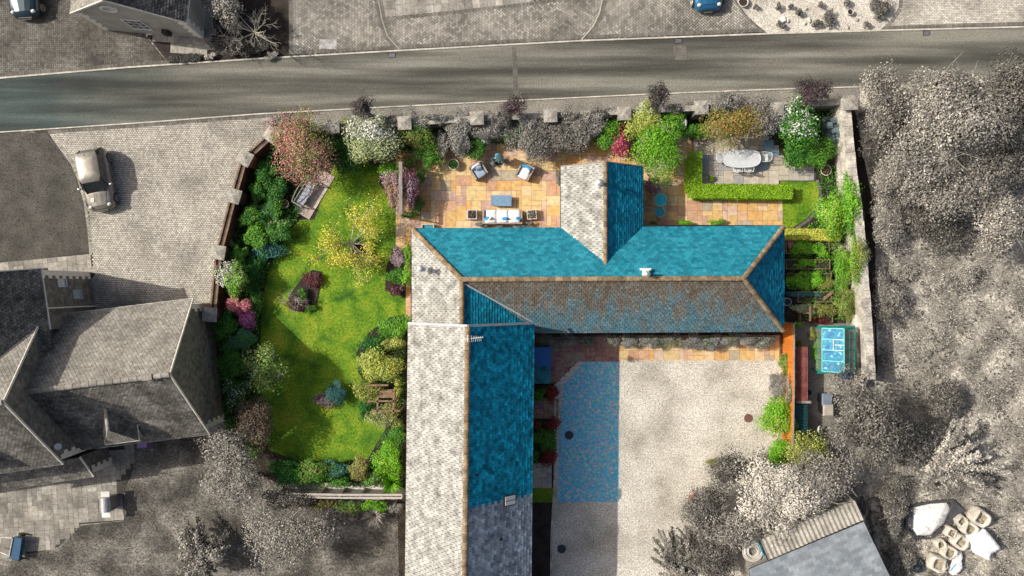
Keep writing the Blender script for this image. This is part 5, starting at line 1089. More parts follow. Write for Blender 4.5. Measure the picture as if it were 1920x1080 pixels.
# sheeted sand heap with black rim
t = thing('pond_liner', 'large heap of white sand on a black plastic liner with upturned rim', 'liner', (*W2(1745,975,0), 0))
rim = [(1706,948),(1697,988),(1714,1009),(1745,1009),(1778,985),(1808,956),(1787,938),(1750,941)]
mb = MB(world=True); P = WP(rim, .15); mb.prism(P, .01, .05); mb.build('liner', 'black', t)
mb = MB(world=True); mb.strip(P+[P[0]], .12, .03, .2); a = WP([(1699,950),(1711,953),(1709,990),(1697,988)], .2); mb.prism(a, .05, .26); a = WP([(1787,938),(1808,956),(1780,980),(1782,955)], .2); mb.prism(a, .05, .27); mb.build('folded_rim', flat('grey_black_sheet', (.07,.07,.075), .4), t)
c = np.array(WP(rim, .1)).mean(0); vs = [(c[0], c[1], .42)]; fs = []; K = 40; J = 9
pr_ = np.array(WP([(1712,952),(1710,988),(1720,1004),(1745,1004),(1772,980),(1783,955),(1775,943),(1745,945)], .1))
for j in range(1, J+1):
    for i in range(K):
        u_ = i/K*len(pr_); a = int(u_); f_ = u_-a; q = pr_[a]*(1-f_)+pr_[(a+1) % len(pr_)]*f_; s = j/J; vs.append((c[0]+(q[0]-c[0])*s, c[1]+(q[1]-c[1])*s, .42*(1-s**2.2)+.06+random.uniform(-.015,.015)))
for i in range(K): fs.append((0, 1+i, 1+(i+1) % K))
for j in range(J-1):
    for i in range(K): a = 1+j*K; fs.append((a+i, a+K+i, a+K+(i+1) % K, a+(i+1) % K))
mb = MB(world=True); mb.add(vs, fs); mb.build('sand', noisy('white_sand', [(.28,(.45,.42,.37)),(.45,(.8,.78,.74)),(.7,(.86,.85,.82))], scale=3.5, fine=14, fine_amt=.15), t, True)
bagm = noisy('cream_bag_fabric', [(.3, g3(.42)), (.7, g3(.62))], scale=2.5, fine=12, fine_amt=.12, bump=.5); sandm = noisy('bag_sand', [(.3,(.22,.18,.12)),(.7,(.40,.34,.25))], scale=4, fine=10)
def bulk_bag(px, py, s, h_, rot, label, fill=.75):
    x, y, _ = W(px, py, h_*.6); t = thing('bulk_bag', label, 'bulk bag', (x, y, 0), R(rot), 'cream builders bags in the rough field'); rd = random.Random(int(px)); vs = []; fs = []; n = 24
    prof = [(.46,0),(.53,.2),(.54,.55),(.50,.85),(.47,1.0),(.36,.98),(.30,.86)]
    for j, (r_, z) in enumerate(prof):
        for i in range(n):
            a = 2*PI*i/n; q = r_*s*(1/max(abs(math.cos(a)), abs(math.sin(a))))**.62*rd.uniform(.93,1.06); zz = z*h_*(1+(.12*math.sin(a*2+px) if j in (3,4,5) else 0)); vs.append((q*math.cos(a), q*math.sin(a), zz))
    for j in range(len(prof)-1):
        for i in range(n): fs.append((j*n+i, j*n+(i+1) % n, (j+1)*n+(i+1) % n, (j+1)*n+i))
    mb = MB(); mb.add(vs, fs); mb.build('bag', bagm, t, True)
    mb = MB(); k = 14; vs = [(0,0,h_*.62)]+[(.40*s*math.cos(2*PI*i/k)*rd.uniform(.8,1.1), .40*s*math.sin(2*PI*i/k)*rd.uniform(.8,1.1), h_*.84*rd.uniform(.8,1)) for i in range(k)]; mb.add(vs, [(0, 1+i, 1+(i+1) % k) for i in range(k)]); mb.build('filling', sandm, t)
    for sx in (-1, 1): mb = MB(); mb.tube([(sx*.42*s,-.2*s,h_),(sx*.46*s,0,h_+.08),(sx*.42*s,.2*s,h_)], .018, 5); mb.build('strap', bagm, t)
for a in ((1836,970,.95,.85,-38,'largest cream bulk bag with torn top, north-east end of the cluster'),(1801,976,.6,.6,35,'small cream bulk bag in the northern pair'),(1816,991,.78,.7,-35,'cream bulk bag with square sandy opening beside the white sheet'),
          (1782,998,.6,.6,-30,'small cream bulk bag with dark grey filling in the middle'),(1799,1015,.8,.7,-38,'cream bulk bag with rolled rim below the middle of the cluster'),(1762,1020,.55,.55,20,'smallest rounded cream bulk bag on the west side'),
          (1778,1035,.75,.65,-30,'cream bulk bag full of brown sand near the south end'),(1757,1056,.92,.75,-15,'broad slumped cream bulk bag at the south-west end of the cluster')): bulk_bag(*a)
def sheet_obj(name, pts, z, label, cat, mat, sag=.12):
    P = WP(pts, z); c = np.mean(np.array(P), 0); n = len(P); vs = [(c[0], c[1], z+.1)]; fs = []
    K = 6*n
    for ring, s in enumerate((.35,.7,1.0,1.02)):
        for i in range(K):
            u_ = i/K*n; a = int(u_); f_ = u_-a; q = np.array(P[a])*(1-f_)+np.array(P[(a+1) % n])*f_; zz = z+.08*(1-s)+random.uniform(-.02,.02); zz = zz if ring < 3 else .05; vs.append((c[0]+(q[0]-c[0])*s, c[1]+(q[1]-c[1])*s, zz))
    for i in range(K): fs.append((0, 1+i, 1+(i+1) % K))
    for j in range(3):
        for i in range(K): a = 1+j*K; fs.append((a+i, a+K+i, a+K+(i+1) % K, a+(i+1) % K))
    mb = MB(); mb.add(vs, fs); return tag(mb.build(name, mat, None, True), label, cat)
wsh = flat('white_sheet', (.88,.87,.85), .6)
sheet_obj('white_sheeted_stack', [(1816,1008),(1848,993),(1857,1003),(1878,1029),(1860,1038),(1855,1051),(1836,1042)], .75, 'bright white sheeted stack beside the cream bulk bags', 'sheeted stack', wsh)
sheet_obj('white_sack', [(1782,1068),(1790,1058),(1793,1042),(1802,1034),(1806,1045),(1803,1052),(1806,1066),(1794,1078),(1787,1079)], .4, 'crumpled white sack with turquoise print at the south end of the bulk bags', 'sack', wsh)
t = [o for o in bpy.data.objects if o.name.startswith('white_sack')][0]
mb = MB(); 
for k in range(7): px = 1783+k*1.6; py = 1069-k*1.9; a = W(px, py, .49); mb.box(a[0]-t.location.x, a[1]-t.location.y, .455-.05, .50-.05, .08, .03, R(35))
mb.build('turquoise_print', tl_, t)
mb = MB(); rd = random.Random(9); x, y, _ = W(1720,1060,.25); mb.pillow(x, y, .22, .8, .75, .5, .4, .7)
mb.v = [(a+rd.uniform(-.05,.05), b_+rd.uniform(-.05,.05), max(.01, c+rd.uniform(-.07,.07))) for a, b_, c in mb.v]; mb.smooth = False; tag(mb.build('rubbish_bag', flat('black_polythene', (.012,.02,.028), .25, spec=.7)), 'crumpled black rubbish bag on the grass south of the sand heap', 'rubbish bag')
# hose coil, planks, tyres, stones near shed
x, y, _ = W(1414,1035,2.6); mb = MB()
for k in range(7): mb.torus(x+random.uniform(-.02,.02), y+random.uniform(-.02,.02), 2.42+.03*(k % 3), .58-.055*k, .035, 30, 6, ex=1.0)
tag(mb.build('hose_coil', flat('cream_hose', (.55,.52,.45), .5)), 'flat coil of cream pipe lying on the low boarded roof beside the slate shed', 'hose')
t = thing('boarded_roof', 'low platform of pale boards west of the corrugated roof', 'boarding', (*W2(1415,1045,2.3), 0)); mb = MB(world=True)
for k in range(5): a = W(1400+k*9, 1058-k*4, 2.3); mb.bar((a[0]-.1, a[1]+.75, 2.3), (a[0]+.35, a[1]-.55, 2.3), .26, .05)
mb.build('boards', 'wood_g', t); mb = MB(world=True)
for p in ((1400,1050),(1432,1038)): a = W(*p, 2.2); mb.box(a[0], a[1], 0, 2.26, .1, .1)
mb.build('posts', 'wood_g', t)
for k, (px, py, z, lab) in enumerate(((1615,942,.5,'upper worn tyre leaning on the shed'),(1619,952,.25,'lower worn tyre leaning on the shed'))):
    mb = MB(); mb.torus(*W2(px, py, z), z+.05, .3, .1, 24, 8, tilt=Matrix.Rotation(R(62), 3, 'Y')); tag(mb.build('tyre', flat('dusty_rubber', (.10,.09,.075), .9)), lab, 'tyre', 'old tyres by the shed')
mb = MB(); rd = random.Random(3)
for k in range(34): px = 1638+rd.uniform(-5,6)+ (k/34)*5; py = 938+k*2.5; a = W(px, py, .2); mb.box(a[0], a[1], 0, rd.uniform(.2,.5), rd.uniform(.2,.4), rd.uniform(.15,.3), rd.uniform(-.2,.2))
tag(mb.build('stone_pile', noisy('stacked_stone', [(.3, g3(.14)), (.7, g3(.36))], scale=2, island=.35)), 'narrow pile of stacked stone blocks between the slate shed and the sand heap', 'stone pile')
# gravel island pots and rocks
for px, py, r_, lab in ((1394,3,.28,'pale round pot at the west side of the gravel island'),(1595,22,.17,'small pale bowl on the gravel island beside the road')):
    pot(px, py, r_, .3, stonep, lab, False, None)
mb = MB(); mb.box(*W2(1465,38,.1), 0, .2, .42, .3, .5); tag(mb.build('white_rock', 'white'), 'white angular rock in the west part of the gravel island', 'rock')
rd = random.Random(14); isl = [(rd.uniform(1455,1660), rd.uniform(4,54)) for i in range(9)]; isl_order = [sorted(p[0] for p in isl).index(q[0]) for q in isl]
for i in range(9):
    px, py = isl[i]; mb = MB(); mb.pillow(*W2(px, py, .05), .05, rd.uniform(.15,.34), rd.uniform(.12,.25), .2, rd.uniform(0,3), .8); tag(mb.build('garden_stone', 'rubble'), ['first','second','third','fourth','fifth','sixth','seventh','eighth','ninth'][isl_order[i]]+' rounded stone from the left on the pale gravel island', 'stone', 'stones on the gravel island')
# ---------------- cars ----------------
def car(px, py, rot, Lc, Wc, Hc, paint, label, hatch=True, glassm='darkglass', front_len=.95, sticker=False, name='parked_car'):
    x, y, _ = W(px, py, .6); t = thing(name, label, 'car', (x, y, 0), rot)      # +y is the nose
    pm = flat(name+'_paint_'+str(int(px)), paint, .28, metal=.35, spec=.5, coat=.7)
    hl = Lc/2; hw = Wc/2
    def loft(sts, nm, mt, closed=True, n=12):
        # station: y, half width low, half width top, z low, z top
        vs = []; fs = []
        for (yy, wl, wt, zl, zt) in sts:
            prof = [(-wl*.92,zl),(-wl,zl+.12),(-wl*1.0,zl+(zt-zl)*.55),(-(wl*.35+wt*.65),zt-(zt-zl)*.16),(-wt*.86,zt-.02),(-wt*.4,zt+.015),(0,zt+.022),(wt*.4,zt+.015),(wt*.86,zt-.02),((wl*.35+wt*.65),zt-(zt-zl)*.16),(wl*1.0,zl+(zt-zl)*.55),(wl,zl+.12),(wl*.92,zl)]
            vs += [(a, yy, z) for a, z in prof]
        k = 13
        for j in range(len(sts)-1):
            for i in range(k-1): fs.append((j*k+i, j*k+i+1, (j+1)*k+i+1, (j+1)*k+i))
            fs.append((j*k+k-1, j*k, (j+1)*k, (j+1)*k+k-1))
        fs += [tuple(range(k))[::-1], tuple(range((len(sts)-1)*k, len(sts)*k))]
        mb = MB(); mb.add(vs, fs); o = mb.build(nm, mt, t, True); return o
    bh = Hc*.62
    body = loft([(-hl,hw*.72,hw*.66,.32,bh*.80),(-hl+.06,hw*.86,hw*.80,.26,bh*.95),(-hl+.25,hw*.96,hw*.9,.22,bh),(-hl*.45,hw,hw*.93,.2,bh),(hl*.1,hw,hw*.93,.2,bh),(hl*.42,hw,hw*.9,.2,bh*.97),(hl*.7,hw*.98,hw*.84,.2,bh*.92),(hl*.88,hw*.9,hw*.72,.22,bh*.82),(hl-.08,hw*.78,hw*.6,.26,bh*.68),(hl,hw*.62,hw*.5,.32,bh*.52)], 'body', pm)
    g0, g1 = (-hl+.10, hl*.44)                    # glasshouse base
    r0, r1 = (-hl+.34, hl*.14)                    # roof
    wb, wr = hw*.90, hw*.72; zr = Hc
    B = [(-wb*.84,g0,bh-.01),(wb*.84,g0,bh-.01),(wb,g0+.35,bh-.01),(wb,g1-.32,bh-.01),(wb*.72,g1,bh-.03),(-wb*.72,g1,bh-.03),(-wb,g1-.32,bh-.01),(-wb,g0+.35,bh-.01)]
    T = [(-wr*.9,r0,zr-.07),(wr*.9,r0,zr-.07),(wr,r0+.25,zr-.05),(wr,r1-.22,zr-.05),(wr*.8,r1,zr-.08),(-wr*.8,r1,zr-.08),(-wr,r1-.22,zr-.05),(-wr,r0+.25,zr-.05)]
    def pan(idx, nm):
        mb = MB(); vs = [B[i] for i in idx]+[T[i] for i in idx[::-1]]; mb.add(vs, [tuple(range(len(vs)))] if len(idx) == 2 else [(i, i+1, 2*len(idx)-2-i, 2*len(idx)-1-i) for i in range(len(idx)-1)]); return mb.build(nm, glassm, t)
    pan([0,1], 'rear_window'); pan([1,2,3], 'side_window'); pan([7,0] if False else [6,7,0], 'side_window'); pan([3,4,5,6], 'windscreen')
    mb = MB()
    for i in range(8): mb.bar(B[i], T[i], .045, .045) if i not in (2,7) else None
    mb.build('pillars', pm if not hatch else 'black', t)
    vs = [(a*1.04, b_+(.03 if i in (3,4,5,6) else -.03)*0, c) for i, (a, b_, c) in enumerate(T)]; top = [(a*.84, (b_-(r0+r1)/2)*.9+(r0+r1)/2, zr+.0) for a, b_, c in T]; top2 = [(a*.4, (b_-(r0+r1)/2)*.5+(r0+r1)/2, zr+.025) for a, b_, c in T]
    mb = MB(); mb.add(vs+top+top2, [(i, (i+1) % 8, 8+(i+1) % 8, 8+i) for i in range(8)]+[(8+i, 8+(i+1) % 8, 16+(i+1) % 8, 16+i) for i in range(8)]+[tuple(range(16, 24))]); mb.build('roof', pm, t, True)
    mb = MB(); mb.add([(-hw*.62,g1+.05,bh*.975+.02),(hw*.62,g1+.05,bh*.975+.02),(hw*.5,hl*.86,bh*.86+.015),(-hw*.5,hl*.86,bh*.86+.015),(-hw*.25,g1+.05,bh*.98+.06),(hw*.25,g1+.05,bh*.98+.06),(hw*.18,hl*.86,bh*.86+.05),(-hw*.18,hl*.86,bh*.86+.05)], [(0,4,7,3),(4,5,6,7),(5,1,2,6)]); bn = mb.build('bonnet', pm, t)
    for sx in (-1, 1):
        for yy in (-hl+.62, hl-.62):
            mb = MB(); rr = Matrix.Rotation(R(90), 3, 'Y'); mb.lathe(0, 0, [(.0,-.1),(.26,-.1),(.31,-.07),(.31,.07),(.27,.1),(.22,.085),(0,.06)], 24); mb.v = [tuple(rr @ Vector(v)+Vector((sx*(hw-.06), yy, .31))) if sx > 0 else tuple(Vector((-1*(rr @ Vector(v)).x, (rr @ Vector(v)).y, (rr @ Vector(v)).z))+Vector((sx*(hw-.06), yy, .31))) for v in mb.v]; wh = mb.build('wheel', 'black', t)
            mb = MB(); xo = sx*(hw+.036)
            for k in range(5): a = 2*PI*k/5; mb.bar((xo, yy, .31), (xo, yy+.2*math.cos(a), .31+.2*math.sin(a)), .05, .02)
            rr2 = Matrix.Rotation(R(90), 3, 'Y'); mb2 = MB(); mb2.torus(0, 0, 0, .2, .018, 20, 6); mb.add([tuple(rr2 @ Vector(v)+Vector((xo, yy, .31))) for v in mb2.v], mb2.f); mb.build('rim', 'steel', wh)
        mb = MB(); mb.pillow(sx*(hw+.1), g1-.35, bh+.04, .2, .12, .14); mb.tube([(sx*hw*.9, g1-.3, bh-.02), (sx*(hw+.05), g1-.33, bh+.02)], .025, 6); mb.build('wing_mirror', pm if not hatch else 'steel', t)
        mb = MB(); mb.pillow(sx*hw*.66, hl*.86, bh*.80, .24, .2, .18, 0, .8, R(35)); mb.build('headlight', 'white', t)
        mb = MB(); mb.pillow(sx*hw*.74, -hl+.05, bh*.85, .12, .08, .2, 0, .8); mb.build('tail_light', flat('tail_red', (.2,.02,.02), .3) if 'tail_red' not in MATS else MATS['tail_red'], t)
        mb = MB(); mb.box(sx*(hw+.008), -.05, bh-.16, bh-.12, .02, .16); mb.build('door_handle', 'steel', t)
    mb = MB(); mb.box(0, hl-.0, .42, .58, hw*.9, .06); mb.build('grille', 'black', t); mb = MB(); mb.box(0, hl+.045, .36, .46, .5, .02); mb.build('number_plate', 'white', t)
    if sticker: mb = MB(); mb.box(-hw*.36*-1, hl*.66, bh*.95+.052, bh*.95+.058, .19, .22, R(-6)); s_ = mb.build('sticker', 'white', t); mb = MB(); mb.cyl(hw*.36, hl*.66, bh*.95+.058, bh*.95+.062, .03, n=10); mb.build('sticker_dot', 'black', s_)
    mb = MB(); mb.cyl(.05, r0+.15, zr+.02, zr+.05, .03, .01, 8); mb.build('aerial_base', 'black', t)
    return t
car(181, 337, R(190), 3.64, 1.68, 1.40, (.27,.245,.195), 'beige small hatchback parked beside the round dark lawn', True, sticker=True)
car(43, -34, R(183), 4.2, 1.78, 1.48, (.012,.035,.045), 'dark teal car cut off by the top left corner', False)
car(1326, -46, R(183), 4.1, 1.76, 1.45, (.03,.16,.30), 'blue car nosing in from the top edge on the herringbone drive', False)
# ---------------- plants ----------------
def crown_points(c, r, n, lobes, seed, lobe_r=.42, up=.25, sg=.13):
    """points and normals spread over many overlapping lobes of an uneven crown"""
    g_ = np.random.default_rng(seed); c = np.array(c); r = np.array(r)
    d = unit(g_.normal(0, 1, (lobes, 3))); d[:,2] = np.abs(d[:,2])*.9-.15; Lc = d*g_.uniform(.25, .82, (lobes, 1)); Lr = lobe_r*g_.uniform(.55, 1.3, lobes)
    k = g_.choice(lobes, n, p=Lr**2/np.sum(Lr**2)); q = unit(g_.normal(0, 1, (n, 3))+np.array([0,0,up])); q[:,2] = np.where(q[:,2] < -.35, -q[:,2], q[:,2]); rad = Lr[k]*np.clip(g_.normal(.95, sg, n), .3, 1.5)
    P = (Lc[k]+q*rad[:,None])*r+c; Nn = unit(q/r)
    return P, Nn, k
def plant(name, label, cat, px, py, rx, ry, h, spec, seed=0, leaf=.12, cover=3.6, group=None, lobes=None, lobe_r=.4, base=0.0, trunk=False, asp=.55, bark='bark', jit=.6, up=.25, lowfrac=.25, zc=None):
    """spec: list of (part, material, weight, side) - side 'N'/'S' picks the northern / southern half"""
    zc = h*(.5+lowfrac*.5) if zc is None else zc
    x, y, _ = W(px, py, h*.75); k = (H-h*.75)/F*(1.22 if rx < 45 else 1.16)*(1.1 if 205 < py < 300 else 1); leaf = leaf*(.82 if trunk else 1); rx_, ry_ = rx*k, ry*k; hz_ = h*(1-lowfrac)/2
    t = thing(name, label, cat, (x, y, 0), 0, group); A = PI*rx_*ry_; cover *= .8 if trunk else 1; n = int(cover*A/(leaf*leaf*asp*.5)); n = min(n, 60000)
    lobes = int(1.25*(lobes or max(9, int(16*math.sqrt(A))))); lobe_r *= .95
    P, Nn, kk = crown_points((x, y, zc), (rx_*.86, ry_*.86, hz_*.86), n, lobes, seed+int(px), lobe_r*(1.15 if trunk else 1), up, .12 if trunk else .14); an = np.arctan2(P[:,1]-y, P[:,0]-x); p1, p2, p3 = np.random.default_rng(seed+int(px*7+py)).uniform(0, 6.28, 3); wf = 1+.13*np.sin(2*an+p1)+.12*np.sin(3*an+p2)+.10*np.sin(5*an+p3); P[:,0] = x+(P[:,0]-x)*wf; P[:,1] = y+(P[:,1]-y)*wf
    P[:,2] = np.maximum(P[:,2], .03)
    g_ = np.random.default_rng(seed+int(py)); side = (P[:,1]-y)/ry_+g_.normal(0, .12, n)
    wts = np.array([s[2] for s in spec], float); lob = g_.random(lobes)[kk]; pick = np.zeros(n, int)
    W_ = np.tile(wts, (n, 1))
    for j, s in enumerate(spec):
        if len(s) > 3:
            thr = s[4] if len(s) > 4 else 0.0
            if s[3] == 'N': W_[:,j] *= side > thr
            elif s[3] == 'S': W_[:,j] *= side <= thr
            elif s[3] == 'E': W_[:,j] *= ((P[:,0]-x)/rx_+g_.normal(0,.1,n)) > thr
            elif s[3] == 'W': W_[:,j] *= ((P[:,0]-x)/rx_+g_.normal(0,.1,n)) <= thr
    cs = np.cumsum(W_, 1)/np.maximum(W_.sum(1, keepdims=True), 1e-9); u_ = np.clip(.5*lob+.5*g_.random(n), 0, .999); pick = (u_[:,None] > cs).sum(1)
    for j, s in enumerate(spec):
        m_ = pick == j
        if m_.any(): leafcloud(s[0], P[m_], Nn[m_], leaf*(1.0 if s[0] != 'blossom' else .8), asp if s[0] != 'blossom' else .85, s[1], t, jit)
    mb = MB(world=True); rd = random.Random(seed+int(px)); nb = 7 if trunk else 4
    if trunk: mb.tube([(x, y, 0), (x+rd.uniform(-.1,.1), y+rd.uniform(-.1,.1), zc*.55), (x+rd.uniform(-.2,.2), y, zc*.9)], [.05*h*.6+.05, .03*h*.6+.04, .03], 8)
    for i in range(nb):
        a = 2*PI*i/nb+rd.random(); e = (x+rx_*.6*math.cos(a), y+ry_*.6*math.sin(a), zc+hz_*rd.uniform(0,.6)); s0 = (x, y, zc*.45) if trunk else (x+.05*math.cos(a), y+.05*math.sin(a), 0)
        m1 = ((s0[0]*.55+e[0]*.45)+rd.uniform(-.1,.1), s0[1]*.55+e[1]*.45, s0[2]*.4+e[2]*.6); mb.tube([s0, m1, e], [.035*(h**.5), .022*(h**.5), .008], 5)
        if trunk and rx > 35:
            for q_ in range(5):
                a2 = a+rd.uniform(-.7,.7); f_ = rd.uniform(.5,.82); e2_ = (x+rx_*f_*math.cos(a2), y+ry_*f_*math.sin(a2), zc+hz_*rd.uniform(.2,.62)); w_ = rd.uniform(.2,.9); s2 = tuple(m1[i_]*(1-w_)+e[i_]*w_ for i_ in range(3)); m2 = tuple(s2[i_]*.5+e2_[i_]*.5+rd.uniform(-.12,.12) for i_ in range(3)); mb.tube([s2, m2, e2_], [.03, .02, .008], 4)
    mb.build('trunk' if trunk else 'stems', bark, t)
    return t
def branchy(name, label, cat, px, py, r, h, seed, mat, leafspec=None, leaf=.08, n0=9, depth=3, trunk_r=.09, group=None, twig=.9, nl=5, rise=.6, up_=.35, ex=1.0):
    """a tree whose bare limbs show: branches fork outwards from a short trunk"""
    x, y, _ = W(px, py, h*.5); rr = r*(H-h*.6)/F; t = thing(name, label, cat, (x, y, 0), 0, group); rd = random.Random(seed); mb = MB(world=True); tips = []
    def grow(p, d, L, rad, k):
        pts = [p]; q = Vector(p); dd = Vector(d)
        for i in range(3):
            dd = (dd+Vector((rd.uniform(-.28,.28), rd.uniform(-.28,.28), rd.uniform(-.16,.22)))).normalized(); q = q+dd*L/3; pts.append(q.copy()); tips.append((q.copy(), k))
        mb.tube(pts, [rad, rad*.85, rad*.7, rad*.5], 4 if k < depth else 5)
        if k > 0:
            for j in range(3 if k > 1 else 2+rd.randint(0, 2)):
                a = rd.uniform(-.9,.9); nd = Vector((dd.x*math.cos(a)-dd.y*math.sin(a), dd.x*math.sin(a)+dd.y*math.cos(a), dd.z+rd.uniform(-.3,.4))).normalized(); grow(pts[rd.randint(1,3)], nd, L*rd.uniform(.5,.8), rad*.55, k-1)
    mb.tube([(x, y, 0), (x, y, h*.3)], [trunk_r*1.3, trunk_r], 8)
    for i in range(n0):
        a = 2*PI*i/n0+rd.uniform(-.3,.3); s = rd.uniform(.7,1.15); grow(Vector((x, y, h*.28)), Vector((math.cos(a)*ex, math.sin(a), rise*rd.uniform(.5,1.5))).normalized(), rr*.52*s, trunk_r*.55, depth)
    mb.v = [(a, b_, min(c, h*1.1) if c > 0.02 else .02) for a, b_, c in mb.v]
    mb.build('trunk', mat, t)
    if leafspec:
        for nm, m_, cnt, sp in leafspec:
            P = []
            for (q, k) in tips:
                if k <= 1:
                    for i in range(cnt): P.append((q.x+rd.gauss(0,sp), q.y+rd.gauss(0,sp), max(.05, min(h*1.1, q.z+rd.gauss(0,sp)))))
            P = np.array(P); leafcloud(nm, P, unit(rng.normal(0,1,P.shape)+np.array([0,0,.6])), leaf, .55, m_, t)
    return t
def fronds(name, label, cat, px, py, r, h, n, mat, wd=.05, droop=.5, group=None, segs=4, seed=1, z0=.1):
    """long arching leaves from one crown: yucca, grasses, ferns"""
    x, y, _ = W(px, py, h*.5); rr = r*(H-h*.5)/F; rd = random.Random(seed); vs = []; fs = []
    for i in range(n):
        a = rd.uniform(0, 2*PI); L = rr*rd.uniform(.6,1.1); el = rd.uniform(.15,1.3); c, s = math.cos(a), math.sin(a); k = len(vs)
        for j in range(segs+1):
            u_ = j/segs; d = L*u_*math.cos(el*.7); z = z0+h*math.sin(el)*(u_-droop*u_*u_)*1.4; w_ = wd*(1-u_)**.7*(.6+.8*u_*(1-u_)*2); vs += [(x+d*c-w_*s, y+d*s+w_*c, max(.02, z)), (x+d*c+w_*s, y+d*s-w_*c, max(.02, z))]
        for j in range(segs): fs.append((k+2*j, k+2*j+1, k+2*j+3, k+2*j+2))
    mb = MB(world=False); mb.add(vs, fs); return tag(mb.build(name, mat), label, cat, group)
def hedge(name, label, P, wd, h, mats, leaf=.085, cover=3.5, seed=3, group=None, taper=.06):
    """clipped hedge: leaves packed over a box that follows a line"""
    t = thing(name, label, 'hedge', (P[0][0], P[0][1], 0), 0, group); g_ = np.random.default_rng(seed); mb = MB(world=True); mb.strip(P, wd-.16, 0, h-.09); mb.build('inner_branches', mats[0], t)
    allP = []; allN = []
    for a, b in zip(P[:-1], P[1:]):
        a, b = Vector(a[:2]), Vector(b[:2]); L_ = (b-a).length; d = (b-a)/L_; nn = Vector((-d.y, d.x))
        for (area, kind) in ((L_*wd, 't'), (L_*h, 'l'), (L_*h, 'r'), (wd*h, 'a'), (wd*h, 'b')):
            m_ = int(cover*area/(leaf*leaf*.3)); u_ = g_.random(m_); v_ = g_.random(m_); o_ = g_.normal(0, .03, m_)
            ex_ = wd/2
            if kind == 't': al = u_*(L_+2*ex_)-ex_ if len(P) > 2 else u_*L_; lat = (v_-.5)*wd; z = h+o_+.02*np.sin(al*7+lat*9); N_ = np.tile([0,0,1.], (m_,1))
            elif kind in 'lr': s = 1 if kind == 'l' else -1; al = u_*L_; z = v_*h; lat = s*(wd/2+o_); N_ = np.tile([nn.x*s, nn.y*s, .2], (m_,1))
            else: s = -1 if kind == 'a' else 1; al = (0 if kind == 'a' else L_)+o_+np.zeros(m_); lat = (u_-.5)*wd; z = v_*h; N_ = np.tile([d.x*s, d.y*s, .2], (m_,1))
            allP.append(np.stack([a.x+d.x*al+nn.x*lat, a.y+d.y*al+nn.y*lat, z], 1)); allN.append(N_)
    Pp = np.concatenate(allP); Nn = unit(np.concatenate(allN)); pk = g_.integers(0, len(mats), len(Pp)) if len(mats) > 1 else np.zeros(len(Pp), int)
    for j, m_ in enumerate(mats): leafcloud('foliage', Pp[pk == j], Nn[pk == j], leaf, .55, m_, t, .8)
    return t
G1 = [('foliage','mgreen',1)]; GD = [('foliage','dgreen',1)]; GB = [('foliage','bgreen',1)]
def sh(px, py, rx, ry, h, spec, label, **k): return plant(k.pop('name', 'shrub'), label, k.pop('cat', 'shrub'), px, py, rx, ry, h, spec, **k)
def carpet(name, label, polys, dens, h, mat, leaf=.09, cat='ground cover', seed=2, patch=.5):
    g_ = np.random.default_rng(seed); P = []
    for p in polys:
        p = WP(p); x0, y0, x1, y1 = bbox(p); m_ = int(dens*(x1-x0)*(y1-y0)); q = np.stack([g_.uniform(x0, x1, m_), g_.uniform(y0, y1, m_)], 1); q = q[inside(q, p)]
        f_ = np.sin(q[:,0]*3.1+seed)*np.cos(q[:,1]*2.7-seed)+.5*np.sin(q[:,0]*7.3)*np.sin(q[:,1]*6.1+seed); q = q[f_ > patch-.9]; P.append(q)
    P = np.concatenate(P); z = h*g_.uniform(.1, 1, len(P))*(.5+.5*np.abs(np.sin(P[:,0]*4+seed)*np.cos(P[:,1]*4))); P = np.column_stack([P, z+.02])
    o = leafcloud(name, P, np.tile([0,0,1.], (len(P), 1)), leaf, .55, mat, None, 1.0); return tag(o, label, cat, kind='stuff')
westbed = [(500,262),(545,300),(600,300),(590,350),(560,412),(545,430),(515,480),(500,520),(490,580),(488,660),(492,750),(510,835),(480,860),(430,860),(412,700),(406,600),(418,480),(446,372),(470,305)]
northbed = [(600,240),(760,236),(900,226),(1180,214),(1180,262),(1080,268),(900,272),(800,285),(745,290),(700,300),(640,292),(600,300)]
eastbed = [(1180,214),(1320,205),(1575,196),(1580,330),(1600,420),(1618,600),(1560,600),(1560,445),(1500,435),(1525,410),(1536,380),(1532,345),(1530,310),(1478,305),(1455,262),(1340,240),(1300,262),(1230,262),(1190,290)]
southbed = [(500,862),(560,866),(690,864),(726,805),(705,740),(672,700),(670,650),(700,618),(762,592),(755,912),(520,912)]
barnbed = [(1002,722),(1044,722),(1046,752),(1002,752),(1002,786),(1044,786),(1042,868),(1000,868)]
carpet('ground_cover', 'dark green low planting filling the garden borders between the shrubs', [westbed, northbed, eastbed, southbed, barnbed], 150, .45, 'dgreen', .11, patch=.1)
carpet('ground_cover', 'mid-green leafy growth scattered through the garden borders', [westbed, northbed, eastbed, southbed, barnbed], 110, .55, 'mgreen', .10, seed=5, patch=.45)
carpet('ground_cover', 'light green tips scattered through the garden borders', [westbed, northbed, eastbed, southbed], 70, .6, 'bgreen', .09, seed=9, patch=.9)
carpet('ground_cover', 'seedlings and herbs growing between the timber vegetable beds', [[(1476,449),(1562,449),(1566,604),(1500,606),(1500,545),(1476,543)]], 260, .5, 'mgreen', .09, seed=21, patch=.1)
carpet('ground_cover', 'bright salad leaves growing in and around the vegetable beds', [[(1476,449),(1562,449),(1566,604),(1500,606),(1500,545),(1476,543)]], 150, .55, 'bgreen', .08, seed=22, patch=.5)
carpet('weeds', 'dark weedy patches in the rough field beyond the stone wall', [field], 45, .25, 'gdark', .12, cat='weeds', seed=12, patch=.9)
carpet('weeds', 'pale seeding weeds in the rough field beyond the stone wall', [field], 40, .35, 'gwhite', .07, cat='weeds', seed=14, patch=.7)
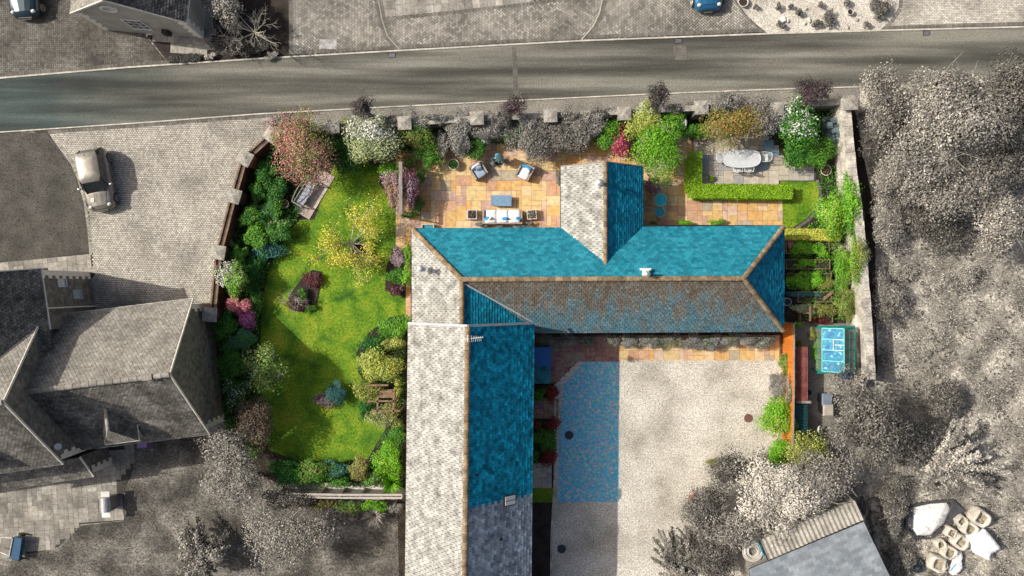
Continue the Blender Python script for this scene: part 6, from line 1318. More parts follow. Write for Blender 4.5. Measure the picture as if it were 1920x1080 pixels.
# --- east side grey trees
BT = dict(cat='tree', trunk=True)
sh(1790,215,118,112,6.5,[('foliage','glight',.75),('foliage','gmid',.5)],'biggest pale grey tree, spreading over the east end of the road', name='broadleaf_tree', leaf=.17, lobe_r=.3, lobes=46, **BT)
sh(1662,185,52,75,4.2,[('foliage','gmid',.8),('foliage','glight',.5)],'mid-grey tree overhanging the road beside the corner pillar', name='broadleaf_tree', leaf=.15, lobe_r=.34, **BT)
sh(1672,262,50,52,2.2,[('foliage','gdark',1),('foliage','gmid',.5)],'dark undergrowth shrub at the foot of the corner pillar', leaf=.13)
sh(1800,345,105,70,4.6,[('foliage','glight',.7),('foliage','gmid',.7)],'loose pale grey tree south of the biggest tree', name='broadleaf_tree', leaf=.16, lobe_r=.3, **BT)
sh(1903,195,50,105,5.6,[('foliage','gdark',1),('foliage','gmid',.6)],'dark grey conifer on the top right edge', name='conifer', leaf=.15, lobe_r=.3, **BT)
sh(1885,420,52,66,4.4,[('foliage','glight',1),('foliage','gmid',.4)],'rounded pale tree at the right edge above the field', name='broadleaf_tree', leaf=.16, lobe_r=.32, **BT)
sh(1895,300,45,50,3.8,[('foliage','gmid',1),('foliage','gdark',.5)],'shadowy small tree between two pale trees at the right edge', name='broadleaf_tree', leaf=.15, **BT)
sh(1690,330,48,56,2.4,[('foliage','gmid',1),('foliage','glight',.5)],'tangled grey bush just outside the upper stone wall', leaf=.13)
sh(1668,410,34,60,1.6,[('foliage','gmid',1),('foliage','glight',.6)],'straggling bush hugging the outside of the stone wall', leaf=.12)
sh(1752,408,60,44,1.5,[('foliage','gdark',1),('foliage','gmid',.8)],'low dark bramble patch south of the loose pale tree', leaf=.12)
sh(1770,452,44,34,1.0,[('foliage','gdark',1),('foliage','gmid',1)],'low dark scrub in the shade at the top of the field', cover=1.2, leaf=.12)
sh(1800,520,50,24,.8,[('foliage','glight',1),('foliage','gmid',.5)],'pale nettle clump in the middle of the field', cover=1.2, leaf=.11)
sh(1695,515,28,18,.6,[('foliage','gmid',1),('foliage','glight',1)],'small weedy clump on the shaded edge of the field', cover=1.2, leaf=.1)
sh(1735,650,32,22,.5,[('foliage','glight',1)],'faint low clump of tall weeds in the open field', cover=1.2, leaf=.1)
branchy('bramble','bare arching bramble outside the stone wall beside the raised beds','shrub',1662,575,46,1.7,31,'bark',[('foliage','gmid',5,.1)],leaf=.1,n0=10,depth=2,trunk_r=.03)
sh(1665,560,28,52,1.3,[('foliage','gmid',1),('foliage','glight',.4)],'ragged grey ivy bush against the outer face of the stone wall', leaf=.11)
sh(1638,795,84,98,5.2,[('foliage','gdark',.8),('foliage','gmid',.9)],'big dark twiggy tree south of the bins', name='broadleaf_tree', leaf=.15, lobe_r=.3, lobes=40, **BT)
sh(1715,830,48,60,3.0,[('foliage','gmid',1),('foliage','gdark',.4)],'mid-grey bush between the big dark tree and the plumed conifer', leaf=.14)
sh(1770,750,44,38,1.6,[('foliage','gmid',1),('foliage','gdark',.8)],'low grey bush standing alone north of the plumed conifer', leaf=.12)
# plumed conifer: long sprays fanning to the south-east
def plume(label, px, py, tips, h, mats, nper=520, leaf=.13, wd=.16, name='conifer', seed=5):
    x, y, _ = W(px, py, h*.4); t = thing(name, label, 'tree', (x, y, 0)); g_ = np.random.default_rng(seed); mb = MB(world=True); PP = [[] for _ in mats]; NN = [[] for _ in mats]
    mb.tube([(x, y, 0), (x, y, h*.6)], [.16, .07], 8)
    for i, (tx, ty) in enumerate(tips):
        ex_, ey_, _ = W(tx, ty, h*.5); z1 = h*g_.uniform(.35,.8); s0 = np.array([x, y, h*.3]); e0 = np.array([ex_, ey_, z1*.7]); u_ = g_.random(nper)**.8; mid_ = np.array([(x+ex_)/2, (y+ey_)/2, z1*1.15])
        C = ((1-u_)**2)[:,None]*s0+(2*u_*(1-u_))[:,None]*mid_+(u_**2)[:,None]*e0; ww = wd*(1.25-u_)*(1+.5*np.sin(u_*26+i))
        off = g_.normal(0, 1, (nper, 3))*ww[:,None]; PP[i % len(mats)].append(C+off); NN[i % len(mats)].append(unit(off+np.array([0,0,.3])))
        mb.tube([tuple(s0), tuple((s0+mid_)/2*.5+(mid_+e0)/4), tuple(e0)], [.05,.03,.01], 5)
    mb.v = [(a, b_, max(.01, c)) for a, b_, c in mb.v]; mb.build('trunk', 'bark', t)
    for j, m_ in enumerate(mats):
        if PP[j]: P = np.concatenate(PP[j]); P[:,2] = np.maximum(P[:,2], .05); leafcloud('foliage', P, np.concatenate(NN[j]), leaf, .5, m_, t)
    return t
rd = random.Random(22); tips = []
for k in range(52):
    a = math.radians(rd.uniform(-62, 68)); L_ = rd.uniform(35,150)*(1 if a > 0 else .8); tips.append((1742+L_*math.cos(a)*1.0, 850+L_*math.sin(a)*.62))
for k in range(16): a = rd.uniform(0, 6.28); tips.append((1735+70*rd.random()*math.cos(a), 868+48*rd.random()*math.sin(a)))
for p in ((1884,940),(1872,925),(1850,910),(1868,902)): tips.append(p)
plume('pale plumed conifer with long feathery sprays fanning out above the sand heap', 1728, 868, tips, 3.6, ['glight','glight','gwhite','gmid'], nper=430, leaf=.13)
rd = random.Random(4); tips = [(1262+rd.uniform(-42,50)*1.0, 1030+rd.uniform(-45,60)) for k in range(34)]
plume('feathery grey cypress at the bottom edge beside the gravel court', 1275, 1075, tips, 3.0, ['gmid','glight','gmid'], nper=420, leaf=.12, wd=.12)
# blossom and dark trees bottom right
sh(1460,925,88,82,4.6,[('foliage','gwhite',.95),('foliage','glight',.35)],'white blossoming tree overhanging the slate shed', name='blossom_tree', leaf=.14, lobe_r=.27, lobes=44, cover=2.7, **BT)
sh(1375,880,52,34,3.4,[('foliage','gdark',.7),('foliage','gmid',.7)],'dark grey tree at the north-west of the white blossom tree', name='broadleaf_tree', leaf=.12, **BT)
sh(1325,962,44,56,3.2,[('foliage','gmid',1),('foliage','gdark',.8)],'dark grey tree on the west edge over the gravel court', name='broadleaf_tree', leaf=.12, **BT)
sh(1385,990,58,44,3.4,[('foliage','glight',.8),('foliage','gmid',.7)],'grey speckled tree between the white blossom tree and the cypress', name='broadleaf_tree', leaf=.13, **BT)
sh(1340,1050,48,44,3.0,[('foliage','gdark',1),('foliage','gmid',1)],'dark tree at the bottom edge west of the coiled pipe', name='broadleaf_tree', leaf=.12, **BT)
sh(1540,905,72,60,4.2,[('foliage','glight',.8),('foliage','gmid',.7)],'grey leafy tree reaching to the north corner of the slate shed', name='broadleaf_tree', leaf=.14, **BT)
sh(1512,850,50,42,2.4,[('foliage','olive',.6),('foliage','lime',.4)],'yellow-green shrub south of the orange fence', leaf=.11)
sh(1462,858,30,34,1.8,[('foliage','bgreen',.7),('foliage','white',.25,'S',-.2)],'small fresh green shrub with pale tips below the orange fence', leaf=.1)
sh(1458,782,34,42,1.9,[('foliage','bgreen',.8),('foliage','lime',.4)],'bright green shrub against the orange fence at the east edge of the gravel', leaf=.11)
sh(1461,722,22,26,1.0,[('foliage','lav',1),('foliage','olive',.3)],'grey-leaved shrub in front of the orange fence', leaf=.09)
sh(1474,680,11,32,1.0,[('foliage','mgreen',.6),('foliage','olive',.5)],'narrow climber at the foot of the orange fence', leaf=.09)
sh(1345,868,20,10,.4,[('foliage','olive',1)],'low yellowish fringe plant on the gravel beside the dark tree', leaf=.08)
sh(1297,937,7,13,.4,[('foliage','salmon',1)],'tiny orange-pink plant at the edge of the gravel court', leaf=.07)
sh(1676,960,28,60,1.2,[('foliage','gmid',1),('foliage','gdark',.7)],'rank grey weeds between the stone pile and the sand heap', leaf=.11); sh(1690,1050,34,34,.8,[('foliage','gdark',1),('foliage','gmid',.8)],'dark low scrub by the corner of the slate shed', leaf=.11)
# --- top left
branchy('bare_tree','leafless tree with tangled pale limbs between the top left house and the herringbone drive','tree',468,50,66,4.0,12,'bark_pale',None,n0=11,depth=3,trunk_r=.06,rise=.5)
branchy('bare_shrub','second leafless shrub with curling twigs south-west of the bare tree','shrub',432,66,42,2.6,13,'bark_pale',[('foliage','glight',1,.1)],leaf=.09,n0=9,depth=2,trunk_r=.04)
sh(415,16,34,36,2.6,[('foliage','glight',.9),('foliage','gmid',.6)],'bushy grey shrub at the top edge beside the top left house', leaf=.13); sh(455,85,60,20,.5,[('foliage','gdark',1)],'dark low ground plants under the bare tree', leaf=.1)
sh(393,106,9,8,.4,[('foliage','gwhite',1),('foliage','gmid',.5)],'small white-flowered clump by the corner of the slab path', leaf=.08); sh(508,105,12,8,.4,[('foliage','glight',1)],'small pale clump by the kerb at the corner of the herringbone drive', leaf=.08)
sh(345,108,30,10,.3,[('foliage','gdark',1)],'dark low planting beside the kerb below the slab path', leaf=.08)
# --- verge ball trees
for px, py, r_, lab in ((680,201,22,'dark ball-headed tree on the verge above the white blossom shrub'),(961,199,23,'dark ball-headed tree on the verge above the closed parasol'),(1231,181,23,'dark ball-headed tree on the verge above the green acer'),(1520,168,31,'largest dark ball-headed tree, on the verge above the white rhododendron')):
    sh(px, py, r_, r_*.95, 3.0, [('foliage','gdark',.8),('foliage','purple',.5)], lab, name='ball_tree', cat='tree', trunk=True, leaf=.1, lowfrac=.5, group='dark ball-headed trees along the verge', asp=.7)
# --- north border
sh(562,278,60,64,3.6,[('blossom','pink',.4),('blossom','salmon',.45),('foliage','olive',.45),('foliage','mgreen',.25),('blossom','magenta',.15)],'pink flowering tree at the north-west corner of the garden', name='flowering_tree', leaf=.12, cat='tree', trunk=True)
sh(530,228,34,15,1.6,[('foliage','lav',.8),('blossom','salmon',.2)],'thin grey-pink bush against the wall end north of the pink tree', leaf=.1)
sh(698,262,48,46,3.0,[('blossom','white',.9,'N',.1),('foliage','variegated',.8),('foliage','lime',.25,'S',0)],'white blossom shrub with cream variegated leaves near the verge', leaf=.14, asp=.35)
sh(640,285,30,38,1.6,[('foliage','dgreen',.9),('foliage','mgreen',.6)],'dark green shrub between the pink tree and the white blossom shrub', leaf=.11); sh(652,240,22,20,1.8,[('foliage','olive',.7),('foliage','lime',.3)],'yellow-green shrub beside the westernmost wall pillar', leaf=.1)
sh(775,246,34,34,1.9,[('foliage','lav',.9,'N',.15),('foliage','olive',.5,'S',.15),('foliage','mgreen',.4,'S',.15)],'grey-topped green shrub north of the trellis screen', leaf=.1)
sh(807,284,24,30,1.3,[('foliage','mgreen',.8),('foliage','olive',.4)],'mid-green bush at the north edge of the flags', leaf=.1)
sh(862,246,22,38,1.9,[('foliage','lav',1)],'upright grey-leaved bush with pale tips above the bay pot', leaf=.1); sh(830,270,13,20,1.3,[('foliage','lav',1)],'small rounded grey bush west of the bay pot', leaf=.09)
sh(890,270,22,26,1.3,[('foliage','mgreen',.7),('foliage','dgreen',.6),('foliage','lime',.2)],'glossy green bush behind the western armchair', leaf=.11); sh(915,240,26,28,1.8,[('foliage','lav',.8),('foliage','gmid',.5)],'grey feathery bush west of the parasol', leaf=.1)
sh(962,246,26,26,1.5,[('foliage','gmid',.8),('foliage','dgreen',.4)],'dark grey-green bush behind the closed parasol', leaf=.1); sh(1003,262,30,42,2.0,[('foliage','gmid',1),('foliage','lav',.5)],'tall grey bush behind the eastern armchair', leaf=.1)
sh(1060,252,34,36,1.9,[('foliage','gmid',1),('foliage','gdark',.4)],'broad dark grey bush north of the north wing', leaf=.1); sh(1100,238,34,30,2.0,[('foliage','gmid',.8),('foliage','lav',.5)],'speckled grey bush below the fifth wall pillar', leaf=.1)
sh(1138,250,26,34,1.6,[('foliage','mgreen',.7),('foliage','bgreen',.5)],'fresh green shrub west of the red flowering shrub', leaf=.1); sh(1160,265,20,28,1.6,[('blossom','magenta',.3),('blossom','redleaf',.5),('blossom','pink',.6)],'red and pink flowering shrub north of the north wing', name='flowering_shrub', leaf=.1)
sh(1210,230,34,38,2.3,[('foliage','white',.55,'N',.35),('foliage','lime',.9)],'lime shrub with whitish top beside the sixth pillar', leaf=.12, asp=.35)
sh(1238,278,48,54,3.0,[('foliage','bgreen',1),('foliage','mgreen',.35)],'bright green acer tree overhanging the corner of the north wing', name='acer_tree', cat='tree', trunk=True, leaf=.12, cover=2.8)
sh(1262,222,26,20,1.6,[('foliage','mgreen',.8),('foliage','bgreen',.4)],'leafy green shrub west of the beehive', leaf=.1); sh(1305,245,24,14,1.0,[('foliage','mgreen',.7),('foliage','bgreen',.4)],'low green shrub south-east of the beehive', leaf=.1)
sh(1372,236,56,37,2.8,[('foliage','olive',1.0),('foliage','rust',.35),('foliage','lime',.35)],'rust and olive leaved tree over the dining table', name='ornamental_tree', cat='tree', trunk=True, leaf=.14, asp=.35, cover=2.6)
sh(1375,190,42,22,2.6,[('foliage','lav',.7),('foliage','gmid',.6)],'grey airy bush spilling over the verge above the rust-leaved tree', leaf=.1, cover=1.8); sh(1432,222,34,40,2.5,[('foliage','lav',.8),('foliage','gmid',.7)],'purplish grey bush west of the white rhododendron', leaf=.1)
sh(1500,232,40,42,2.6,[('blossom','white',.8,'N',-.4),('foliage','dgreen',.4),('foliage','mgreen',.7)],'white rhododendron covered in flowers near the corner pillar', name='rhododendron', leaf=.14)
sh(1500,286,34,22,1.3,[('foliage','dgreen',.7),('foliage','mgreen',.8)],'dark green shrub at the corner of the blue flagstones', leaf=.1); sh(1540,282,26,26,1.4,[('foliage','bgreen',.5),('foliage','mgreen',.8),('foliage','lime',.2)],'feathery green shrub beside the stone sculpture', leaf=.08)
for px, py, rx, ry, h_, sp_, lab in ((738,226,20,12,2.0,[('foliage','lav',.8),('foliage','gmid',.5)],'grey sprawling bush over the wall west of the second pillar'),(822,222,26,12,2.1,[('foliage','lav',.7),('foliage','gmid',.6)],'grey bush spilling over the wall above the bay pot'),(940,222,24,14,2.1,[('foliage','gmid',.8),('foliage','lav',.4)],'dark grey bush spilling over the wall west of the parasol'),
        (1068,220,22,12,2.1,[('foliage','gmid',.9),('foliage','lav',.4)],'dark bush over the wall just east of the fourth pillar'),(1128,212,24,12,2.1,[('foliage','lav',.7),('foliage','gmid',.7)],'grey bush over the wall north of the fresh green shrub'),(1266,203,20,10,2.0,[('foliage','gmid',.7),('foliage','mgreen',.4)],'small grey-green bush over the wall above the beehive'),(995,232,20,14,2.0,[('foliage','lav',.8),('foliage','gmid',.5)],'pale grey bush between the parasol and the fourth pillar'),
        (1482,735,12,26,1.9,[('foliage','lav',.6),('foliage','olive',.6)],'grey-green climber halfway along the orange fence')): sh(px, py, rx, ry, h_, sp_, lab, leaf=.1)
# trellis climbers
sh(738,352,22,44,2.1,[('blossom','mauve',.6),('blossom','salmon',.25),('foliage','olive',.3)],'pink clematis covering the west side of the trellis screen', name='clematis', cat='climber', leaf=.09); sh(770,352,16,42,1.9,[('blossom','mauve',.7),('blossom','pink',.3),('foliage','purple',.3)],'darker pink clematis on the east side of the trellis screen', name='clematis', cat='climber', leaf=.09)
sh(732,318,18,22,1.1,[('foliage','bgreen',.8)],'round bright green shrub at the north end of the trellis', leaf=.08); sh(786,333,13,15,.8,[('foliage','mgreen',1),('foliage','olive',.3)],'northern clipped green ball on the terrace', name='clipped_ball', leaf=.06, lobe_r=.6); sh(780,383,16,17,.9,[('foliage','mgreen',.7),('foliage','gbrown',.5)],'southern clipped brownish green ball on the terrace', name='clipped_ball', leaf=.06, lobe_r=.6)
sh(765,402,14,8,.5,[('foliage','mgreen',1)],'small dark green plant at the foot of the trellis screen', leaf=.08); sh(768,306,12,16,1.0,[('foliage','mgreen',.6),('foliage','olive',.6)],'small olive shrub against the north-east end of the trellis', leaf=.08)
sh(1048,335,7,14,.8,[('foliage','gmid',1)],'slim dark pot plant against the west wall of the north wing', leaf=.07)
for k, (px, r_, lab) in enumerate(((905,13,'grey lavender mound at the west end behind the sofa'),(938,16,'grey lavender mound directly behind the sofa'),(968,14,'grey lavender mound behind the east arm of the sofa'),(992,13,'darker lavender mound behind the east planter'))): sh(px, 421, r_, 6, .55, [('foliage','lav',1),('foliage','gmid',.5)], lab, name='lavender', leaf=.07, group='lavender mounds along the farmhouse north wall')
sh(922,302,8,8,.5,[('foliage','lav',1)],'little rounded grey plant at the west foot of the parasol', leaf=.06); sh(949,302,8,8,.5,[('foliage','lav',1)],'little rounded grey plant at the east foot of the parasol', leaf=.06)
sh(1224,347,16,18,1.1,[('blossom','mauve',.7),('blossom','pink',.25),('foliage','purple',.4)],'pink-leaved shrub beside the bistro table', leaf=.09, asp=.35)
sh(1282,417,18,7,.6,[('foliage','bgreen',1)],'low bright green plant against the farmhouse wall south of the bistro chair', leaf=.07); sh(1226,420,11,6,.5,[('foliage','olive',1)],'small olive plant in the corner of the north wing', leaf=.07); sh(1348,418,16,6,.5,[('foliage','bgreen',.7),('foliage','mgreen',.4)],'low green plant against the farmhouse wall under the clipped hedge', leaf=.07)
# hedges
hedge('clipped_hedge', 'bright green L-shaped clipped hedge enclosing the dining area', WP([(1303,297),(1303,358),(1473,360)], .8), .82, .8, ['hedge'])
hedge('clipped_hedge', 'low golden-yellow hedge between the small lawn and the vegetable beds', WP([(1474,439),(1576,441)], .7), .62, .7, ['yellow','lime'])
# east border climbers
sh(1562,395,28,56,1.7,[('foliage','bgreen',.9),('foliage','lime',.25),('foliage','mgreen',.4)],'tall bright green shrub in the curve of the small lawn', leaf=.12); sh(1600,372,20,44,2.3,[('foliage','bgreen',.8),('foliage','mgreen',.5)],'bright green climber over the top of the stone wall', name='climber', leaf=.11)
sh(1602,415,18,34,2.0,[('foliage','mgreen',.9),('foliage','bgreen',.4)],'mid-green ivy hanging on the inside of the stone wall', name='climber', leaf=.11); sh(1612,480,20,46,2.3,[('foliage','olive',.6),('foliage','lav',.5,'E',.2),('foliage','bgreen',.5)],'speckled green climber over the stone wall beside the raised beds', name='climber', leaf=.1)
sh(1582,500,22,48,1.1,[('foliage','mgreen',.7),('foliage','bgreen',.4),('foliage','olive',.4)],'rambling green plants between the raised beds and the stone wall', leaf=.1); sh(1588,565,20,36,1.1,[('foliage','olive',.7),('foliage','mgreen',.6)],'olive-green bush north of the greenhouse', leaf=.1)
sh(1538,398,14,12,.6,[('foliage','mgreen',1)],'small green clump on the stone edging of the small lawn', leaf=.09)
fronds('fern','big spiky green fern beside the small lawn','fern',1550,410,20,.7,90,'mgreen',.05,.5,seed=4); fronds('fern','second spiky fern at the end of the golden hedge','fern',1573,432,18,.7,80,'mgreen',.05,.5,seed=5); fronds('leek_row','pale straggling leek leaves in the northernmost bed','vegetables',1532,452,18,.5,36,'variegated',.03,.4,seed=6); fronds('ornamental_grass','pale arching grass east of the northernmost bed','ornamental grass',1572,464,20,.6,60,'variegated',.02,.5,seed=8)
beds = [(1510,462,24,14,.7,'bgreen','leafy kale in the middle of the northernmost bed'),(1540,470,14,10,.6,'bgreen','bright lettuces at the east end of the northernmost bed'),(1484,458,8,10,.5,'salmon','rusty stalks at the west end of the northernmost bed'),(1512,493,18,7,.5,'bgreen','single row of green seedlings in the dark soil bed'),
        (1500,527,24,14,.6,'bgreen','mid-green crop at the west of the third bed'),(1528,526,18,15,.7,'bgreen','yellow-green crop at the east of the third bed'),(1552,530,12,12,.6,'olive','olive crop beyond the end of the third bed'),(1512,551,34,5,.4,'bluegreen','blue-green leaves along the edge of the plank bed'),(1515,578,28,9,.5,'variegated','variegated plants in the southernmost bed'),(1545,582,18,14,.6,'olive','bushy olive plants at the east of the southernmost bed'),(1540,601,22,5,.5,'maroon','maroon-leaved row beside the greenhouse'),(1497,607,8,6,.5,'bgreen','small green tuft at the corner of the orange fence')]
for px, py, rx, ry, h_, m_, lab in beds: sh(px, py, rx*1.12, ry*1.15, h_, [('foliage',m_,1),('foliage','dgreen' if m_ in ('mgreen','bgreen') else m_,.3)], lab, name='vegetable_row', cat='vegetables', leaf=.1, group='crops in the raised beds')
sh(1533,656,9,38,1.0,[('foliage','mgreen',.8),('foliage','bgreen',.3)],'narrow green row growing along the west glass of the greenhouse', leaf=.09); sh(1526,628,10,14,1.1,[('foliage','olive',1)],'olive bush at the north-west corner of the greenhouse', leaf=.09)
fronds('ornamental_grass','arching green grass tuft beside the maroon corrugated roof','ornamental grass',1497,646,16,.9,90,'olive',.025,.5,seed=11)
sh(1535,810,10,8,.6,[('foliage','olive',1),('foliage','rust',.4)],'small olive plant by the white ring ornament', leaf=.08)
# south courtyard strip
lv = [(1020,633,16,8,'greenish shrub west of the gap by the long barn'),(1062,634,26,8,'pale grey shrub in the corner by the long barn'),(1100,633,16,6,'thin grey shrub east of the barn corner'),(1150,632,14,7,'small cream-edged shrub in the second gap'),(1182,634,22,9,'grey-brown shrub beside the paler gravel edge'),(1222,634,24,9,'olive-brown shrub in the middle of the row'),(1262,633,20,9,'dark olive shrub right of the middle'),(1300,636,24,11,'bushy grey lavender overhanging the flags'),(1335,636,20,10,'silver grey lavender with long stems'),(1372,633,22,9,'green-grey shrub fourth from the east end'),(1405,635,20,9,'brownish shrub third from the east end'),(1432,636,18,10,'pale grey shrub at the east end of the row')]
for i, (px, py, rx, ry, lab) in enumerate(lv): sh(px, py+5, rx*1.1, ry+5, 1.0, [('foliage','lav',.9),('foliage',['olive','gmid','dgreen'][i % 3],.5)], lab+' under the south eave', name='border_shrub', leaf=.08, group='shrubs under the south eave of the farmhouse')
for px, py, r_, m_, lab in ((1010,738,12,'mgreen','green bush between the teal box and the short flag path'),(1035,738,14,'redleaf','dark red acer north of the short flag path'),(1008,795,10,'redleaf','dark red acer close to the barn wall'),(1037,795,14,'redleaf','dark red acer on the gravel edge south of the short flag path'),(1025,822,22,'mgreen','rounded green bush in the middle of the barn border'),(1005,855,9,'mgreen','little green bush at the barn wall'),(1030,860,15,'redleaf','southernmost dark red acer in the barn border')):
    sh(px, py, r_, r_, .9 if m_ == 'mgreen' else 1.0, [('foliage',m_,1),('foliage','dgreen' if m_ == 'mgreen' else 'maroon',.4)], lab, leaf=.09, group='low bushes in the border along the long barn')
# --- west border of the lawn
wb = [(497,318,22,26,1.5,[('foliage','dgreen',.8),('foliage','mgreen',.5)],'dark shrub at the top of the west border inside the curved wall'),(485,358,18,22,1.2,[('foliage','mgreen',.9),('foliage','dgreen',.4)],'rounded mid-green shrub behind the second curved-wall pillar'),(520,350,22,24,1.2,[('foliage','dgreen',.8),('foliage','mgreen',.5)],'dark green shrub west of the bench'),
 (508,390,26,24,1.1,[('foliage','mgreen',.8),('foliage','bluegreen',.3)],'shrub with small pale flowers south-west of the bench'),(468,402,20,24,1.4,[('foliage','mgreen',.9),('foliage','dgreen',.5)],'leafy green shrub along the brick wall'),(478,440,24,24,1.3,[('foliage','mgreen',.7),('foliage','bgreen',.3),('foliage','dgreen',.4)],'green shrub with light tips in the middle of the west border'),
 (520,432,24,26,1.1,[('foliage','dgreen',.7),('foliage','mgreen',.5),('foliage','mauve',.12)],'dark shrub with brownish flowers at the lawn edge'),(500,468,26,20,.8,[('foliage','bluegreen',.9),('foliage','dgreen',.5)],'blue-green sprawling shrub on the edge of the lawn'),(447,478,18,20,1.4,[('foliage','mgreen',1)],'smooth rounded green shrub by the fourth wall pillar'),
 (424,450,12,12,1.2,[('foliage','olive',1),('foliage','rust',.2)],'small olive shrub growing over the brick wall'),(474,512,20,34,.9,[('foliage','dgreen',1),('foliage','mgreen',.5)],'dark leafy plants south of the blue-green shrub'),(480,565,14,34,.7,[('foliage','dgreen',1),('foliage','mgreen',.6),('foliage','olive',.3)],'low dark plants beside the pink spring shrub'),
 (432,520,30,34,2.2,[('blossom','white',.9,'W',-.05),('foliage','variegated',.4),('foliage','bgreen',.55)],'white-flowered green shrub leaning over the curved brick wall'),(447,575,22,20,1.5,[('blossom','salmon',.6),('blossom','pink',.7)],'salmon-pink azalea beside the last brick pillar'),(462,600,20,18,1.3,[('blossom','magenta',1),('blossom','mauve',.3)],'magenta azalea south-east of the salmon one'),
 (420,612,24,26,1.4,[('foliage','mgreen',.9),('foliage','dgreen',.6)],'dark green shrub against the gable of the tiled house'),(450,640,28,24,1.1,[('foliage','bluegreen',.6),('foliage','mgreen',.7)],'blue-green hostas south of the azaleas'),(432,680,24,34,1.2,[('foliage','mgreen',.8),('foliage','dgreen',.6)],'leafy green shrub beside the tiled gable wall'),
 (438,735,26,28,1.2,[('foliage','dgreen',.8),('blossom','white',.18),('foliage','mgreen',.4)],'dark shrub with white daisies by the tiled house'),(560,300,1,1,.2,G1,'')][:-1]
for a in wb: sh(a[0], a[1], a[2], a[3], a[4], a[5], a[6], leaf=.1, name='azalea' if 'azalea' in a[6] else 'shrub')
sh(497,693,42,42,3.2,[('foliage','variegated',.5),('foliage','lime',.25),('foliage','mgreen',.8),],'pale green tree at the west edge of the lawn, level with the barn flue', name='ornamental_tree', cat='tree', trunk=True, leaf=.12)
sh(498,412,16,12,.8,G1,'small green plant beside the turquoise ornament', leaf=.09)
# lawn specimens
branchy('golden_tree','open golden-leaved tree in the middle of the lawn','tree',655,456,78,2.6,41,'bark_pale',[('foliage','yellow',5,.15)],leaf=.09,n0=13,depth=3,trunk_r=.06,rise=.35)
sh(672,467,17,19,.5,[('foliage','purple',.8),('foliage','maroon',.5)],'dark purple planting under the golden tree', leaf=.07)
mb = MB(); pts = [(602,509),(604,525),(598,545),(592,575),(570,586),(548,582),(540,560),(552,540),(568,520),(585,506)]; mb.prism(WP(pts, .05), .0, .06); tag(mb.build('island_bed', 'soil'), 'kidney-shaped bark bed cut into the lawn', 'flower bed')
sh(586,522,17,18,.5,[('foliage','maroon',.7),('foliage','purple',.5),('foliage','rust',.25)],'maroon-leaved plants in the north of the kidney bed', leaf=.08); sh(560,571,21,15,.4,[('foliage','maroon',.8),('foliage','purple',.5)],'dark maroon heather in the south of the kidney bed', leaf=.07); sh(568,550,9,12,.6,[('foliage','mgreen',1)],'round green cushion plant in the kidney bed', leaf=.06); sh(578,577,13,7,.4,G1,'small green plant at the south tip of the kidney bed', leaf=.07)
branchy('bare_shrub','small bare branching shrub growing from the kidney bed','shrub',552,562,32,1.6,51,'bark_pale',[('foliage','lav',2,.06)],leaf=.07,n0=8,depth=2,trunk_r=.035)
sh(630,738,20,22,.9,[('foliage','bluegreen',.8),('foliage','dgreen',.3)],'steel-blue dwarf conifer on the lawn', name='dwarf_conifer', leaf=.09, asp=.25); sh(608,752,20,14,.6,[('foliage','purple',.6),('foliage','lav',.4),('foliage','mauve',.2)],'low purple-grey plant beside the steel-blue conifer', leaf=.07)
# east border of the lawn, along the barn
eb = [(745,480,17,20,1.1,[('blossom','mauve',.9),('blossom','lav',.4)],'mauve flowering bush by the farmhouse west wall'),(764,478,10,24,1.1,[('foliage','bgreen',.7),('foliage','olive',.3)],'slim green shrub touching the farmhouse west wall'),(741,516,20,17,.9,[('foliage','mgreen',.8)],'rounded green bush south of the mauve one'),(763,520,10,22,1.0,[('foliage','bgreen',.8),('foliage','olive',.4)],'bright narrow shrub by the wall south of the mauve bush'),(742,542,18,11,.7,[('foliage','maroon',.6),('foliage','purple',.4),('foliage','mauve',.2)],'maroon low bush at the edge of the flags'),
 (737,612,34,22,1.1,[('foliage','bgreen',.6),('foliage','mgreen',.6)],'bright green mound at the north end of the barn border'),(700,645,26,17,.9,[('foliage','dgreen',1),('foliage','mgreen',.3)],'very dark shrub beside the lawn edge'),(738,644,24,14,1.1,[('foliage','lime',.5),('foliage','olive',.6)],'yellow-green shrub above the golden climber'),
 (710,685,46,30,2.3,[('foliage','lime',1),('foliage','yellow',.25)],'golden climber smothering the timber arbour'),(690,735,26,22,1.6,[('foliage','olive',.5),('foliage','lime',.4)],'lower golden climber spilling off the arbour'),(690,768,20,18,1.0,[('foliage','dgreen',.8)],'dark shrub under the south end of the arbour'),(722,778,30,26,1.4,[('foliage','variegated',.5),('foliage','olive',.5),('foliage','lime',.3)],'cream-flecked shrub south of the arbour'),
 (742,815,20,20,1.2,[('foliage','mgreen',.9),('foliage','dgreen',.3)],'glossy green shrub against the barn wall'),(728,858,30,34,1.5,[('foliage','bgreen',.9),('foliage','lime',.15)],'bright green bamboo-like shrub at the south-east corner of the lawn'),(745,726,9,24,1.2,[('foliage','lime',.8),('foliage','olive',.3)],'thin golden shoots between arbour and barn')]
for a in eb: sh(a[0], a[1], a[2], a[3], a[4], a[5], a[6], leaf=.1, name='climber' if 'climber' in a[6] else 'shrub')
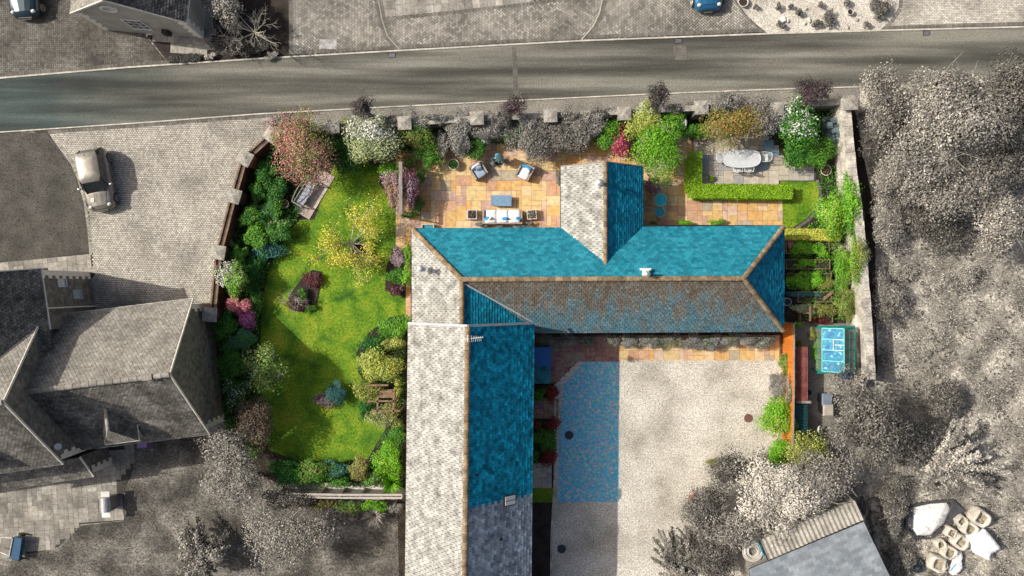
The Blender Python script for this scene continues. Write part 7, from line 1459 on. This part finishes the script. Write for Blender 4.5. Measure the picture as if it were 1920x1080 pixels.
# south border of the lawn
sb = [(535,885,30,24,1.6,[('foliage','dgreen',.8),('foliage','mgreen',.5)],'dark green shrub at the west end of the south border'),(585,882,32,24,1.5,[('foliage','mgreen',.8),('foliage','olive',.4)],'leafy shrub with yellow-green tips in the south border'),(628,880,24,20,1.2,[('foliage','bluegreen',.5),('foliage','mgreen',.5)],'bluish green shrub in the middle of the south border'),(672,880,22,26,1.4,[('foliage','olive',.7),('foliage','salmon',.2)],'olive-pink shrub in the south border'),(640,905,26,10,.9,[('foliage','mgreen',.6),('foliage','dgreen',.4)],'trailing green plant growing through the slatted fence'),(700,900,20,16,1.0,[('foliage','mgreen',.8),('foliage','variegated',.3)],'pale green plants behind the east end of the slatted fence'),
 (600,946,34,12,1.2,[('foliage','olive',.5),('foliage','gbrown',.6)],'brownish green climber on the south side of the slatted fence'),(655,950,30,12,1.2,[('foliage','olive',.5),('foliage','mgreen',.4),('foliage','gbrown',.3)],'olive hedge section on the south side of the slatted fence'),(705,948,24,13,1.2,[('foliage','bgreen',.7),('foliage','mgreen',.4)],'fresh green section beyond the east end of the slatted fence'),(740,952,14,12,1.1,[('foliage','lav',.8),('foliage','gmid',.4)],'grey-pink bush in the corner of barn and fence')]
for a in sb: sh(a[0], a[1], a[2], a[3], a[4], a[5], a[6], leaf=.1)
fronds('bamboo','spiky yellow-green leaves arching over the fence by the barn','ornamental grass',735,905,26,1.6,150,'bgreen',.035,.4,seed=15,z0=.4); fronds('yucca','grey spiky yucca in the shade beside the long barn','yucca',702,968,28,1.0,110,'glight',.045,.35,seed=16)
sh(652,970,30,10,.7,[('foliage','gmid',.8),('foliage','gdark',.5)],'low grey ground cover west of the yucca', leaf=.1)
# bottom-left grey trees
sh(478,790,36,42,3.2,[('foliage','gbrown',.9),('foliage','gdark',.5)],'brown-leaved dark tree between the tiled house and the lawn', name='broadleaf_tree', leaf=.12, **BT)
sh(425,845,48,42,3.4,[('foliage','gmid',.6),('foliage','glight',.9),('foliage','gbrown',.3,'E',.2)],'grey bushy tree south-east of the tiled house', name='broadleaf_tree', leaf=.13, **BT)
sh(440,905,62,52,3.6,[('foliage','gmid',.6),('foliage','glight',.9)],'twiggy grey tree west of the slatted fence', name='broadleaf_tree', leaf=.12, cover=2.4, **BT)
sh(535,938,50,22,2.2,[('foliage','gdark',.8),('foliage','gmid',.5)],'shadowed grey hedge bush at the west end of the slatted fence', leaf=.11)
rd = random.Random(8); tips = [(385+rd.uniform(-58,48), 1030+rd.uniform(-52,50)) for k in range(40)]
plume('grey fir with pale layered sprays at the bottom edge of the rear lawn', 388, 1040, tips, 3.4, ['glight','gmid','glight','gdark'], nper=430, leaf=.13, wd=.15)
sh(535,1012,88,68,4.2,[('foliage','glight',1.2),('foliage','gmid',.6)],'large fine-twigged grey tree at the bottom edge', name='broadleaf_tree', leaf=.11, cover=1.7, lobe_r=.3, cat='tree', trunk=True)
branchy('bare_tree','pale bare limbs reaching out of the large fine-twigged tree','tree',555,1010,70,4.4,77,'bark_pale',[('foliage','glight',3,.12)],leaf=.09,n0=9,depth=3,trunk_r=.07,rise=.7)
# gravel island planting
rd = random.Random(33)
for i, (px, py, r_) in enumerate([(1460,12,7),(1500,22,9),(1540,8,6),(1555,28,12),(1558,42,10),(1590,3,9),(1533,44,9),(1625,46,7),(1652,28,9),(1640,8,14),(1660,12,14),(1462,44,6),(1468,48,6),(1418,12,5),(1485,10,5)]):
    nm = ['western','small','tiny','bushy','spreading','northern','dark round','southernmost','eastern','feathery','broad eastern','low','flat','lone west','thin'][i]
    sh(px, py, r_, r_, .35+.02*r_, [('foliage','gdark',.6),('foliage','gmid',.8)], nm+' dark alpine clump on the pale gravel island', name='alpine_plant', cat='plant', leaf=.07, group='alpine clumps on the gravel island')
